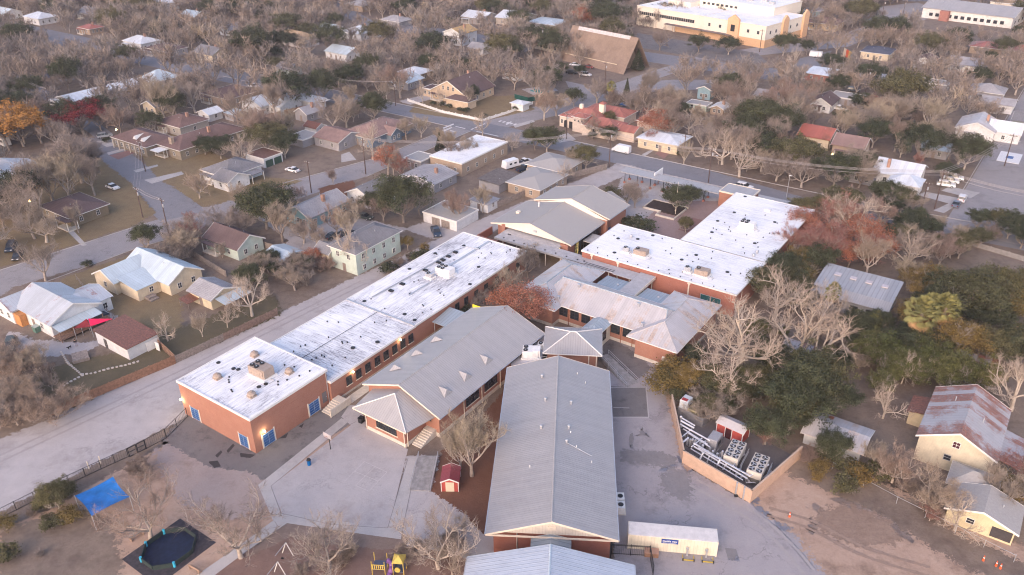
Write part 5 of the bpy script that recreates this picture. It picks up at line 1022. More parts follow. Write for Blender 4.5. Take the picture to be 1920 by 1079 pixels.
# --- left foreground
b = house('white house with rust-streaked tin cross gable roof and wooden porch at far left', 0.4, 10.6, -75.5, -61, 3.4, ('gable', 'x', 2.3), WH, 'tin', 2, 0)
wing(b, -1.2, 5.5, -79.5, -73, 3.2, ('gable', 'y', 1.5), WH, 'tin', 2, 0); wing(b, 8.5, 13.8, -70.5, -62, 3.1, ('gable', 'y', 1.3), WH, 'tin', 0, 2)
b.part('porch_roof', MB().slab([(-60.9, .4, 2.95), (-58.1, .4, 2.45), (-58.1, 9.5, 2.45), (-60.9, 9.5, 2.95)], .1), RBLUEW); b.part('porch_deck', MB().box(-61, -58.0, .2, 10.8, .5, .65), WOOD)
rl = MB().box(-58.1, -58.0, .2, 10.8, 1.4, 1.5)
for i in range(40): rl.box(-58.08, -58.03, .3+i*.265, .34+i*.265, .65, 1.4)
b.part('porch_rail', rl, WOOD)
for y in (.3, 3, 6, 9.3): b.part('porch_post', MB().box(-58.15, -58.0, y, y+.12, 0, 2.45), WOOD)
st_ = MB()
for i in range(4): st_.box(-57.9+i*.3, -57.6+i*.3, 9.5, 11, 0, .5-i*.12)
b.part('steps', st_, WOOD); b.wins('E', -61, 1, 9, 4, 1.1, w=1, h=1.4); b.part('side_porch', MB().box(-73, -70.6, -1.0, .3, 0, 2.6), plain('orange_stain_wood', (.50, .23, .09), .7, .2))
b = house('cream yellow house with pale blue metal cross gable roof beside the street', 24.2, 32.4, -73, -56.6, 3.1, ('gable', 'x', 2.3), CRM, 'blu', 0, 2)
wing(b, 17.8, 26.5, -74.6, -66.8, 3.05, ('gable', 'y', 2.0), CRM, 'blu', 1, 1); b.walls(-66.75, -60.2, 18.8, 24.1, 2.7, sw(CRM)); b.shed(-66.7, -60.2, 18.8, 24.6, 2.75, .9, 'W', R['blu']); b.win('E', -60.2, 22.0, 1.0, 1, 1.3)
b.part('steps', MB().box(-60, -58.6, 20, 22, 0, .7).box(-58.6, -57.8, 20, 22, 0, .35), WOODG)
b = house('yellow garage with grey metal roof and blue lean-to behind the cream house', 25.3, 31.7, -51.1, -44, 2.7, ('gable', 'x', 1.3), YELW, 'lgr', 0, 1, name='garage', cat='garage'); b.part('lean_to_roof', MB().slab([(-43.6, 26, 2.6), (-40.2, 26, 2.2), (-40.2, 33, 2.2), (-43.6, 33, 2.6)], .1), RBLUEW)
for y in (26.2, 32.8): b.part('post', MB().box(-40.5, -40.38, y, y+.12, 0, 2.15), WOODG)
b = Bld('rusty_shed', 'white walled shed with a red rust metal roof beside the alley fence', 'shed', M, -46.8, 7.6, foot=7); b.walls(-52.2, -41.5, 4.3, 10.8, 2.5, sw(WH)); b.shed(-52.2, -41.5, 4.3, 10.8, 2.6, .5, 'W', RFULLRUST); b.door('S', 4.3, -49); HOUSES.append((4.3, 10.8, -52.2, -41.5, 2.5))
b.part('lattice', MB().box(-41.3, -41.2, 8, 10.8, 0, 2), WHITE); b.part('screen', MB().box(-40.6, -39.4, 9.4, 9.5, 0, 1.8), WHITE)
t = at('small_lean_to', 'rusty low lean-to roof in the yard between bare trees', 'shed', 358, 573, 35); MB().slab([(-1.6, -1.6, 1.9), (1.6, -1.6, 1.6), (1.6, 1.6, 1.6), (-1.6, 1.6, 1.9)], .08).build('roof', RFULLRUST, t)
for x in (-1.5, 1.4):
    for y in (-1.5, 1.4): box_part(t, 'post', WOODG, x, x+.1, y, y+.1, 0, 1.6)
house('pale green cottage with brown roof half hidden by bare trees', 43.5, 51, -70, -58, 3.1, ('gable', 'x', 2.2), GRNW, 'dbr', 2, 2)
house('open carport with blue-grey metal roof beside the scrub', 46, 52, -51.5, -45.5, 2.5, ('gable', 'x', .9), GRYW, 'blu', 0, 0, door=False, cat='carport', name='carport')
house('long pale blue house with grey roof facing the street', 65.3, 79, -65.8, -57.2, 3.2, ('gable', 'y', 2.0), BLUW, 'lgr', 3, 5)
b = house('long two-storey pale green building with grey hip roof along the alley', 53.8, 68.5, -37.6, -29.6, 5.4, ('hip', 'y', 1.9), GRNW, 'gry', 2, 4, wz=3.4); b.wins('E', -29.6, 54.5, 67.8, 4, .7, w=1.0, h=1.3); wing(b, 53, 57, -42, -37.7, 3.6, ('gable', 'x', 1.2), CRM, 'gry', 1)
house('white gabled cottage with grey roof between the blue house and the big round oak', 83, 93, -61.5, -52.5, 3.2, ('gable', 'y', 2.0), WH, 'gry', 3, 2)
b = house('white flat-roofed garage with weathered doors beside the alley', 85.0, 94, -36.4, -25.5, 2.6, ('flat', 'y', 0), WH, RSHING, 0, 0, name='garage', cat='garage', door=False); b.part('garage_door', MB().box(-33.5, -31.0, 84.9, 85.0, 0, 2.1).box(-30.4, -27.8, 84.9, 85.0, 0, 2.1), WOODG)
# --- houses up the alley
house('low house with pale metal roof and brick walls by the upper alley', 113.5, 127.5, -29.8, -19.2, 2.9, ('hip', 'y', 1.0), TANW, 'cgr', 2, 4); house('house with light grey hip roof behind the low brick house', 127.8, 139, -33, -21, 3.1, ('hip', 'x', 1.3), TANW, 'cgr', 0, 2)
house('open carport with dark weathered roof beside the parked camper', 111, 120.5, -38, -31.0, 2.5, ('shed', 'W', .5), GRYW, plain('dark_carport_roof', (.15, .13, .125), .9, .3), 0, 0, door=False, cat='carport', name='carport')
house('small white metal shed at the alley fence below the carport', 98.5, 103.5, -31.5, -25.8, 2.3, ('shed', 'W', .3), WH, 'lgr', 0, 1, name='shed', cat='shed')
house('house with pale patchy roof under the bare trees near the big oak', 101, 111, -58, -46, 2.8, ('gable', 'y', 1.2), GRYW, 'lgr', 0, 2)
house('brick storefront with clean white flat roof at the junction', 115.5, 138.5, -59.4, -47.5, 3.9, ('flat', 'y', 0), TANW, 'mem', 3, 5); house('small grey annex with flat pale roof beside the white roof storefront', 112, 118.5, -66.5, -60.2, 3.0, ('flat', 'y', 0), GRYW, 'cgr', 2, 0)
# --- across the left street
b = house('blue-grey bungalow with red-brown hip roof and white trim along the street', 119, 138, -99, -86.5, 3.1, ('hip', 'y', 2.4), (.17, .22, .28), 'pnk', 2, 3); wing(b, 111, 122, -104, -93, 3.0, ('gable', 'x', 1.8), GRYW, 'pnk', 2, 2); wing(b, 126, 131, -90, -84.6, 2.9, ('gable', 'x', 1.6), (.17, .22, .28), 'pnk', 0, 2)
house('carport with pale flat roof left of the blue-grey bungalow', 107, 114.5, -112, -105, 2.5, ('flat', 'y', 0), GRYW, 'cgr', 0, 0, door=False, cat='carport', name='carport')
b = house('white cottage with grey roof and small porch on the corner lawn', 71.8, 84, -108.5, -97.5, 3.0, ('hip', 'y', 2.4), WH, 'gry', 3, 2); wing(b, 69.6, 77, -101, -94.5, 2.9, ('gable', 'x', 1.7), WH, 'gry', 1, 1); b.part('porch_roof', MB().box(-97, -93.8, 77.5, 82, 2.5, 2.65), R['gry'])
for y in (77.7, 81.8): b.part('porch_post', MB().box(-94.1, -93.95, y-.07, y+.07, 0, 2.5), TRIMW)
b = house('garage with brown flat roof and dark green doors behind the white cottage', 88, 95, -109.5, -101, 2.7, ('flat', 'y', 0), WH, plain('brown_flat_roof', (.17, .10, .09), .9, .2), 0, 0, name='garage', cat='garage', door=False); b.part('garage_door', MB().box(-101.1, -100.9, 88.5, 91.2, 0, 2.1).box(-101.1, -100.9, 91.7, 94.5, 0, 2.1), plain('dark_green_door', (.04, .08, .06), .6, .1))
# ranch
b = house('long tan brick ranch house with brown hip roof and white dormer edges', 78, 103, -139.5, -127.5, 3.2, ('hip', 'y', 2.3), (.30, .255, .20), 'brn', 2, 7); wing(b, 74, 84.5, -157, -139, 3.15, ('hip', 'x', 2.2), (.30, .255, .20), 'brn', 6, 0)
for k, y in enumerate((75.5, 78.5)): b.part('dormer', MB().add([(-147+k*4, 75.0, 4.2), (-145+k*4, 75.0, 4.2), (-146+k*4, 75.0, 5.3), (-146+k*4, 78.5, 5.3)], [(0, 1, 2), (1, 3, 2), (0, 2, 3)]), TRIMW)
b.part('portico', MB().box(-137, -133, 73.9, 78, 2.6, 2.8), TRIMW)
for x in range(-156, -140, 3): b.part('porch_column', MB().cyl(x, 73.2, 0, 3.0, .14, .14, 8), CREAM)
b.part('chimney', MB().box(-134, -132.6, 79, 80, 0, 6.0), plain('tan_brick', (.36, .28, .22), .9, .2))
house('brown-roofed rear wing house behind the tan ranch house', 92, 103, -160, -147, 3.1, ('hip', 'x', 2.0), (.42, .38, .34), 'brn', 2, 1); house('small cream cottage with two dark windows and grey gable roof', 101.5, 109, -182, -174.5, 3.2, ('gable', 'y', 1.6), CRM, 'gry', 2, 1, door=False)
b = house('very long low white building with pale metal roof behind the red tree', 89, 117, -217, -207, 3.0, ('gable', 'y', 1.4), (.55, .55, .58), 'whi', 2, 6); house('pale blue-grey domed greenhouse roof building among the trees', 120.5, 132, -213, -203, 3.4, ('hip', 'y', 3.2), (.4, .42, .45), 'blu', 0, 3)
house('small white shed with pale roof between the ranch and the white house', 107.5, 113, -158.5, -152.5, 2.6, ('gable', 'y', 1.2), WH, 'whi', 0, 1, name='shed', cat='shed'); house('small pale outbuilding right of the ranch house roof', 112.5, 117, -150.5, -146, 2.4, ('shed', 'N', .4), GRYW, 'blu', 0, 1, name='shed', cat='shed', door=False)
b = house('large white house with white metal roof and three gables', 122.5, 140, -153.5, -143, 3.4, ('gable', 'y', 2.2), WH, 'whi', 2, 4); wing(b, 126, 136, -146, -137, 3.2, ('gable', 'x', 1.9), WH, 'whi', 1, 2); wing(b, 136.5, 143, -143.5, -132, 3.1, ('hip', 'x', 1.5), WH, 'whi', 0, 3)
b.part('arched_porch', MB().box(-134, -130.5, 140, 144, 2.6, 2.75), TRIMW)
house('grey gabled shed house beside the large white house', 126, 134, -129.5, -123.5, 3.0, ('gable', 'y', 1.8), GRYW, 'lgr', 0, 2); house('small red-roofed shed behind the blue-grey bungalow', 118, 122, -116, -110.5, 2.6, ('gable', 'x', 1.0), WH, 'fru', 0, 1, name='shed', cat='shed', door=False)
house('house with broad grey-brown roof beyond the dark red tree', 122.5, 137, -176, -161, 3.0, ('hip', 'x', 2.0), TANW, 'dbr', 2, 2)
house('porch bungalow with brown roof under a large bare tree on the corner lawn', 31.5, 42, -122, -108.5, 2.8, ('hip', 'x', 1.7), (.25, .20, .14), 'dbr', 3, 2, porch=(-112, -106.5, 29.5, 32.5)); house('white metal roofed house at the left edge among bare trees', 34.5, 48, -160, -147, 3.0, ('gable', 'x', 2.2), TANW, 'whi', 2, 2)
house('house with brown hip roof at the left edge above the orange tree', 82, 91, -258, -247, 2.9, ('hip', 'x', 1.8), GRYW, 'pnk', 2, 2)
# --- far left rows
for args in (('white cottage with pale hip roof in the top left corner', 163, 174, -381, -366, 3.2, ('hip', 'x', 2.2), WH, 'whi'), ('white house with pale porch gable in the top left rows', 186, 197, -369, -355, 3.2, ('gable', 'x', 2.2), WH, 'lgr'),
    ('white house with pale roof at the top edge, left part', 222, 234, -358, -345, 3.8, ('hip', 'x', 2.2), WH, 'whi'), ('house with bright pale blue metal roof among trees, upper left', 213, 222, -314.5, -303, 3.0, ('gable', 'x', 2.0), TANW, 'blu'),
    ('small house with a white gable behind the grey-roofed one, upper left', 201, 210, -267, -259, 3.0, ('gable', 'y', 2.0), WH, 'lgr'), ('low house with pinkish grey roof and a lit porch, upper left', 199, 210, -257, -245, 3.0, ('hip', 'x', 1.9), TANW, 'pnk'),
    ('cream house with half tan and half white roof, upper left centre', 203, 213, -229, -209, 3.4, ('hip', 'x', 2.8), (.60, .56, .55), 'tan'), ('house with pale blue roof left of the white roofed row', 229, 238, -226, -218, 3.0, ('gable', 'x', 1.8), WH, 'blu'),
    ('white house with tall windows and pale metal hip roof, top row', 229, 243, -211, -197, 3.2, ('hip', 'x', 2.4), WH, 'whi'), ('house with white metal hip roof behind the dark-limbed tree, left rows', 158, 168, -282, -268, 3.2, ('hip', 'x', 2.3), WH, 'whi'),
    ('long low house with very dark roof in the left rows', 156, 167, -261, -246, 2.9, ('hip', 'x', 1.7), GRYW, 'dbr'), ('cream gabled cottage with grey roof above the wide street', 163, 173, -236, -223, 3.1, ('gable', 'x', 2.2), CRM, 'gry'),
    ('house with a faded red roof at the left street corner', 164.5, 172, -331, -321, 2.8, ('hip', 'x', 1.4), TANW, 'red'), ('small grey-green house with pale gable beside the wide street', 164, 171, -183, -175, 3.0, ('gable', 'x', 1.8), (.36, .40, .38), 'gry'),
    ('pale blue roofed house cut by the top left corner', 160, 170, -409, -396, 3.2, ('gable', 'x', 2.0), WH, 'blu'), ('white two-storey house with ochre yellow roof, top centre', 247, 259, -160.5, -150, 5.6, ('gable', 'y', 2.0), WH, 'yel'),
    ('bungalow with pale roof and exposed gable, top centre', 291, 304, -184, -170, 3.3, ('gable', 'x', 2.2), (.35, .33, .33), 'whi'), ('large bungalow with white roof right of the pale bungalow, top centre', 298, 314, -167, -152, 3.5, ('gable', 'x', 2.4), (.5, .44, .38), 'whi'),
    ('flat-roofed pale house with trees in front, top centre right', 297.5, 312, -147, -130, 3.2, ('hip', 'x', 1.2), GRYW, 'blu'), ('small house with dark roof and white window, upper centre', 211, 218, -101, -93, 3.0, ('gable', 'x', 1.8), WH, 'dbr'),
    ('blue metal roofed house beside the dark cedar, centre', 176, 185, -132, -121, 3.0, ('gable', 'y', 1.8), GRYW, 'blu'), ('brick house with white metal hip roof, centre', 186, 196, -135, -125, 3.2, ('hip', 'x', 1.6), TANW, 'whi'),
    ('small pale cottage near the two-storey house, top centre', 238, 245, -139, -131, 3.0, ('gable', 'x', 1.5), WH, 'lgr'), ('low house with grey hip roof among trees, upper centre', 262, 272, -215, -202, 3.0, ('hip', 'x', 2.0), GRYW, 'lgr'),
    ('white house with pale blue roof left of the upper centre trees', 196, 207, -187, -174, 3.2, ('gable', 'x', 1.9), WH, 'blu'), ('pale grey roofed house at the top edge, centre left', 283, 296, -262, -248, 3.2, ('hip', 'x', 2.0), TANW, 'lgr')):
    h_ = house(*args, 2, 3)
# craftsman corner house
b = house('cream craftsman house with broad front gable and brown roof on the fenced corner lot', 173, 190, -107, -90, 3.4, ('gable', 'y', 4.4), (.58, .45, .33), 'dbr', 4, 4, ch=(-99, 186)); b.wins('S', 173, -102, -95, 3, 4.3, w=.9, h=1.5); wing(b, 168.5, 173.5, -96, -86, 2.8, ('hip', 'x', 1.2), (.58, .45, .33), 'dbr', 0, 0); wing(b, 174, 180, -112, -107.2, 2.9, ('flat', 'x', 0), (.58, .45, .33), 'dbr', 2, 0)
b = house('small white open pergola-like pavilion near the pool', 178, 182, -73.5, -68.5, 2.4, ('hip', 'x', .7), WH, 'whi', 0, 0, door=False, name='pavilion', cat='pavilion')
p = M.px(1012, 172); pl = at('swimming_pool', 'turquoise pool cover beside the green screen fence', 'pool', 1012, 172); MB().box(-4, 4, -2.2, 2.2, 0, .06).build('basin', CONC, pl); MB().box(-3.6, 3.6, -1.8, 1.8, .06, .09).build('water', plain('pool_water', (.06, .28, .28), .1, .1), pl)
# mission style house
TILE = R['til']; CW = sw((.66, .55, .47))
b = Bld('mission_style_house', 'cream stucco house with red tiled roofs, small bell tower and round windows', 'house', M, -37, 178, foot=14); HOUSES.append((171, 188, -50, -24, 4))
b.walls(-49, -34, 171.5, 182, 3.6, CW); b.hip(-49, -34, 171.5, 182, 3.6, 2.4, TILE, over=.4); b.walls(-38, -26, 168, 177, 3.4, CW); b.hip(-38, -26, 168, 177, 3.4, 2.0, TILE, over=.4)
b.walls(-46, -30, 182, 191, 3.3, CW); b.hip(-46, -30, 182, 191, 3.3, 1.8, TILE, over=.4); b.walls(-42.5, -38, 169.2, 173.4, 5.0, CW); b.hip(-42.5, -38, 169.2, 173.4, 5.0, .9, TILE, over=.4)
b.walls(-26.8, -20, 170, 176, 3.2, CW, gable=('x', 1.2)); b.gable(-26.8, -20, 170, 176, 3.2, 1.2, 'x', TILE, over=.3); b.walls(-25, -13, 182, 192, 3.4, CW); b.hip(-25, -13, 182, 192, 3.4, 2.0, TILE, over=.4)
b.part('bell_tower', MB().box(-37.6, -35.8, 178, 179.6, 4, 8.0), CREAM); b.part('tower_roof', MB().taper(-37.9, -35.5, 177.7, 179.9, 8.0, 8.7, 1.1, 1.0), TILE); b.part('chimney', MB().box(-44, -42.8, 176, 177, 4, 7.3), CREAM)
for x in (-41.6, -40.2, -38.9): b.win('S', 169.2, x, 3.6, .55, .55, 1, 1, frm=TRIMD)
for x in (-48, -46.5): b.win('S', 171.5, x, 1.2, .8, 1.4, 1, 2)
for x in (-33.5, -30, -28): b.win('S', 168, x, 1.0, 1.2, 1.6, 2, 2, frm=TRIMD)
for x in (-46.5, -44.5): b.part('arch', MB().box(x-.6, x+.6, 171.3, 171.5, 0, 2.3), TRIMD)
house('yellow house with pale blue-white roof under the rust coloured trees', 167, 177, -17, -3.5, 3.1, ('hip', 'x', 1.2), YELW, 'whi', 3, 2); 
# --- right side houses
for args in (('mint green mobile home with small porch, upper right of the street', 212.5, 217.5, -21, -13.4, 2.5, ('flat', 'x', 0), (.46, .56, .50), 'cgr'), ('small gable shed with pale metal roof beside the mint mobile home', 212.5, 218.5, -11.8, -7, 2.5, ('gable', 'y', 1.0), TANW, 'whi'),
    ('tall pale blue shed house with white window', 228, 233, -23.5, -18.5, 4.0, ('gable', 'y', 1.0), (.26, .38, .44), 'gry'), ('pale weathered cottage by the dark conifers', 233, 242, -3.5, 3, 3.0, ('gable', 'x', 1.6), WH, 'lgr'),
    ('white gabled cottage with brown-grey roof beside the white pickup', 236, 246.5, 15.8, 23, 3.1, ('gable', 'y', 2.0), WH, 'dbr'), ('low pale flat-roofed garage in the right-hand rows', 249, 257, 19, 31, 2.6, ('flat', 'x', 0), GRYW, 'cgr'),
    ('first of two houses with red roofs, the left one', 196, 205.5, 24.5, 34, 3.9, ('gable', 'x', 2.2), CRM, 'red'), ('second of two houses with red roofs, the pinker right one', 193, 201.5, 36, 45, 3.9, ('gable', 'x', 2.2), TANW, 'pnk'),
    ('low house with blue metal roof and a lit wall lamp, right', 208, 216, 58.5, 66, 2.8, ('gable', 'x', 1.0), GRYW, 'blu'), ('house with white roof left of the dark conifer, upper right', 276, 288, 1.5, 11, 2.9, ('hip', 'x', 1.2), (.35, .16, .13), 'whi'),
    ('grey-white roofed house with lit porch, upper right', 283, 293, 21, 29.5, 2.9, ('gable', 'x', 1.6), GRYW, 'whi'), ('long grey garage row with white doors, upper right', 286, 293, 38, 52, 3.0, ('flat', 'x', 0), GRYW, 'cgr'),
    ('house with pale grey hip roof and arched gable, right', 283, 293, 60, 71, 3.2, ('hip', 'x', 2.2), GRYW, 'lgr'), ('white fronted porch house below the pale hip roof house, right', 270, 279, 66, 76, 3.0, ('gable', 'x', 1.3), WH, 'lgr'),
    ('small grey-white cottage with dark roof among trees, upper right', 321, 330, 33, 41, 3.0, ('gable', 'y', 1.6), WH, 'dbr'), ('house with two pale blue-grey roofs near the red roof strip, upper right', 324, 334, 46, 60, 3.0, ('gable', 'x', 2.0), WH, 'lgr'),
    ('long house with dull red roof near the right edge', 362, 373, 48, 74, 3.0, ('hip', 'x', 1.6), TANW, 'red'), ('house with very dark slate blue roof below the big round oaks', 325, 337, 10.5, 22, 3.0, ('hip', 'x', 1.8), CRM, 'slt'),
    ('tan house with brown hip roof beside the cream office building', 374, 388, -29, -14, 3.3, ('hip', 'x', 2.0), (.55, .42, .28), 'brn'), ('pale blue hip-roofed shed above the tan house', 404, 412, -40, -31, 3.2, ('hip', 'x', 1.6), (.32, .42, .48), 'lgr')):
    house(*args, 2, 3)
t = at('mural_wall', 'garage wall painted with orange, yellow and teal blocks', 'mural', 1592, 112, 90)
for i, c_ in enumerate(((.62, .52, .42), (.62, .10, .04), (.60, .36, .06), (.05, .30, .33), (.62, .52, .42))): MB().box(-7.5+i*3, -4.5+i*3, -.1, .1, 0, 3.4 if i != 3 else 2.4).build('panel', plain('mural_paint', c_, .7, .1), t)
b = house('large house with bright pale blue metal roofs and porch, lower right of the street', 177.5, 189, 52, 63.5, 3.3, ('gable', 'x', 2.4), WH, 'whi', 2, 3, ch=(55, 180)); wing(b, 172, 179, 57, 65, 3.0, ('hip', 'y', 1.8), WH, 'whi', 2, 2); wing(b, 174, 180, 46.5, 53, 2.8, ('hip', 'x', 1.2), GRYW, 'gry', 2, 0)
b = house('large house with blotchy white metal roof and pillared porch at the right edge', 233, 246, 64, 75, 3.4, ('gable', 'y', 2.4), WH, ROLD, 2, 2); wing(b, 236, 244, 73, 82, 3.3, ('gable', 'x', 2.4), WH, 'whi', 1, 3)
house('long greenhouse-like grey shed with pale frame at the right edge', 252, 262, 78, 96, 3.2, ('gable', 'x', 1.4), (.28, .32, .30), 'gry', 0, 0, door=False)
b = Bld('metal_barn', 'ribbed grey metal building with four skylights between the trees', 'barn', M, 66.3, 103.6, foot=9); HOUSES.append((98, 109.5, 58.6, 74, 3.6)); b.walls(58.9, 73.8, 98.6, 109.2, 3.2, siding('metal_siding', (.36, .37, .40), vert=True))
b.part('roof', MB().slab([(58.5, 97.9, 3.3), (74.3, 97.9, 3.3), (74.3, 101, 4.0), (58.5, 101, 4.0)], .12), RGREY); b.part('roof', MB().slab([(58.5, 101.01, 4.02), (74.3, 101.01, 4.02), (74.3, 109.6, 5.0), (58.5, 109.6, 5.0)], .12), metalroof('barn_roof', (.36, .37, .40), sp=.9, line=.45))
for x in (61.2, 64.4, 67.6, 70.8): b.part('skylight', MB().box(x, x+1.3, 105.4, 106.6, 4.6, 4.82), plain('skylight', (.55, .50, .52), .3, .1)); b.win('S', 98.6, x, 1.0, 1.6, 1.3, 2, 1, frm=TRIMD)
b = house('two-storey cream house with heavily rusted metal gable roof at the right edge', 58.6, 73, 87.7, 98.2, 5.0, ('gable', 'y', 2.6), (.64, .57, .44), RRUST, 0, 3, wz=3.0, door=False); b.win('S', 58.6, 92.9, 4.6, 1.1, 1.2, 2, 2, gl=plain('dark_red_glass', (.07, .02, .03), .2)); b.win('S', 58.6, 92.2, 1.9, 1.1, 1.1, 1, 2, frm=GALV)
b.part('lean_to', MB().box(84.8, 87.6, 67.5, 72, 0, 2.6), sw((.60, .50, .34))); b.part('lean_to_roof', MB().slab([(84.4, 67, 2.7), (87.7, 67, 3.4), (87.7, 72.4, 3.4), (84.4, 72.4, 2.7)], .1), RFULLRUST); b.shed(98.2, 101.5, 60, 68, 3.6, .9, 'W', RRUST)
b = house('low yellow house with grey hip roof beside the wire fence at lower right', 46.8, 52.4, 94.4, 103.0, 2.7, ('gable', 'y', 1.5), (.64, .56, .38), 'cgr', 0, 2, door=False); b.part('open_porch', MB().box(100.2, 102.8, 46.65, 46.8, .5, 2.2), plain('porch_opening_shade', (.06, .055, .06), .9)); b.win('S', 46.8, 97.5, 1.2, 1.1, 1.0, 1, 2); wing(b, 52.4, 57.5, 93.5, 99.5, 2.6, ('hip', 'y', 1.6), (.60, .5, .36), 'cgr')  # open_porch is a dark panel, the shade of the porch opening painted as colour
b = house('low shed with dented pale metal roof behind the tan wall corner', 52.5, 58.8, 72.0, 80.8, 2.3, ('gable', 'x', .9), (.45, .46, .48), ROLD, 0, 1, name='shed', cat='shed', door=False); b.part('roof_patch', MB().box(74.2, 75, 57.6, 58.4, 2.75, 2.85), R['fru'])
house('small collapsed-looking shed with rust-streaked roof in the woods', 73, 78, 60.5, 66, 2.0, ('shed', 'N', .6), GRYW, RRUST, 0, 0, name='shed', cat='shed', door=False); house('rusty roofed hut in the trees at the right edge', 86, 92, 88, 95, 2.2, ('shed', 'N', .6), GRYW, RRUST, 0, 0, name='shed', cat='shed', door=False)
# A-frame church
p0 = G(1048, 112); p1 = G(1170, 140); az = math.degrees(math.atan2(p1[0]-p0[0], p1[1]-p0[1]))-90; CH = Frame(az, p0); Lc = math.hypot(p1[0]-p0[0], p1[1]-p0[1])
b = Bld('a_frame_church', 'tall steep A-frame church with tan shingle roof and a cross on its gable', 'church', CH, Lc/2, 8, foot=22)
D_ = 17; Hc = 13.5; tsh = shingle('tan_church_shingle', (.255, .19, .155)); b.walls(2, Lc-5.2, 1.5, D_-1.5, 3, sw(CRM))
b.part('gable_wall', MB().add([(Lc-5, .6, 0), (Lc-5, D_-.6, 0), (Lc-5, D_/2, Hc-.5), (1.2, .6, 0), (1.2, D_-.6, 0), (1.2, D_/2, Hc-.5)], [(0, 1, 2), (5, 4, 3), (0, 3, 4, 1), (1, 4, 5, 2), (2, 5, 3, 0)]), sw((.40, .31, .24)))
b.part('roof', MB().slab([(0, -.3, 0), (Lc, -.3, 0), (Lc, D_/2, Hc), (0, D_/2, Hc)], .3), tsh); b.part('roof', MB().slab([(0, D_/2, Hc), (Lc, D_/2, Hc), (Lc, D_+.3, 0), (0, D_+.3, 0)], .3), tsh)
b.part('ridge_skylight', MB().add([(4, D_/2-1.0, Hc-1.2), (Lc-4, D_/2-1.0, Hc-1.2), (Lc-4, D_/2-.2, Hc+.15), (4, D_/2-.2, Hc+.15)], [(0, 1, 2, 3)]), plain('skylight_panels', (.50, .46, .47), .4, .3, 2)); b.part('cross', MB().box(Lc-4.95, Lc-4.7, D_/2-.2, D_/2+.2, 4, 9).box(Lc-4.94, Lc-4.71, D_/2-1.2, D_/2+1.2, 7.0, 7.4), TRIMD)
b = Bld('church_hall', 'long low cream hall with dark windows beside the A-frame church', 'church hall', Frame(az, G(975, 85)), 12, 5, foot=12); b.walls(0, 25, 0, 10, 4.2, CREAM); b.gable(0, 25, 0, 10, 4.2, 1.6, 'x', R['dbr'], over=.4); b.wins('S', 0, 1, 24, 8, 1.2, w=1.2, h=1.7, frm=TRIMD); b.wins('E', 25, 1, 9, 2, 1.2, w=1.2, h=1.7, frm=TRIMD)
# office complex
p0 = G(1193, 46); p1 = G(1436, 90); az = math.degrees(math.atan2(p1[0]-p0[0], p1[1]-p0[1]))-90; OF = Frame(az, p0); Lo = math.hypot(p1[0]-p0[0], p1[1]-p0[1])
OW = plain('office_stucco', (.74, .67, .58), .7, .05); OT = plain('office_tan_base', (.62, .40, .24), .8, .08); OP = plain('office_orange_tower', (.66, .42, .26), .8, .06)
b = Bld('office_complex', 'large cream office complex with orange gabled bays and white flat roofs', 'office building', OF, Lo/2, 18, foot=44); xs = Lo*.55
b.walls(0, xs, 0, 26, 9.2, OW); b.flat(0, xs, 0, 26, 9.2, R['mem'], edge=OW); b.walls(xs, Lo, -2, 34, 9.6, OW); b.flat(xs, Lo, -2, 34, 9.6, R['mem'], edge=OW); b.walls(Lo*.3, Lo*.86, 22, 48, 13.2, OW); b.flat(Lo*.3, Lo*.86, 22, 48, 13.2, R['mem'], edge=OW)
b.part('base_band', MB().box(xs-.1, Lo+.12, -2.15, -2, 0, 3.6).box(Lo, Lo+.12, -2, 34, 0, 3.6), OT); b.part('base_band', MB().box(xs*.55, xs-.1, -.15, 0, 0, 3.4), OT)
b.part('ribbon_window', MB().box(1.5, xs*.85, -.12, 0, 5.4, 6.9), GLASS); b.part('awning', MB().box(xs*.5, Lo*.78, -4.5, -2.2, 3.5, 3.8), plain('awning_dark', (.16, .13, .13), .7))
for i in range(26): b.part('mullion', MB().box(1.5+i*(xs*.85-1.5)/26, 1.65+i*(xs*.85-1.5)/26, -.16, -.12, 5.4, 6.9), OW)
for x in (2, 6, 12, 18, 24): b.part('column', MB().box(x, x+.8, -1.2, -.4, 0, 3.2), OW)
for x, dp in ((Lo*.78, 1.0),): b.part('gabled_bay', MB().prism([(x-3, -3.2), (x+3, -3.2), (x+3, -2), (x-3, -2)], 0, 11).add([(x-3, -3.2, 11), (x+3, -3.2, 11), (x, -3.2, 13), (x-3, -2, 11), (x+3, -2, 11), (x, -2, 13)], [(0, 1, 2), (5, 4, 3), (1, 4, 5, 2), (2, 5, 3, 0)]), OP); b.win('S', -3.2, Lo*.78, 5.5, 2.2, 3.0, 2, 3, frm=TRIMD)
for y in (14, 33): b.part('gabled_bay', MB().box(Lo, Lo+1.0, y-2.4, y+2.4, 0, 11).add([(Lo, y-2.4, 11), (Lo, y+2.4, 11), (Lo, y, 12.8), (Lo+1, y-2.4, 11), (Lo+1, y+2.4, 11), (Lo+1, y, 12.8)], [(0, 2, 1), (3, 4, 5), (0, 3, 5, 2), (2, 5, 4, 1)]), OP)
for x in (Lo*.6, Lo*.68, Lo*.88, Lo*.95): b.win('S', -2, x, 5.8, 1.3, 1.5, 1, 2, frm=GALV)
for y in (2, 7, 20, 26): b.win('E', Lo, y, 5.8, 1.3, 1.5, 1, 2, frm=GALV)
b.wins('S', 22, Lo*.32, Lo*.6, 8, 10.6, w=1.5, h=1.0, cols=2, rows=1, frm=TRIMD); b.part('roof_box', MB().box(Lo*.12, Lo*.3, 14, 24, 9.2, 11.8), OW)
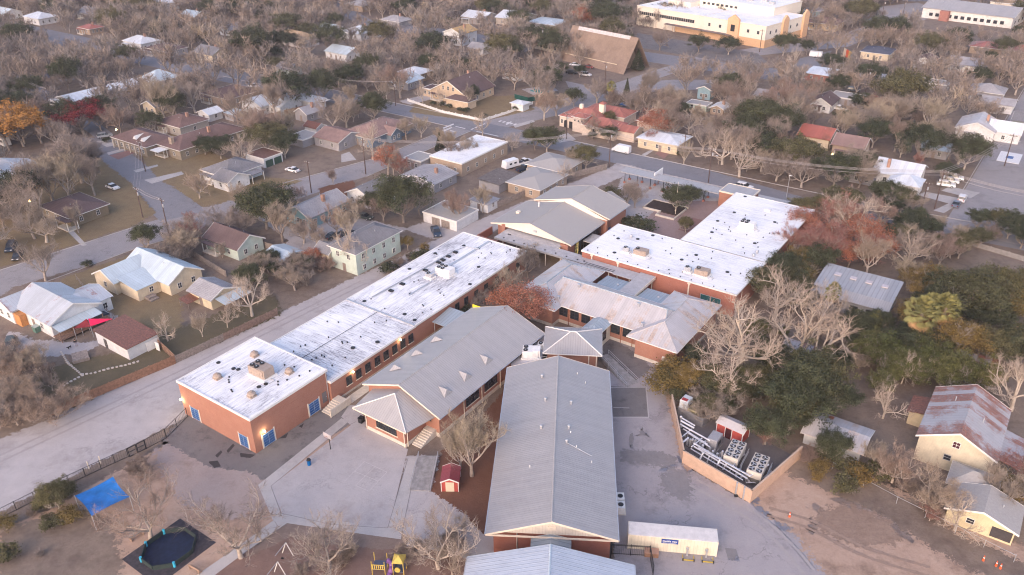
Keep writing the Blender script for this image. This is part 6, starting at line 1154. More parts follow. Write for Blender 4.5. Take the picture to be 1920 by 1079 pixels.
for i, (x, y) in enumerate(((.62, 30), (.70, 34), (.55, 38), (.66, 42), (.78, 30))): b.part('roof_equipment', MB().box(Lo*x-1.3, Lo*x+1.3, y-1, y+1, 13.4, 14.8), GALV)
b = Bld('cone_tower', 'tan cone-shaped tower behind the office complex at the top edge', 'tower', Frame(az, G(1243, 40)), 0, 0, foot=12); b.part('tower', MB().taper(-8, 8, 24, 40, 0, 26, 6.5, 6.5), tsh)
# warehouse
p0 = G(1727, 33); p1 = G(1895, 54); az = math.degrees(math.atan2(p1[0]-p0[0], p1[1]-p0[1]))-90; WF = Frame(az, p0); Lw = math.hypot(p1[0]-p0[0], p1[1]-p0[1])
b = Bld('warehouse', 'long white warehouse with pale metal roof in the top right corner', 'warehouse', WF, Lw/2, 12, foot=28); b.walls(0, Lw, 0, 24, 5.2, sw((.72, .70, .68)), gable=('x', 3.2)); b.gable(0, Lw, 0, 24, 5.2, 3.2, 'x', RGREY2, over=.6); b.wins('S', 0, 3, Lw-3, 12, 1.4, w=1.8, h=1.6, frm=TRIMD); b.wins('E', Lw, 2, 22, 3, 1.4, w=1.4, h=1.6, frm=TRIMD)
b.part('entrance', MB().box(Lw*.22, Lw*.32, -3, 0, 0, 5), plain('brick_entry', (.35, .16, .13), .9)); b = Bld('warehouse', 'small cream building with orange sign band above the warehouse', 'building', WF, Lw*.6, 45, foot=12); b.walls(Lw*.5, Lw*.75, 40, 52, 5, OW); b.flat(Lw*.5, Lw*.75, 40, 52, 5, R['tan'])
# red shade sails
for lb, pts, col in (('bright pink-red triangular shade sail beside the white porch', [(165, 598, 3.2), (212, 598, 2.6), (170, 612, 2.5)], (.80, .02, .10)), ('dull dark red shade sail next to the pink one', [(138, 616, 2.6), (162, 598, 3.2), (170, 613, 2.5), (152, 614, 2.0)], (.25, .03, .035))):
    Q = [(*G(*p), p[2]) for p in pts]; t = thing('shade_sail', lb, 'shade', (Q[0][0], Q[0][1], 0)); q = [(a-Q[0][0], b_-Q[0][1], c_) for a, b_, c_ in Q]; MB().slab(q if len(q) == 3 else q, .02).build('canvas', plain('sail_cloth', col, .6, .1), t)
    for a in q: MB().tube((a[0], a[1], 0), (a[0], a[1], a[2]), .05).build('post', GALV, t)
t = at('trash_cart', 'pale green square cart beside the white house', 'bin', 70, 622, 35); MB().taper(-.6, .6, -.5, .5, 0, 1.3, -.08, -.06).build('body', plain('cart_green', (.12, .22, .18), .6), t); MB().box(-.7, .7, -.58, .58, 1.3, 1.36).build('lid', plain('cart_lid', (.35, .40, .38), .6), t)
t = at('utility_trailer', 'old upturned wooden trailer bed on the grass', 'trailer', 152, 674, 60); MB().slab([(-1, -1.4, 1.2), (1.1, -1.4, .5), (1.1, 1.4, .5), (-1, 1.4, 1.2)], .15).build('bed', WOODG, t); MB().box(.9, 1.2, -1.5, 1.5, 0, .6).build('side', WOODG, t); MB().tube((-.8, -1.2, 0), (-.8, -1.2, 1.1), .06).build('prop', GALV, t)
# lit house lamps
for i, (u, v, z, lb) in enumerate(((218, 244, 2.6, 'glowing porch lamp at the corner of the tan ranch house'), (481, 62, 2.6, 'glowing lamp on the pinkish roofed house, upper left'), (1508, 275, 2.6, 'glowing lamp in the trees near the red-roofed pair'), (1560, 290, 2.6, 'glowing porch lamp below the red-roofed pair'), (1744, 276, 2.5, 'glowing lamp on the blue metal roofed house, right'), (251, 48, 2.6, 'glowing lamp among the bare trees, top left'), (56, 378, 2.4, 'glowing porch lamp at the left edge yard'), (535, 14, 2.6, 'glowing lamp near the top edge, left of centre'))):
    t = at('porch_lamp', lb, 'lamp', u, v, 0, 'lit house lamps', z); MB().dome(0, 0, 0, .32, .4, 8).build('bulb', emis('warm_glow', (1, .62, .22), 9), t); MB().box(-.3, .3, -.3, .3, -.12, 0).build('fixture', GALV, t); MB().tube((0, 0, -z), (0, 0, -.1), .04).build('stem', DARK, t)
# ================================================================= VEHICLES
CARM = {}
def paint(c): return plain('car_paint', c, .3, .04, spec=.5)
def prof_mesh(pr, w, mat, name, ins=0.0):
    """side profile (y along the car, z up) with a narrower top"""
    zs = [p[1] for p in pr]; z0, z1 = min(zs), max(zs); v = []; n = len(pr)
    for sgn in (-1, 1):
        for y, z in pr: v.append((sgn*(w/2-ins*((z-z0)/(z1-z0+1e-6))), y, z))
    fs = [tuple(range(n)), tuple(range(2*n-1, n-1, -1))]+[(i, n+i, n+(i+1) % n, (i+1) % n) for i in range(n)]
    m = MB().add(v, fs).mesh(name, mat); return m
def car_parts(kind, col):
    P = paint(col); G_ = GLASS; w = 1.85; out = []
    if kind == 'sedan': L = 4.6; body = [(-2.3, .35), (-2.3, .75), (-2.1, .86), (-1.3, .95), (1.0, .95), (2.15, .78), (2.3, .6), (2.3, .35)]; cab = [(-1.75, .93), (-1.0, 1.42), (.35, 1.42), (1.15, .93)]; rf = [(-1.0, 1.4), (-.95, 1.46), (.3, 1.46), (.35, 1.4)]
    elif kind == 'suv': L = 4.8; w = 1.95; body = [(-2.4, .4), (-2.4, .95), (-2.3, 1.08), (1.1, 1.08), (2.25, .95), (2.4, .75), (2.4, .4)]; cab = [(-2.3, 1.06), (-2.0, 1.68), (.4, 1.68), (1.2, 1.06)]; rf = [(-2.02, 1.66), (-1.95, 1.74), (.35, 1.74), (.45, 1.66)]
    elif kind == 'pickup': L = 5.6; w = 2.0; body = [(-2.8, .5), (-2.8, 1.1), (1.3, 1.1), (2.6, 1.02), (2.8, .8), (2.8, .5)]; cab = [(-.6, 1.08), (-.45, 1.75), (.7, 1.75), (1.4, 1.08)]; rf = [(-.47, 1.73), (-.42, 1.81), (.65, 1.81), (.72, 1.73)]
    else: L = 5.9; w = 2.0; body = [(-2.95, .4), (-2.95, 2.3), (-2.8, 2.5), (1.0, 2.5), (1.5, 2.35), (2.25, 1.35), (2.85, 1.15), (2.95, .9), (2.95, .4)]; cab = None; rf = None
    out.append(('body', prof_mesh(body, w, P, 'body', .12 if kind != 'van' else .18)))
    if cab: out.append(('window', prof_mesh(cab, w-.2, G_, 'window', .17))); out.append(('roof', prof_mesh(rf, w-.46, P, 'roof', .03)))
    else: out.append(('window', MB().add([(-.8, 1.62, 2.22), (.8, 1.62, 2.22), (.86, 2.24, 1.42), (-.86, 2.24, 1.42)], [(3, 2, 1, 0)]).add([(-.88, .7, 1.5), (-.88, 1.9, 1.5), (-.83, 1.5, 2.1), (-.83, .7, 2.1), (.88, .7, 1.5), (.88, 1.9, 1.5), (.83, 1.5, 2.1), (.83, .7, 2.1)], [(0, 1, 2, 3), (7, 6, 5, 4)]).mesh('window', G_)))
    if kind == 'pickup': out.append(('bed', MB().box(-.82, .82, -2.65, -.75, .9, 1.112).mesh('bed', plain('truck_bed', (.04, .04, .045), .8))))
    if kind == 'suv' or kind == 'sedan':
        m = MB()
        for y in ((-1.0, .0) if kind == 'suv' else (-.35,)):
            for s_ in (-1, 1): x = s_*(w/2-.16); m.box(x-.05, x+.05, y-.04, y+.04, 1.0, 1.66 if kind == 'suv' else 1.4)
        out.append(('pillar', m.mesh('pillar', P)))
    wy = L/2-.95; ww = []
    for y in (-wy, wy):
        for s_ in (-1, 1):
            x = s_*(w/2-.12); tm = MB().tube((x-.12*1, y, .35), (x+.12, y, .35), .35, .35, 14).mesh('tyre', BLACK); rm = MB().tube((x+s_*.11, y, .35), (x+s_*.135, y, .35), .2, .2, 10).mesh('rim', GALV); ww.append((tm, rm))
    lights = []
    zl = .72 if kind == 'sedan' else .85
    for s_ in (-1, 1):
        lights.append(('headlight', MB().box(s_*(w/2-.38)-.2, s_*(w/2-.38)+.2, L/2-.1, L/2+.015, zl-.1, zl+.06).mesh('headlight', plain('lens', (.6, .6, .62), .2)))); lights.append(('tail_light', MB().box(s_*(w/2-.3)-.13, s_*(w/2-.3)+.13, -L/2-.015, -L/2+.1, zl-.1, zl+.15).mesh('tail_light', plain('tail_red', (.25, .01, .01), .3))))
    return out, ww, lights
def car(kind, col, u, v, az, label, cat=None, px=True):
    key = (kind, col); p = G(u, v) if px else (u, v)
    if key not in CARM: CARM[key] = car_parts(kind, col)
    out, ww, li = CARM[key]; nm = {'sedan': 'parked_car', 'suv': 'parked_suv', 'pickup': 'pickup_truck', 'van': 'delivery_van'}[kind]
    t = thing(nm, label, cat or {'sedan': 'car', 'suv': 'car', 'pickup': 'pickup truck', 'van': 'van'}[kind], (p[0], p[1], 0), -RAD(az), 'parked vehicles')
    for n_, m in out: link(n_, m, t)
    for tm, rm in ww: o = link('wheel', tm, t); link('rim', rm, o)
    for n_, m in li: link(n_, m, t)
    return t
WC = (.74, .74, .76); BK = (.02, .022, .025); SV = (.30, .31, .33); DB = (.025, .045, .08); DG = (.05, .065, .06)
for a in (('van', WC, 1165, 286, 305, 'white panel van driving along the street above the school'), ('suv', WC, 1395, 354, 125, 'white car passing behind the orange brick entrance pavilion'), ('pickup', DB, 818, 439, 165, 'dark blue pickup beside the alley and the white garage'), ('suv', DG, 22, 652, 160, 'dark green off-road car on the gravel drive at the left edge'),
    ('suv', DB, 22, 468, 165, 'dark blue car parked under trees at the left edge, upper one'), ('sedan', BK, 34, 484, 165, 'black car parked at the street edge at far left, lower one'), ('sedan', BK, 513, 381, 50, 'black car parked on the street near the pale blue house'), ('sedan', WC, 549, 322, 300, 'white car in the yard right of the white cottage'),
    ('suv', SV, 197, 258, 60, 'silver SUV on the driveway of the tan ranch house'), ('sedan', WC, 212, 354, 125, 'white car parked beside the street among bare trees, left'), ('sedan', WC, 97, 136, 120, 'white car alone on the asphalt lot, upper left'), ('sedan', SV, 126, 110, 120, 'pale car half hidden by a tree beyond the asphalt lot'),
    ('pickup', WC, 983, 308, 50, 'white pickup parked beside the camper trailer'), ('pickup', DB, 983, 320, 50, 'dark pickup parked beneath the white pickup by the camper'), ('pickup', WC, 1786, 337, 115, 'white pickup with dark bed on the driveway, right'), ('suv', WC, 1780, 343, 115, 'white car between the pickup and another white car on the driveway'),
    ('suv', WC, 1773, 350, 115, 'nearest of the white cars on the right-hand driveway'), ('suv', WC, 1803, 376, 35, 'white SUV parked at the kerb of the right-hand street'), ('sedan', (.16, .19, .25), 1792, 386, 35, 'grey-blue car parked in front of the white SUV'), ('pickup', WC, 1573, 207, 300, 'white pickup beside the white gabled cottage, upper right'),
    ('suv', (.01, .10, .32), 1175, 200, 300, 'bright blue SUV in the courtyard of the red tiled house'), ('suv', BK, 1072, 139, 120, 'dark car in front of the church roof, left of the white car'), ('suv', WC, 1098, 143, 120, 'white SUV in the church car park'), ('sedan', WC, 1078, 124, 120, 'white car close under the church roof, left one'),
    ('sedan', (.2, .03, .03), 1103, 128, 120, 'red and white looking car close under the church roof'), ('suv', WC, 848, 306, 120, 'white SUV tucked under the white flat roof storefront'), ('sedan', WC, 476, 164, 120, 'white car parked on the street beyond the dark red tree'), ('sedan', BK, 1640, 29, 120, 'dark car on the lot at the top right'),
    ('sedan', BK, 625, 446, 40, 'dark car on the gravel court, left one'), ('sedan', DB, 648, 441, 40, 'dark blue car on the gravel court, next to the grey roof'), ('sedan', BK, 658, 405, 120, 'dark car under the branches behind the pale blue house'), ('sedan', DG, 684, 410, 120, 'dark green car under the branches, right of the black one'), ('suv', BK, 1032, 60, 120, 'dark car under the carport at top centre'),
    ('sedan', (.2, .02, .03), 1643, 183, 110, 'dark red car in the driveway, upper right'), ('suv', DB, 1600, 172, 110, 'dark car in the yard right of the pale garage'), ('sedan', DB, 183, 600, 30, 'dark blue car beside the pink shade sail')): car(*a)
t = at('camper_trailer', 'white camper trailer beside the carport', 'trailer', 957, 315, 50); MB().taper(-1.2, 1.2, -2.6, 2.6, .5, 2.6, .12, .35).build('body', paint(WC), t); MB().box(1.12, 1.19, -1.2, -.3, 1.4, 1.9).box(1.12, 1.19, .6, 1.5, 1.4, 1.9).build('window', GLASS, t); MB().tube((-1.15, 0, .35), (1.15, 0, .35), .35, .35, 14).build('wheel', BLACK, t)
t = at('cargo_trailer', 'white cargo trailer on the grass verge, upper right', 'trailer', 1529, 108, 120); MB().box(-1.1, 1.1, -2.6, 2.6, .5, 2.6).build('body', paint(WC), t); MB().tube((-1.15, 0, .35), (1.15, 0, .35), .35, .35, 14).build('wheel', BLACK, t); MB().tube((0, 2.6, .6), (0, 3.8, .5), .06).build('hitch', DARK, t)
for lb, u, v, az in (('white bus-like van at the left edge below the orange tree', 6, 272, 125), ('white camper bus parked beside the street, left of the red tree', 108, 202, 120)):
    t = at('camper_bus', lb, 'bus', u, v, az); MB().taper(-1.15, 1.15, -3.4, 3.4, .4, 2.9, .08, .1).build('body', paint(WC), t); MB().box(-1.13, 1.13, -2.8, 2.6, 1.5, 2.2).build('window', GLASS, t)
    for y in (-2.2, 2.2): MB().tube((-1.1, y, .4), (1.1, y, .4), .4, .4, 14).build('wheel', BLACK, t)
# ================================================================= POLES AND LINES
def pole(label, u, v, h, lamp=False, can=True, lean=0.0, az=35):
    p = G(u, v); t = thing('utility_pole', label, 'utility pole', (p[0], p[1], 0), -RAD(az), 'wooden utility poles')
    t.rotation_euler[1] = lean; MB().tube((0, 0, 0), (0, 0, h), .17, .11, 10).build('pole', POLEM, t); MB().box(-1.1, 1.1, -.05, .05, h-.7, h-.55).build('crossarm', POLEM, t)
    for x in (-1, -.4, .4, 1): MB().cyl(x, 0, h-.55, h-.35, .05, .05, 6).build('insulator', WHITE, t)
    if can: MB().cyl(.32, 0, h-2.3, h-1.5, .2, .2, 10).build('transformer', GALV, t)
    if lamp: o = MB().path([(0, 0, h-2.6), (.8, -.3, h-1.9), (1.8, -.6, h-1.8)], .05).build('lamp_arm', GALV, t); MB().box(1.6, 2.2, -.75, -.45, h-1.95, h-1.8).build('lamp_head', GALV, o)
    POLES.append((p[0], p[1], h)); return t
POLES = []
for a in (('utility pole at the street corner beyond the cream house, the taller front one', 319, 449, 11.0), ('utility pole at the street corner left of the taller one', 268, 408, 8.6), ('utility pole with a lamp standing by the ranch house verge', 273, 322, 9.5, True), ('utility pole leaning on the left side of the wide side street', 179, 325, 9.5),
    ('utility pole at the left street with a curved lamp arm', 42, 181, 9.5, True), ('utility pole left of the dark red tree', 96, 212, 9.5), ('utility pole beside the street below the blue-grey bungalow', 686, 327, 11.0), ('utility pole with transformer near the school street corner', 1142, 314, 11.5), ('utility pole in front of the red tiled house', 1062, 261, 9.0),
    ('utility pole with street lamp beside the covered walkway', 1328, 343, 10.5, True), ('utility pole at the right street near the white SUV', 1752, 392, 11.0, False), ('utility pole with lamp at the kerb by the blue parking sign', 1883, 312, 10.0, True), ('short utility pole beside the bright metal roofed house', 1727, 394, 8.0),
    ('utility pole on the wide street, upper left centre', 439, 158, 9.0), ('utility pole with lamp near the large white house, wide street', 538, 178, 11.0, True), ('utility pole at the white masonry fence corner', 742, 199, 9.5), ('tall utility pole in front of the long church hall', 1016, 107, 13.0), ('utility pole beside the church verge', 1134, 165, 10.0),
    ('utility pole near the office complex corner', 1510, 84, 9.5), ('utility pole at the far road, upper right', 1649, 53, 14.0), ('utility pole in the yard behind the office trees', 1424, 98, 10.0), ('utility pole further along the far road', 1690, 41, 11.0), ('utility pole at the left edge of the upper rows', 7, 60, 11.0), ('utility pole on the lane right of the red car', 1622, 178, 10.0),
    ('thin utility pole along the street verge among bare trees', 1281, 300, 8.0, False, False), ('utility pole standing by the pale blue house street', 584, 362, 9.5, False, False)): pole(*a)
def wires(label, i, j, n=3, sag=1.2, ext=None):
    a = POLES[i]; b_ = POLES[j] if j is not None else ext; t = thing('power_line', label, 'power line', (a[0], a[1], 0), 0, 'overhead power lines')
    dx, dy = b_[0]-a[0], b_[1]-a[1]; L = math.hypot(dx, dy); nx, ny = -dy/L, dx/L
    for k in range(n):
        off = (k-(n-1)/2)*.75; pts = []
        for q in range(13): f = q/12; pts.append((dx*f+nx*off, dy*f+ny*off, a[2]+(b_[2]-a[2])*f-.3-sag*4*f*(1-f)-(1.6 if k == n-1 and n > 3 else 0)))
        MB().path(pts, .04, 4).build('wire', plain('cable', (.34, .31, .31), .6), t)
E0 = G(1990, 440); wires('power lines from the school corner pole to the lamp pole by the walkway', 7, 9, 4); wires('power lines from the walkway lamp pole to the right street pole', 9, 10, 4, 1.8); wires('power lines from the right street pole out of view', 10, None, 4, 1.0, (E0[0], E0[1], 10)); wires('power lines between the red tiled house pole and the school corner pole', 8, 7, 3)
wires('power lines from the street corner poles up the side street', 0, 1, 2, .5); wires('power lines from the corner pole to the ranch house pole', 1, 2, 3); wires('power lines along the upper left street', 4, 5, 2); wires('power lines from the bungalow pole to the school corner', 6, 7, 3, 2); wires('power lines on the wide street toward the white fence', 14, 15, 2, 2); wires('power lines from the parking sign pole to the right street pole', 11, 10, 3)
t = at('street_light', 'slim white street light behind the L-shaped roof', 'street light', 1474, 372, 35); MB().tube((0, 0, 0), (0, 0, 6.5), .08, .06).build('pole', GALV, t); MB().box(-.2, .5, -.15, .15, 6.5, 6.65).build('lamp_head', WHITE, t)
t = at('parking_sign_slab', 'white painted parking slab with a blue square by the right-hand street', 'parking slab', 1893, 296, 35); MB().box(-3, 3, -5, 5, 0, .12).build('slab', plain('slab_white', (.70, .70, .72), .7, .06), t); MB().box(-1, 1, -1.3, 1.3, .12, .14).build('blue_square', BLUEP, t)
# ================================================================= PERSON AND DOG
p = G(144, 650); t = thing('person', 'person in dark jacket and grey trousers walking a dark dog on the gravel drive', 'person', (p[0], p[1], 0), RAD(200))
def skin(name, pts, edges, rad, mat, parent, root=0):
    me = bpy.data.meshes.new(name); me.from_pydata(pts, edges, []); me.materials.append(mat); o = link(name, me, parent)
    o.modifiers.new('s', 'SKIN'); sv = me.skin_vertices[0].data
    for i, r in enumerate(rad): sv[i].radius = (r, r); sv[i].use_root = (i == root)
    o.modifiers.new('ss', 'SUBSURF').levels = 1; o.modifiers['ss'].render_levels = 1; return o
bp = [(0, 0, .95), (0, .02, 1.2), (0, .05, 1.42), (0, .06, 1.52), (0, .09, 1.64), (.19, .05, 1.40), (.27, .05, 1.12), (.25, .2, .92), (-.19, .05, 1.40), (-.27, .0, 1.12), (-.25, .12, .92), (.1, 0, .9), (.11, .14, .5), (.11, .12, .09), (.11, .25, .04), (-.1, 0, .9), (-.11, -.04, .5), (-.11, -.2, .1), (-.11, -.07, .04), (.26, .28, .86), (-.25, .2, .86)]
be = [(0, 1), (1, 2), (2, 3), (3, 4), (2, 5), (5, 6), (6, 7), (2, 8), (8, 9), (9, 10), (0, 11), (11, 12), (12, 13), (13, 14), (0, 15), (15, 16), (16, 17), (17, 18), (7, 19), (10, 20)]
br = [.15, .15, .15, .06, .10, .07, .05, .04, .07, .05, .04, .095, .07, .05, .04, .095, .07, .05, .04, .03, .03]
bo = skin('body', bp, be, br, plain('skin_tone', (.42, .27, .2), .6, .03), t)
skin('jacket', [(0, 0, .92), (0, .02, 1.2), (0, .05, 1.42), (.19, .05, 1.40), (.27, .05, 1.12), (.25, .18, .94), (-.19, .05, 1.40), (-.27, .0, 1.12), (-.25, .10, .94)], [(0, 1), (1, 2), (2, 3), (3, 4), (4, 5), (2, 6), (6, 7), (7, 8)], [.17, .18, .17, .09, .07, .06, .09, .07, .06], plain('dark_jacket', (.02, .02, .025), .8), t)
skin('trousers', [(0, 0, .9), (.1, 0, .86), (.11, .14, .5), (.11, .12, .12), (-.1, 0, .86), (-.11, -.04, .5), (-.11, -.19, .13)], [(0, 1), (1, 2), (2, 3), (0, 4), (4, 5), (5, 6)], [.16, .11, .085, .07, .11, .085, .07], plain('grey_trousers', (.30, .30, .36), .8), t)
MB().dome(0, .07, 1.64, .12, .13, 10).build('hair', plain('dark_hair', (.02, .015, .012), .8), t)
p = G(131, 654); t = thing('dog', 'dark medium dog walking beside the person on the drive', 'dog', (p[0], p[1], 0), RAD(160))
skin('body', [(0, 0, .42), (0, .28, .45), (0, .42, .56), (0, .52, .64), (0, .66, .60), (0, -.25, .43), (0, -.42, .52), (.08, .28, .3), (.08, .27, .04), (-.08, .28, .3), (-.08, .33, .04), (.08, -.24, .3), (.08, -.30, .18), (.08, -.26, .03), (-.08, -.24, .3), (-.08, -.30, .18), (-.08, -.24, .03)],
     [(0, 1), (1, 2), (2, 3), (3, 4), (0, 5), (5, 6), (1, 7), (7, 8), (1, 9), (9, 10), (5, 11), (11, 12), (12, 13), (5, 14), (14, 15), (15, 16)], [.11, .13, .08, .08, .045, .10, .03, .05, .03, .05, .03, .06, .035, .03, .06, .035, .03], plain('dog_coat', (.02, .017, .016), .8), t)
# ================================================================= TREES
def treemat(name, stops, nsc=.55, var=.35, rnd=True, rough=.95):
    m, nt, b = new_mat(name); t = tc(nt); oi = N(nt, 'ShaderNodeObjectInfo')
    c = ramp(nt, oi.outputs['Random'], stops) if rnd else ramp(nt, noise(nt, N(nt, 'ShaderNodeNewGeometry').outputs['Position'], .06, 2), [(.3+.4*p, c_) for p, c_ in stops])
    n = noise(nt, t.outputs['Object'], nsc, 3); f = mr(nt, n, .3, .7, 1-var, 1+var)
    mm = N(nt, 'ShaderNodeMix', data_type='RGBA', blend_type='MULTIPLY'); mm.inputs[0].default_value = 1
    nt.links.new(c, mm.inputs[6]); cb = N(nt, 'ShaderNodeCombineColor'); [nt.links.new(f, cb.inputs[i]) for i in range(3)]; nt.links.new(cb.outputs[0], mm.inputs[7])
    nt.links.new(mm.outputs[2], b.inputs['Base Color']); b.inputs['Roughness'].default_value = rough; b.inputs['Specular IOR Level'].default_value = .1
    return m
BARK = treemat('grey_bark', [(0, (.33, .28, .25)), (.5, (.46, .40, .355)), (1, (.25, .205, .18))], 1.2, .25)
PALE = treemat('pale_bark', [(0, (.42, .355, .30)), (1, (.52, .45, .385))], 1.2, .2)
TWIG = treemat('brown_twigs', [(0, (.19, .15, .135)), (.2, (.31, .25, .21)), (.4, (.25, .22, .215)), (.6, (.38, .31, .235)), (.8, (.29, .20, .17)), (1, (.21, .18, .16))], .3, .25)
TWPALE = treemat('pale_twigs', [(0, (.40, .31, .25)), (1, (.46, .37, .31))], .4, .25)
TWTAN = treemat('tan_twigs', [(0, (.34, .285, .215)), (1, (.31, .26, .215))], .4, .3)
TWRED = treemat('red_brown_twigs', [(0, (.32, .15, .12)), (1, (.27, .13, .115))], .4, .3)
LFDARK = treemat('dark_evergreen_leaves', [(0, (.055, .066, .04)), (.5, (.075, .082, .047)), (1, (.048, .058, .038))], .5, .6)
LFOLIVE = treemat('olive_leaves', [(0, (.10, .098, .052)), (.5, (.125, .115, .06)), (1, (.085, .088, .05))], .5, .55)
LFGREEN = treemat('bamboo_green_leaves', [(0, (.10, .105, .045)), (.5, (.155, .145, .055)), (1, (.07, .085, .035))], .7, .6)
LFYEL = treemat('yellow_brown_leaves', [(0, (.22, .15, .055)), (1, (.17, .13, .05))], .6, .5)
LFRUST = treemat('rust_leaves', [(0, (.30, .115, .07)), (.5, (.36, .155, .10)), (1, (.27, .12, .09))], .5, .4)
LFORANGE = treemat('orange_leaves', [(0, (.40, .20, .06)), (1, (.36, .18, .07))], .35, .45)
LFRED = treemat('crimson_leaves', [(0, (.20, .035, .04)), (1, (.17, .035, .04))], .4, .45)
def npmesh(name, V, Fc, mat):
    V = np.asarray(V, dtype=np.float32); Fc = np.asarray(Fc, dtype=np.int32); k = Fc.shape[1]
    m = bpy.data.meshes.new(name); m.vertices.add(len(V)); m.vertices.foreach_set('co', V.ravel()); m.loops.add(Fc.size); m.loops.foreach_set('vertex_index', Fc.ravel())
    m.polygons.add(len(Fc)); m.polygons.foreach_set('loop_start', np.arange(0, Fc.size, k, dtype=np.int32)); m.materials.append(mat); m.update(calc_edges=True); return m
def grow(seed, style, det=1.0, deep=3):
    """limbs as tapered tubes, twigs as thin blades; about 10 m tall"""
    r = random.Random(seed); segs = []; tips = []
    P_ = dict(spread=dict(trunk=1.9, n=5, ang=(38, 66), L1=4.6, up=.16, r=.26, tw=1.0), vase=dict(trunk=1.6, n=6, ang=(16, 42), L1=5.0, up=.06, r=.24, tw=1.0), tall=dict(trunk=3.2, n=6, ang=(22, 55), L1=4.2, up=.14, r=.24, tw=.9),
        pale=dict(trunk=2.4, n=5, ang=(32, 72), L1=5.0, up=.05, r=.29, tw=.42), open=dict(trunk=1.8, n=5, ang=(30, 70), L1=4.8, up=.12, r=.24, tw=.45), low=dict(trunk=.5, n=8, ang=(25, 70), L1=4.4, up=.1, r=.14, tw=1.1))[style]
    def branch(p, d, L, rad, lv, npz):
        n = 4 if lv < 2 else 3; q = p; pts = [p]
        for i in range(n):
            w_ = .22 if lv < 2 else .3; d = (d+Vector((r.uniform(-w_, w_), r.uniform(-w_, w_), r.uniform(-w_, w_)+P_['up']))).normalized(); q = q+d*(L/n)
            segs.append((pts[-1], q, rad*(1-i/n*.55), rad*(1-(i+1)/n*.55), lv)); pts.append(q)
        if lv < deep:
            k = npz[lv]
            for i in range(k):
                f = .28+.72*(i+.6)/k; j = min(n-1, int(f*n)); base = pts[j]+(pts[j+1]-pts[j])*(f*n-j)
                ax = Vector((r.uniform(-1, 1), r.uniform(-1, 1), r.uniform(-.5, 1))).normalized(); c = (d*.75+ax*.85).normalized()
                branch(base, c, L*r.uniform(.42, .62), rad*.62*(1.1-.4*f), lv+1, npz)
        if lv >= min(2, deep-1): tips.append((pts, d, L, lv))
    z = Vector((0, 0, 0)); top = Vector((r.uniform(-.3, .3), r.uniform(-.3, .3), P_['trunk'])); segs.append((z, top*.5, P_['r']*1.35, P_['r']*1.1, 0)); segs.append((top*.5, top, P_['r']*1.1, P_['r'], 0))
    for i in range(P_['n']):
        a = 2*pi*(i+r.uniform(-.25, .25))/P_['n']; e = RAD(r.uniform(*P_['ang'])); d = Vector((sin(e)*cos(a), sin(e)*sin(a), cos(e)))
        if i == 0 and style in ('tall', 'pale'): d = Vector((.1, 0, 1)).normalized()
        branch(top*r.uniform(.75, 1) if style != 'low' else z+Vector((d.x*.2, d.y*.2, 0)), d, P_['L1']*r.uniform(.8, 1.15), P_['r']*r.uniform(.5, .68), 0, (6, 5, 4) if style != 'pale' else (5, 5, 4))
    tv, tf = [], []
    for p0, p1, r0, r1, lv in segs:
        d = (p1-p0); d.normalize(); a = d.orthogonal().normalized(); b_ = d.cross(a); n = (7 if lv == 0 else (5 if lv == 1 else 3)) if deep > 1 else 3; base = len(tv); rr0, rr1 = max(r0, .012), max(r1, .009)
        for p, rr in ((p0, rr0), (p1, rr1)):
            for i in range(n): v = p+(a*cos(2*pi*i/n)+b_*sin(2*pi*i/n))*rr; tv.append((v.x, v.y, v.z))
        for i in range(n): tf.append((base+i, base+(i+1) % n, base+n+(i+1) % n, base+n+i))
    wv, wf = [], []
    for pts, d, L, lv in tips:
        k = int((9 if lv == 3 else 6)*P_['tw']*det) if deep == 3 else int(9*det)
        for _ in range(k):
            j = r.randrange(len(pts)-1); f = r.random(); b0 = pts[j]+(pts[j+1]-pts[j])*f; dd = (d+Vector((r.gauss(0, .65), r.gauss(0, .65), r.gauss(.1, .5)))).normalized(); l = r.uniform(.45, 1.15)*(1 if deep == 3 else 1.5); w = .0155/det**.5 if deep == 3 else .06
            s_ = dd.cross(Vector((r.gauss(0, 1), r.gauss(0, 1), r.gauss(0, 1)))).normalized()*w; e = b0+dd*l; mid = b0+dd*l*.5+Vector((r.uniform(-.1, .1), r.uniform(-.1, .1), r.uniform(-.06, .1))); i = len(wv)
            for v in (b0-s_, b0+s_, mid+s_*.7, mid-s_*.7): wv.append(tuple(v))
            wf.append((i, i+1, i+2, i+3)); i = len(wv)
            for v in (mid-s_*.7, mid+s_*.7, e+s_*.15, e-s_*.15): wv.append(tuple(v))
            wf.append((i, i+1, i+2, i+3))
    return (tv, tf), (wv, wf)
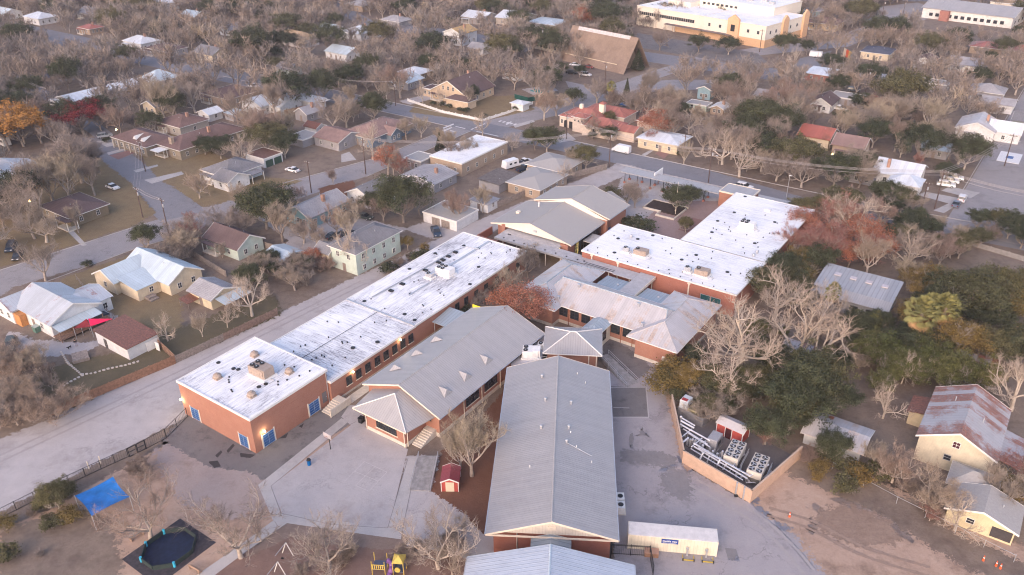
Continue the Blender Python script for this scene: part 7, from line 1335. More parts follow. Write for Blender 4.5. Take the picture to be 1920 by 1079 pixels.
def leafcloud(seed, R3, nclump, per, size, zc, hollow=.35, clump=.95, flat=.7):
    rg = np.random.default_rng(seed); d = rg.normal(size=(nclump, 3)); d /= np.linalg.norm(d, axis=1)[:, None]; d[:, 2] = np.where(d[:, 2] < -.35, -d[:, 2]*.4, d[:, 2]); rad = rg.uniform(hollow, 1, (nclump, 1))**.6
    lump = 1+.20*np.sin(3*d[:, :1]*pi+seed)+.15*np.sin(4*d[:, 1:2]*pi+seed*2); c = d*rad*lump*np.array(R3); c[:, 2] += zc
    k = nclump*per; cc = np.repeat(c, per, 0); o = rg.normal(size=(k, 3))*np.array([1, 1, flat])*clump*rg.uniform(.5, 1.0, (nclump, 1)).repeat(per, 0)*.62; p = cc+o
    n = rg.normal(size=(k, 3))+np.array([0, 0, .9])+.6*(cc-np.array([0, 0, zc]))/np.array(R3); n /= np.linalg.norm(n, axis=1)[:, None]; a = np.cross(n, rg.normal(size=(k, 3))); a /= np.linalg.norm(a, axis=1)[:, None]; b_ = np.cross(n, a); s = (size*rg.uniform(.6, 1.25, k))[:, None]
    V = np.stack([p-a*s*.5, p-b_*s*.32, p+a*s*.5, p+b_*s*.32], 1).reshape(-1, 3); return V, np.arange(len(V)).reshape(-1, 4)
KINDT = {}
def tree_kind(key, parts, H0, R0): KINDT[key] = (parts, H0, R0)
def mk_bare(key, style, bark, tw, seeds, det=1.0):
    for i, s in enumerate(seeds):
        (tv, tf), (wv, wf) = grow(s, style, det); hh = max(v[2] for v in wv); tree_kind('%s%d' % (key, i), [('trunk', npmesh('trunk', tv, tf, bark)), ('crown', npmesh('crown', wv, wf, tw))], hh, max(abs(v[0]) for v in wv))
mk_bare('spread', 'spread', BARK, TWIG, (11, 12, 13, 14)); mk_bare('vase', 'vase', BARK, TWIG, (21, 22, 23)); mk_bare('tall', 'tall', BARK, TWIG, (31, 32, 33)); mk_bare('pale', 'pale', PALE, TWPALE, (41, 42, 43)); mk_bare('scrub', 'low', BARK, TWIG, (51, 52))
mk_bare('open', 'open', BARK, TWIG, (91, 92, 93)); mk_bare('tan', 'spread', BARK, TWTAN, (61, 62)); mk_bare('redb', 'vase', BARK, TWRED, (71, 72)); mk_bare('palev', 'vase', PALE, TWTAN, (81,))
def limbs(seed, style='vase'):
    (tv, tf), _ = grow(seed, style, .1); return tv, tf
def mk_leafy(key, lf, seed, R3, n, per, size, zc, H0, style='vase', sc=.8, hollow=.35, clump=.95, bark=None):
    tv, tf = limbs(seed, style); tv = [(x*sc, y*sc, z*sc) for x, y, z in tv]; V, Fc = leafcloud(seed, R3, n, per, size, zc, hollow, clump); tree_kind(key, [('trunk', npmesh('trunk', tv, tf, bark or BARK)), ('crown', npmesh('crown', V, Fc, lf))], H0, R3[0])
for i in range(3):
    mk_leafy('oak%d' % i, LFDARK, 100+i, (4.6, 4.4, 3.2), 130, 115, .27, 5.4, 8.6, 'spread'); mk_leafy('olive%d' % i, LFOLIVE, 110+i, (4.4, 4.2, 3.2), 120, 110, .27, 5.4, 8.6, 'spread')
for i in range(2):
    mk_leafy('bamboo%d' % i, LFGREEN, 120+i, (2.6, 2.6, 3.6), 90, 100, .25, 4.0, 7.8, 'vase', .7, .2); mk_leafy('yellowb%d' % i, LFYEL, 130+i, (3.6, 3.6, 2.8), 100, 85, .25, 5.0, 8.0, 'tall', .8, .3); mk_leafy('rust%d' % i, LFRUST, 140+i, (3.6, 3.6, 3.4), 110, 60, .26, 5.2, 8.6, 'tall', .85, .25, 1.1)
mk_leafy('orange0', LFORANGE, 150, (5, 5, 3.6), 130, 70, .34, 5.4, 9, 'spread'); mk_leafy('red0', LFRED, 160, (4.6, 4.6, 2.6), 110, 60, .3, 5.0, 7.8, 'spread'); mk_leafy('bush0', LFDARK, 170, (1.5, 1.5, 1.0), 34, 60, .22, 1.0, 2.0, 'low', .25, .2, .5); mk_leafy('bush1', LFOLIVE, 171, (1.6, 1.5, 1.1), 34, 60, .22, 1.1, 2.1, 'low', .25, .2, .5)
mk_leafy('brownbush0', LFYEL, 172, (1.6, 1.6, 1.2), 34, 50, .2, 1.2, 2.2, 'low', .25, .2, .6)
# conifer
def cone_tree():
    rg = np.random.default_rng(5); k = 6000; z = rg.uniform(0, 1, k)**1.3; a = rg.uniform(0, 2*pi, k); rr = (1-z)*2.3*(.55+.45*np.abs(np.sin(z*38+a)))*rg.uniform(.5, 1, k)**.5; p = np.stack([rr*np.cos(a), rr*np.sin(a), .8+z*8.5], 1)
    n = rg.normal(size=(k, 3)); n /= np.linalg.norm(n, axis=1)[:, None]; b_ = np.cross(n, np.array([0.1, .2, 1.])); b_ /= np.linalg.norm(b_, axis=1)[:, None]; V = np.stack([p-n*.16, p-b_*.1, p+n*.16, p+b_*.1], 1).reshape(-1, 3)
    t = MB().tube((0, 0, 0), (0, 0, 9), .2, .03, 7); tree_kind('conifer0', [('trunk', t.mesh('trunk', BARK)), ('crown', npmesh('crown', V, np.arange(len(V)).reshape(-1, 4), LFDARK))], 9.3, 2.3)
cone_tree()
def palm():
    r = random.Random(8); t = MB(); px_ = [(0, 0, 0), (.1, .05, 2.5), (.05, .1, 5), (0, 0, 7)]
    for a, b_ in zip(px_, px_[1:]): t.tube(a, b_, .26, .24, 9)
    g, s = MB(), MB()
    for i in range(64):
        el = 82-165*(i/64); az = i*2.4+r.uniform(-.2, .2); L = r.uniform(1.3, 1.7); d = Vector((cos(RAD(el))*cos(az), cos(RAD(el))*sin(az), sin(RAD(el)))); o = Vector((0, 0, 7.0)); e = o+d*L; m = g if el > -38 else s
        m.tube(o, e, .03, .02, 4); a = d.cross(Vector((0, 0, 1))).normalized(); u_ = a.cross(d).normalized()
        for k in range(15):
            f = (k-7)/7*1.35; dd = (d*cos(f)+a*sin(f)); tip = e+dd*r.uniform(.9, 1.15)+Vector((0, 0, -.18-abs(f)*.1)); sd_ = (a*cos(f)-d*sin(f))*.07; m.add([tuple(e), tuple(e+dd*.55+sd_+u_*.05), tuple(tip), tuple(e+dd*.55-sd_-u_*.02)], [(0, 1, 2, 3)])
    tree_kind('palm0', [('trunk', t.mesh('trunk', BARK)), ('crown', g.mesh('crown', treemat('palm_fronds', [(0, (.27, .26, .10)), (1, (.22, .21, .085))], .8, .35))), ('dead_fronds', s.mesh('dead_fronds', plain('dry_frond', (.34, .21, .11), .9, .3)))], 9, 2.8)
palm()
TREES = []   # world positions for spacing
CNT = {}
def tree(key, x, y, h, label, group=None, wide=1.0, rot=None, name=None):
    parts, H0, R0 = KINDT[key]; s = h/H0; nm = name or ({'bush': 'bush', 'scru': 'bare_shrub', 'palm': 'palm_tree', 'brow': 'bush', 'bamb': 'bamboo_clump', 'oak0': 'evergreen_tree', 'oak1': 'evergreen_tree', 'oak2': 'evergreen_tree', 'oliv': 'olive_leaved_tree', 'coni': 'conifer', 'rust': 'rust_leaved_tree', 'oran': 'orange_leaved_tree', 'red0': 'crimson_leaved_tree', 'yell': 'brown_leaved_tree'}.get(key[:4], 'bare_tree')); cat = {'bush': 'shrub', 'bare_shrub': 'shrub', 'palm_tree': 'palm tree', 'bamboo_clump': 'bamboo'}.get(nm, 'tree')
    t = thing(nm, label, cat, (x, y, -.03), rot if rot is not None else random.uniform(0, 6.28), group); t.scale = (s*wide, s*wide, s)
    for n_, m in parts: link(n_, m, t)
    TREES.append((x, y, R0*s*wide*.75)); CNT[key[:4]] = CNT.get(key[:4], 0)+1; return t
def T(key, u, v, h, label, wide=1.0, group=None, rot=None): p = G(u, v); return tree(key, p[0], p[1], h, label, group, wide, rot)
GB = 'bare winter trees'; GE = 'evergreen trees'; GR = 'rust and red leaved trees'; GS = 'shrubs and scrub'
for a in (('open0', 283, 1010, 11, 'bare dark-limbed tree on the dirt beside the bench and ball pit', 1.0, GB), ('open1', 452, 1046, 12.5, 'bare tree beside the concrete path right of the ball pit', 1.1, GB), ('open2', 622, 1066, 9.5, 'wide bare tree between the swings and the climbing frame', 1.2, GB), ('open0', 822, 1066, 10.5, 'bare upright tree by the pale path above the bottom edge', 1.0, GB), ('open1', 848, 1078, 6.5, 'smaller bare tree beside the upright one at the bottom', .9, GB),
    ('tan0', 885, 893, 13, 'large dense pale-brown bare tree behind the small red shed', .85, GB), ('tan1', 862, 880, 10, 'dense bare crown leaning over the steps of the hall', .8, GB), ('open1', 868, 995, 4.2, 'very small bare tree at the mulch edge beside the long building', .8, GB), ('olive0', 112, 958, 5.5, 'low olive-green tree beside the blue shade tarp', .9, GE), ('scrub0', 262, 893, 4.5, 'brown bare bush behind the blue shade tarp', 1.1, GS),
    ('pale0', 315, 640, 7.5, 'pale bare tree nearest the rusty shed in the long yard', .7, GB), ('palev0', 380, 632, 6.5, 'second pale bare tree in the long yard, by the low rusty roof', .7, GB), ('pale1', 427, 615, 6.0, 'third pale bare tree in the long yard, in front of the yellow garage', .7, GB), ('pale2', 473, 593, 11, 'tallest pale bare tree in the long yard, beside the alley fence', .9, GB),
    ('oak0', 277, 470, 7, 'dark evergreen tree at the street corner behind the cream house', .9, GE), ('open2', 86, 527, 11, 'bare tree standing at the street edge behind the tin roof house', 1.0, GB), ('spread3', 88, 455, 12, 'bare tree on the corner lawn beside the porch bungalow', 1.0, GB), ('tall0', 148, 437, 9, 'bare tree in front of the porch bungalow lawn path', .7, GB), ('spread2', 35, 420, 15, 'large bare tree above the porch bungalow roof', 1.1, GB), ('vase0', 100, 380, 15, 'large bare tree left of the corner lawn', 1.1, GB),
    ('oak1', 757, 418, 12.5, 'big round dark green oak between the white cottage and the alley', 1.05, GE), ('spread1', 858, 418, 10, 'dense brown bare tree beside the big round oak', .9, GB), ('tan0', 905, 398, 8.5, 'bare tree between the white garage and the alley fence', .8, GB), ('rust0', 728, 328, 9, 'rust-red tree at the street below the blue-grey bungalow', 1.1, GR), ('redb0', 752, 332, 8, 'red-brown bare tree right of the rust-red one', 1.0, GR),
    ('rust0', 590, 500, 5, 'small rust bush in the scrub beside the carport', 1.0, GR), ('pale0', 664, 503, 13, 'tall pale bare tree at the corner of the green two-storey building', .8, GB), ('spread0', 632, 440, 9, 'bare tree on the gravel court between the parked cars', .9, GB), ('palev0', 655, 448, 10, 'pale-limbed bare tree beside the gravel court', .9, GB), ('spread3', 594, 462, 8, 'dark twisted bare tree left of the gravel court', 1.0, GB), ('yellowb0', 765, 470, 4, 'yellow-green bush at the end of the green building', .9, GS), ('redb1', 725, 470, 4.5, 'reddish bare shrub beside the alley', .9, GR),
    ('orange0', 45, 275, 14, 'big orange and gold leaved tree at the left edge', 1.15, GR), ('orange0', 0, 250, 12, 'orange tree cut by the left edge behind the gold one', 1.0, GR), ('red0', 158, 252, 11, 'dark crimson leaved tree beside the ranch house driveway', 1.3, GR), ('spread1', 190, 246, 9, 'bare reddish tree between the crimson tree and the ranch house', 1.0, GB),
    ('oak2', 325, 225, 11, 'tall dark evergreen behind the ranch house', .9, GE), ('olive1', 505, 290, 11, 'wide olive-dark oak above the carport roof', 1.25, GE), ('oak0', 535, 298, 9, 'dark oak right of the wide olive one', 1.0, GE), ('oak1', 415, 298, 7, 'low dark evergreen behind the white cottage', 1.2, GE), ('oak2', 385, 290, 6, 'dark bushy evergreen right of the ranch house', 1.0, GE), ('pale1', 455, 308, 11, 'pale bare tree with upright limbs by the green-door garage', .8, GB), ('spread3', 543, 392, 9, 'dark bare tree on the verge in front of the pale blue house', .9, GB), ('vase2', 455, 400, 9, 'bare tree beside the street below the corner cottage', .9, GB), ('vase0', 625, 345, 5, 'small bare tree at the reddish bed by the street', .9, GB), ('spread0', 375, 372, 9, 'bare tree left of the white corner cottage', .9, GB),
    ('rust1', 985, 620, 10.5, 'rust-orange cypress standing between the hall and the old building', 1.0, GR), ('rust0', 955, 606, 8.5, 'second rust-orange cypress beside the hall roof end', 1.0, GR), ('rust1', 1005, 600, 7.5, 'third rust cypress against the old building roof', .9, GR), ('tan1', 955, 560, 8, 'tan bare tree in the court below the covered walkway', .9, GB), ('spread2', 990, 520, 7.5, 'pale spreading bare tree under the covered walkway', .9, GB), ('scrub1', 890, 570, 4, 'brown shrub beside the long white-roofed wing', 1.2, GS), ('scrub0', 915, 550, 4.5, 'brown shrub in the court near the long wing', 1.2, GS), ('tan0', 1000, 490, 5, 'small bare tree at the long wing roof corner', 1.1, GB), ('bush0', 870, 590, 2.2, 'green bush beside the ribbed metal canopy', 1.1, GS),
    ('oak2', 1266, 398, 7.5, 'dark green oak behind the flagpole in the plaza planter', 1.15, GE), ('oak0', 1292, 388, 6, 'second dark oak in the plaza planter', 1.0, GE), ('olive2', 1285, 436, 4.2, 'low olive tree against the L-shaped white roof', .95, GE), ('bush0', 1196, 430, 3.6, 'wide green shrub between library and L-shaped block', 1.6, GS), ('bush1', 1150, 378, 3.6, 'green shrub at the back of the library', 1.4, GS), ('vase0', 1176, 387, 8, 'bare forked tree in the front lot, left one', 1.0, GB), ('vase2', 1191, 390, 7, 'bare leaning tree in the front lot, right one', 1.0, GB),
    ('redb0', 1478, 482, 10, 'maroon bare tree overlapping the right edge of the L-shaped roof', 1.0, GR), ('redb1', 1510, 492, 9.5, 'reddish bare tree beyond the corner of the L-shaped roof', 1.2, GR), ('redb0', 1572, 440, 12, 'maroon bare crown above the rusty trees, upper one', 1.3, GR), ('redb1', 1540, 505, 10, 'red-brown bare crown at the left end of the metal barn', 1.3, GR), ('rust1', 1612, 470, 9, 'rust tree in the middle of the red mass', 1.2, GR), ('rust0', 1500, 445, 8, 'rust tree touching the white roof corner', 1.1, GR), ('redb1', 1620, 500, 9, 'dense reddish crown behind the barn skylights', 1.3, GR), ('redb0', 1552, 478, 11, 'broad red-brown tree behind the metal barn', 1.3, GR), ('rust0', 1588, 505, 7.5, 'rusty leaved tree just behind the metal barn', 1.2, GR), ('rust1', 1642, 496, 8.5, 'orange-rust tree right of the metal barn roof', .95, GR), ('rust0', 1530, 470, 8, 'rust tree among the maroon ones', 1.1, GR), ('pale2', 1606, 450, 13, 'tall pale bare tree fanning out above the red trees', 1.15, GB), ('palev0', 1560, 430, 10, 'bare pale tree at the street behind the red trees', 1.0, GB), ('olive0', 1500, 418, 7, 'olive tree at the end of the street behind the L-shaped roof', 1.1, GE), ('olive1', 1535, 412, 7, 'round olive tree right of the first one by the street', 1.0, GE),
    ('pale0', 1493, 700, 20, 'huge pale bare tree with twisted limbs in the right-hand woods', 1.2, GB), ('pale1', 1385, 690, 17, 'large pale bare tree left of the huge one', 1.05, GB), ('pale2', 1450, 600, 13, 'pale bare tree by the lower corner of the L-shaped roof', .9, GB), ('pale2', 1362, 745, 11.5, 'pale bare tree in front of the woods near the tall cabinet', .95, GB), ('pale1', 1535, 610, 12, 'pale dead tree rising beside the metal barn wall', .7, GB), ('pale0', 1655, 785, 8.5, 'pale forked bare tree in the open yard behind the rusty house', .75, GB), ('pale2', 1895, 770, 12, 'pale bare tree at the right edge of the woods', .9, GB), ('pale1', 1690, 720, 8, 'thin pale dead tree in front of the bamboo', .5, GB),
    ('palm0', 1708, 668, 12.5, 'fan palm standing nearest in the bamboo', 1.0, 'fan palms'), ('palm0', 1752, 655, 12, 'fan palm right of the nearest one', .95, 'fan palms'), ('palm0', 1725, 645, 11, 'fan palm between the two front palms', .9, 'fan palms'), ('palm0', 1553, 600, 8.5, 'fan palm at the left end of the metal barn', .8, 'fan palms'), ('palm0', 1145, 196, 8.5, 'fan palm behind the red tiled house', .9, 'fan palms'),
    ('olive2', 1815, 610, 12, 'big olive-green tree at the right with pale trunks', 1.1, GE), ('olive0', 1868, 590, 11, 'olive-green tree near the right edge', 1.0, GE), ('yellowb0', 1742, 560, 8, 'yellow-brown leaved tree behind the palms', 1.1, GE), ('yellowb1', 1788, 680, 9, 'orange-brown leaved tree right of the palms', 1.1, GE), ('yellowb0', 1700, 545, 6, 'small yellowish tree behind the palm heads', 1.0, GE), ('tan1', 1700, 540, 8, 'pale bare bush-like tree beyond the metal barn', 1.0, GB), ('spread1', 1760, 500, 9, 'grey bare tree in the grassy yard edge', 1.1, GB),
    ('oak0', 1480, 800, 10, 'dark evergreen behind the red chiller shed', 1.0, GE), ('olive1', 1528, 745, 10, 'olive-dark tree above the dented shed', 1.0, GE), ('oak1', 1500, 770, 11, 'tall dark evergreen left of the dented shed', .9, GE), ('oak2', 1440, 700, 7, 'dark green conifer-like shrub mass in the woods', 1.0, GE), ('oak0', 1555, 865, 5.5, 'dark evergreen bush in front of the dented shed', 1.0, GE), ('yellowb1', 1290, 735, 6, 'yellow-brown scrub beside the service yard', 1.0, GS), ('olive2', 1330, 740, 6, 'olive scrub behind the tall cabinet', 1.0, GS), ('tan0', 1265, 640, 7, 'tan bare tree against the old building roof end', .8, GB), ('oak1', 1300, 690, 5, 'dark bush at the corner of the old building', .9, GE), ('yellowb0', 1262, 720, 4, 'brown-yellow scrub at the old building corner', 1.0, GS),
    ('redb1', 1430, 835, 5.5, 'small pinkish bare tree right of the red chiller shed', .9, GB), ('spread0', 1672, 905, 7.5, 'bare tree left of the grey-roofed yellow house', 1.0, GB), ('spread2', 1740, 958, 7.5, 'bare spreading tree between the two yellow houses', 1.0, GB), ('pale0', 1790, 995, 7.5, 'leaning bare tree in front of the low yellow house', 1.0, GB), ('spread3', 1870, 950, 9, 'bare tree over the grey roof of the low yellow house', .9, GB), ('redb0', 1900, 905, 7, 'dark red-brown tree at the right edge beside the rusty house', 1.1, GR), ('tan1', 1640, 880, 6, 'tan bare tree near the wire fence', .9, GB),
    ('rust1', 1228, 262, 10, 'orange-rust tree overhanging the yellow house', 1.25, GR), ('redb1', 1222, 275, 6, 'pinkish rust tree in front of the yellow house', 1.1, GR), ('oak0', 1076, 200, 7, 'round dark tree beside the red tiled house', 1.0, GE), ('conifer0', 1174, 195, 9.5, 'dark conifer behind the terracotta garden wall', 1.0, GE), ('oak1', 1150, 200, 5, 'dark bush left of the conifer', 1.0, GE), ('oak2', 1110, 262, 0.1+2.5, 'dark shrub in front of the red tiled house', 1.0, GE), ('olive0', 1140, 240, 6, 'olive tree against the red tiled house front', .8, GE), ('oak0', 1140, 268, 5.5, 'dark tree at the lawn of the red tiled house', 1.1, GE), ('spread1', 1043, 218, 10, 'bare tree by the kerb left of the red tiled house', 1.1, GB), ('spread0', 1110, 255, 8, 'bare spreading tree before the red tiled house', 1.1, GB),
    ('oak1', 1025, 285, 8, 'dark oak at the street above the low brick house, left one', 1.1, GE), ('oak2', 1003, 282, 7.5, 'dark oak at the street, furthest left of the trio', 1.0, GE), ('olive1', 1098, 318, 8, 'olive round tree by the alley mouth', 1.0, GE), ('tan0', 1070, 315, 7, 'bare tree left of the olive round tree', 1.0, GB), ('pale1', 1055, 345, 8, 'pale bare tree beside the alley wall', .7, GB), ('conifer0', 825, 285, 6.5, 'blue-green conifer at the white roofed storefront', 1.2, GE), ('spread2', 880, 300, 8, 'dark bare tree against the white storefront roof, right one', .9, GB), ('spread0', 850, 305, 8, 'dark bare tree against the white storefront roof, left one', .8, GB), ('tall1', 762, 262, 8, 'bare rounded tree in front of the bungalow', 1.1, GB), ('tan1', 790, 258, 8, 'second bare rounded tree by the bungalow', 1.0, GB), ('pale0', 700, 300, 14, 'tall pale bare tree rising in front of the bungalow', .8, GB), ('pale2', 905, 255, 9, 'leaning pale bare tree at the junction', .7, GB),
    ('conifer0', 1195, 132, 9, 'dark conifer at the cross end of the A-frame church', 1.5, GE), ('oak0', 1045, 148, 7, 'dark green tree at the left foot of the church roof', 1.1, GE), ('oak2', 1087, 146, 5.5, 'dark tree amid the church car park', .9, GE), ('oak1', 888, 195, 7, 'dark columnar tree beside the cream craftsman house', .6, GE), ('rust1', 1090, 60, 12, 'orange bare-looking tree beyond the church ridge', 1.2, GR), ('tall0', 880, 205, 10, 'bare tree at the white masonry fence corner', .8, GB), ('spread1', 860, 172, 10, 'reddish bare tree over the craftsman roof', 1.1, GB), ('pale1', 793, 195, 10, 'slim pale bare tree on the craftsman lawn', .5, GB), ('pale0', 825, 200, 10, 'second slim pale bare tree on the craftsman lawn', .5, GB),
    ('pale1', 1386, 332, 11, 'pale-trunked spreading tree on the street verge, middle one', 1.2, GB), ('spread0', 1502, 352, 10, 'forked pale-trunked tree on the street verge, right one', 1.2, GB), ('palev0', 1282, 308, 8, 'slim pale tree on the street verge, left one', .8, GB), ('spread3', 1455, 340, 10, 'dense bare tree on the verge between the pale ones', 1.1, GB), ('oak2', 1400, 322, 5, 'dark green shrub-tree on the verge', .9, GE), ('pale0', 1488, 125, 10, 'white-limbed bare tree near the office complex', .8, GB), ('oak0', 1468, 105, 10, 'dark round tree by the office corner', 1.1, GE), ('oak1', 1512, 103, 6.5, 'small dark round tree beside the road by the cargo trailer', 1.0, GE), ('oak2', 1310, 98, 8, 'dark oak along the office car park, left one', 1.2, GE), ('oak0', 1365, 103, 8, 'dark oak along the office car park, right one', 1.3, GE), ('oak1', 1640, 80, 12, 'big round dark oak by the far road, left one', 1.1, GE), ('oak2', 1670, 80, 12, 'big round dark oak by the far road, right one', 1.1, GE), ('olive2', 1680, 215, 16, 'very large dark brown-green tree crown, right-hand rows', 1.1, GE), ('spread0', 1237, 95, 11, 'dense round bare tree on the office car park', .9, GB), ('oak0', 1768, 345, 6.5, 'green tree between the white roof house and the white pickup', .9, GE), ('redb1', 1718, 320, 6, 'pinkish red tree behind the white roofed house', .7, GR)):
    T(*a)
rs = random.Random(12)
# hedges and scrub that fill the woods on the right: bamboo clumps, evergreen shrubs
k = 0
for (u0, u1, v0, v1, n, keys, hh, lb) in ((1620, 1870, 665, 745, 30, ('bamboo0', 'bamboo1'), (5.5, 7.5), 'yellow-green bamboo clump in the right-hand woods'), (1540, 1680, 600, 700, 18, ('bamboo0', 'oak0', 'scrub1'), (3.5, 6), 'dark leafy clump below the metal barn'), (1380, 1560, 620, 740, 20, ('oak1', 'scrub0', 'bamboo1', 'tan1', 'olive0'), (3, 6), 'dark evergreen clump under the pale bare trees'),
        (1420, 1545, 500, 600, 9, ('olive0', 'oak0', 'yellowb0'), (5, 7.5), 'olive clump beside the L-shaped white roof'), (1240, 1300, 690, 760, 7, ('yellowb1', 'scrub0', 'brownbush0', 'olive1'), (3, 5), 'yellow-brown scrub clump by the service yard fence'), (1300, 1440, 740, 790, 8, ('olive2', 'oak1', 'scrub1', 'oak0'), (3.5, 6), 'mixed scrub clump behind the chiller yard'),
        (1430, 1600, 770, 850, 8, ('oak0', 'olive1', 'oak2'), (5, 8), 'dark evergreen clump above the dented shed'), (1640, 1925, 428, 490, 30, ('oak1', 'olive0', 'scrub0', 'oak2', 'tan0'), (4, 6), 'dark hedge tree along the right-hand street'), (1560, 1700, 380, 430, 9, ('oak0', 'tan0', 'spread0', 'olive2'), (5, 8), 'mixed tree at the end of the school street'), (1700, 1925, 570, 690, 28, ('olive0', 'yellowb0', 'bamboo0', 'oak2', 'yellowb1'), (5.5, 9), 'olive and brown leafy tree at the right edge woods'),
        (470, 640, 490, 545, 14, ('scrub0', 'scrub1', 'tan1', 'oak0', 'spread2'), (3, 7), 'brown scrub beside the alley, behind the grey board fence'), (640, 800, 470, 520, 7, ('brownbush0', 'scrub0', 'bush0'), (2, 3.5), 'low scrub strip along the alley edge'), (0, 110, 690, 810, 17, ('scrub0', 'scrub1', 'scrub0', 'tan1', 'open2', 'spread1', 'scrub1'), (3.5, 7), 'tangled scrub and bare trees in the lower left corner of the yard'), (330, 470, 420, 490, 9, ('scrub1', 'tan0', 'redb0', 'spread1'), (4, 8), 'bare thicket between cream house and green cottage'),
        (1480, 1700, 860, 930, 12, ('brownbush0', 'scrub1', 'bush1'), (1.5, 3), 'low brown brush along the dirt slope'), (0, 180, 930, 1075, 9, ('brownbush0', 'bush1', 'scrub0'), (1.2, 2.4), 'low brown brush at the lower left playground edge'), (700, 900, 1020, 1075, 5, ('scrub0', 'scrub1'), (2.5, 4), 'thin bare brush around the climbing frame'), (560, 700, 1040, 1080, 4, ('scrub0',), (2, 3.4), 'thin bare brush beside the swings'), (1720, 1925, 880, 1000, 7, ('scrub0', 'brownbush0', 'redb0'), (2.5, 5), 'brush around the low yellow house')):
    for _ in range(n):
        for _t in range(20):
            u, v = rs.uniform(u0, u1), rs.uniform(v0, v1); p = G(u, v); st_ = M.loc(p)
            if any(q[2]-1.0 < st_[0] < q[3]+1.0 and q[0]-1.0 < st_[1] < q[1]+1.0 for q in HOUSES): continue
            key = rs.choice(keys); tree(key, p[0], p[1], rs.uniform(*hh), lb, lb.split(',')[0], rs.uniform(.9, 1.25)); break
# foundation bushes
for u, v in ((828, 199), (842, 203), (862, 208), (873, 211), (905, 222), (812, 197), (970, 205), (200, 267), (228, 270), (222, 262), (1277, 292), (1258, 282), (165, 500), (968, 207)):
    T('bush0', u, v, rs.uniform(1.2, 2.0), 'small clipped dark bush by the street walls and house fronts', 1.0, 'small clipped bushes')
# --- general scatter over the town blocks
def inpoly(p, poly):
    c = False; n = len(poly); j = n-1
    for i in range(n):
        if (poly[i][1] > p[1]) != (poly[j][1] > p[1]) and p[0] < (poly[j][0]-poly[i][0])*(p[1]-poly[i][1])/(poly[j][1]-poly[i][1])+poly[i][0]: c = not c
        j = i
    return c
ROADS = []
for o in C.objects:
    if o.name.split('.')[0] in ('road', 'parking_lot', 'driveway', 'alley') and o.type == 'MESH': ROADS.append([(v.co.x, v.co.y) for v in o.data.vertices])
RB = [(min(p[0] for p in r_), max(p[0] for p in r_), min(p[1] for p in r_), max(p[1] for p in r_)) for r_ in ROADS]
def on_road(p, m=0):
    return any(b_[0]-m < p[0] < b_[1]+m and b_[2]-m < p[1] < b_[3]+m and inpoly(p, r_) for r_, b_ in zip(ROADS, RB))
HB = []
for s0, s1, t0, t1, h_ in HOUSES:
    c4 = [M.w(t, s) for t in (t0, t1) for s in (s0, s1)]; q = [PX(x, y, h_+1) for x, y in c4]; HB.append((min(a[0] for a in q), max(a[0] for a in q), min(a[1] for a in q), max(a[1] for a in q)+2, sum(c[1] for c in c4)/4))
for u0, u1, v0, v1, y_ in ((1050, 1200, 55, 140, 350), (975, 1065, 68, 98, 360), (1193, 1510, 5, 95, 425), (1727, 1910, 5, 52, 505), (1040, 1200, 190, 250, 270), (1740, 1915, 325, 405, 236), (190, 375, 290, 390, 260), (560, 720, 290, 350, 245), (130, 280, 420, 480, 200), (860, 1010, 205, 250, 285)): HB.append((u0, u1, v0, v1, y_))
HS = HB[-11:]+[(0, 108, 175, 262, 248), (105, 218, 195, 250, 262), (200, 425, 195, 275, 262)]
LATE = []; rs = random.Random(77)
yy = 150.0
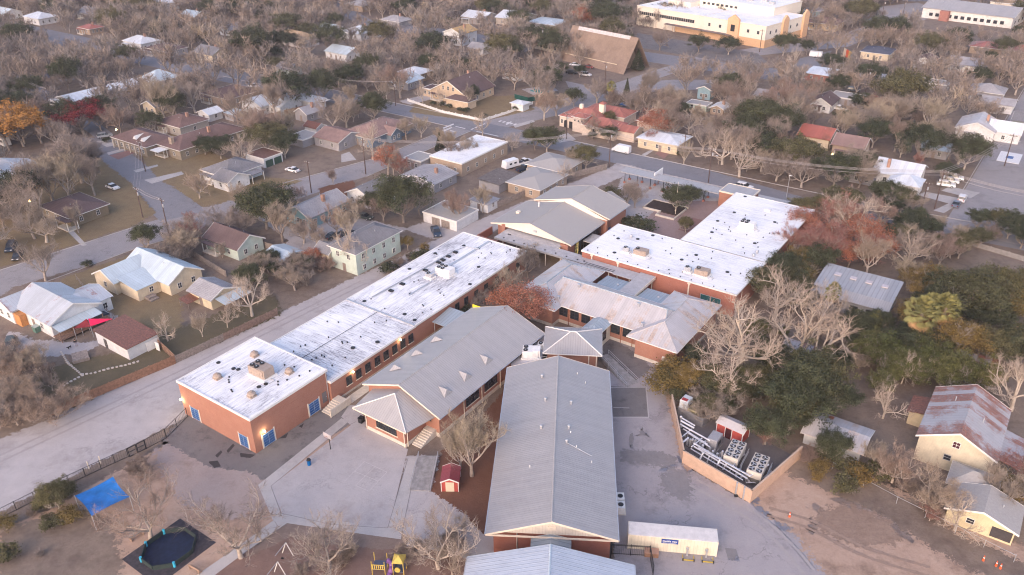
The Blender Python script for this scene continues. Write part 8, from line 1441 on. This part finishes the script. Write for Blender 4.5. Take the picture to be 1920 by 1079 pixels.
while yy < 640:
    half = .70*yy+25; sp = 5.7 if yy < 330 else 6.4; xx = -half
    while xx < half:
        x, y = xx+rs.uniform(-.45, .45)*sp, yy+rs.uniform(-.45, .45)*sp; xx += sp; t_, s_ = M.loc((x, y)); u, v = PX(x, y, 0)
        if u < -60 or u > 1990: continue
        ok = (s_ > 164) or (t_ < -104 and s_ > 20) or (-71 < t_ < -40 and 52 < s_ < 149 and rs.random() < .65) or (76 > t_ > 50 and 115 < s_ < 160) or (t_ < -104 and s_ > 0 and rs.random() < .3)
        if 55 < t_ < 100 and s_ > 164 and s_ < 200 and t_ > 72: ok = False
        if not ok or on_road((x, y)): continue
        if 1190 < u < 1445 and 88 < v < 128 and rs.random() < .75: continue
        if 1480 < u < 1660 and 108 < v < 140 and rs.random() < .7: continue
        if 760 < u < 1000 and 175 < v < 225: continue
        if any(q[2]-2.2 < t_ < q[3]+2.2 and q[0]-2.2 < s_ < q[1]+2.2 for q in HOUSES): continue
        if any((x-q[0])**2+(y-q[1])**2 < (q[2]*.7)**2 for q in FOOT[:0]): continue
        if any((x-q[0])**2+(y-q[1])**2 < (q[2]+1.3)**2 for q in TREES[-400:]): continue
        h = rs.choice((rs.uniform(5, 9), rs.uniform(9, 15), rs.uniform(9, 13)))*(1.15 if u < 640 else 1); cu, cv = PX(x, y, h*.62); rp = 1542*h*.38/math.hypot(y, 88)
        if any(b_[0]-rp*.45 < cu < b_[1]+rp*.45 and b_[2]-rp*.5 < cv < b_[3]+rp*.5 and y < b_[4]+3 for b_ in HB) and rs.random() < (.9 if v > 230 else .72): continue
        if any(b_[0]-rp*.6 < cu < b_[1]+rp*.6 and b_[2]-rp*.6 < cv < b_[3]+rp*.6 and y < b_[4]+3 for b_ in HS) and rs.random() < .97: continue
        gx, gy = G(cu, cv, 0)
        if on_road((gx, gy)) and rs.random() < .62: continue
        a = rs.random(); pf = (x*.013+y*.011); dens = .5+.5*sin(pf*3)*cos(y*.031+x*.017)
        if rs.random() < .10+.1*(1-dens): continue
        key = rs.choice(('spread0', 'spread1', 'spread2', 'spread3', 'vase0', 'vase1', 'vase2', 'tall0', 'tall1', 'tall2', 'tall1', 'open0', 'open2', 'tan0', 'tan1')) if a < .74 else rs.choice(('oak0', 'oak1', 'oak2')) if a < .83 else rs.choice(('olive0', 'olive1', 'olive2')) if a < .865 else rs.choice(('pale0', 'pale1', 'palev0')) if a < .972 else rs.choice(('redb0', 'redb1')) if a < .992 else 'tan0'
        LATE.append((math.hypot(x, y), key, x, y, h)); TREES.append((x, y, h*.28))
    yy += sp*.9
LATE.sort(); nb = sum(v for k, v in CNT.items() if k in ('open', 'spre', 'vase', 'tall', 'tan0', 'tan1', 'pale', 'redb')); far = []; ne = sum(v for k, v in CNT.items() if k[:3] == 'oak')
for d_, key, x, y, h in LATE:
    u, v = PX(x, y, 0); reg = ('upper left' if u < 640 else 'upper centre' if u < 1200 else 'upper right') if v < 200 else ('left' if u < 640 else 'centre' if u < 1150 else 'right')
    bare = key[:4] in ('open', 'spre', 'vase', 'tall', 'tan0', 'tan1', 'pale', 'redb')
    if bare and nb >= 285: far.append((key, x, y, h)); continue
    if key[:3] == 'oak':
        if ne >= 270: continue
        ne += 1
    nb += bare; kind_ = {'open': 'thin-crowned bare tree', 'spre': 'wide-crowned bare brown tree', 'vase': 'upright bare brown tree', 'tall': 'tall-stemmed bare brown tree', 'tan0': 'bare tree with pale tan twigs', 'tan1': 'bare tree with pale tan twigs', 'oak0': 'dark evergreen tree', 'oak1': 'dark evergreen tree', 'oak2': 'dark evergreen tree', 'oliv': 'olive-green leafy tree', 'pale': 'bare tree with pale limbs', 'redb': 'bare tree with reddish twigs', 'rust': 'rust-leaved tree'}[key[:4]]
    tree(key, x, y, h, '%s among the yards and houses, %s of the view' % (kind_, reg), '%ss, %s' % (kind_, reg), rs.uniform(.9, 1.2))
# the far wood of bare crowns, one mass
VV, FF, off = [], [], 0; TV, TFc, toff = [], [], 0
low = []
for s in (201, 202, 203, 204):
    (tv, tf), _ = grow(s, 'spread', .3, 1); _, (wv, wf) = grow(s, 'spread', .36, 2); tv = np.array(tv); wv = np.array(wv); hh = wv[:, 2].max(); c_ = wv.reshape(-1, 4, 3); mid = c_.mean(1, keepdims=True); low.append((tv/hh, np.array(tf_ if False else [f for f in tf if len(f) == 4]), ((c_-mid)*1.25+mid).reshape(-1, 3)/hh, np.array(wf)))
for key, x, y, h in far:
    tv, tf, wv, wf = low[rs.randrange(4)]; a = rs.uniform(0, 6.28); Rm = np.array([[cos(a), -sin(a), 0], [sin(a), cos(a), 0], [0, 0, 1]]); S = h*np.array([1.05, 1.05, 1.0])
    V = (wv*S)@Rm.T+np.array([x, y, 0]); VV.append(V); FF.append(wf+off); off += len(V); V = (tv*S)@Rm.T+np.array([x, y, 0]); TV.append(V); TFc.append(tf+toff); toff += len(V)
if VV:
    TWFAR = treemat('far_brown_twigs', [(0, (.19, .155, .14)), (.35, (.32, .255, .21)), (.6, (.23, .205, .20)), (1, (.37, .30, .23))], .3, .25, rnd=False)
    o = link('distant_trees', npmesh('distant_trees', np.concatenate(VV), np.concatenate(FF), TWFAR)); tag(o, 'distant mass of bare brown tree crowns beyond the nearer rows', 'trees', kind='stuff')
    o2 = link('trunks', npmesh('trunks', np.concatenate(TV), np.concatenate(TFc), BARK), o)
print('LEVELS', max(k for k, _ in LV)); print('FARFACES', sum(len(f) for f in FF), sum(len(f) for f in TFc)); print('TREES', len(TREES), CNT, 'late', len(LATE), 'far', len(far), 'objects', len(C.objects))

# ================================================================= HAZE
hm = bpy.data.materials.new('air'); hm.use_nodes = True; nt = hm.node_tree; nt.nodes.remove(nt.nodes['Principled BSDF']); pv = nt.nodes.new('ShaderNodeVolumePrincipled')
pv.inputs['Color'].default_value = (.86, .80, .86, 1); pv.inputs['Density'].default_value = .0002; pv.inputs['Anisotropy'].default_value = .2; nt.links.new(pv.outputs[0], nt.nodes['Material Output'].inputs['Volume'])
hz = MB().box(-1110, 1110, -160, 1310, -1, 92).build('haze', hm); hz['kind'] = 'stuff'; hz['label'] = 'thin pinkish evening air over the town'; scn.cycles.volume_bounces = 0
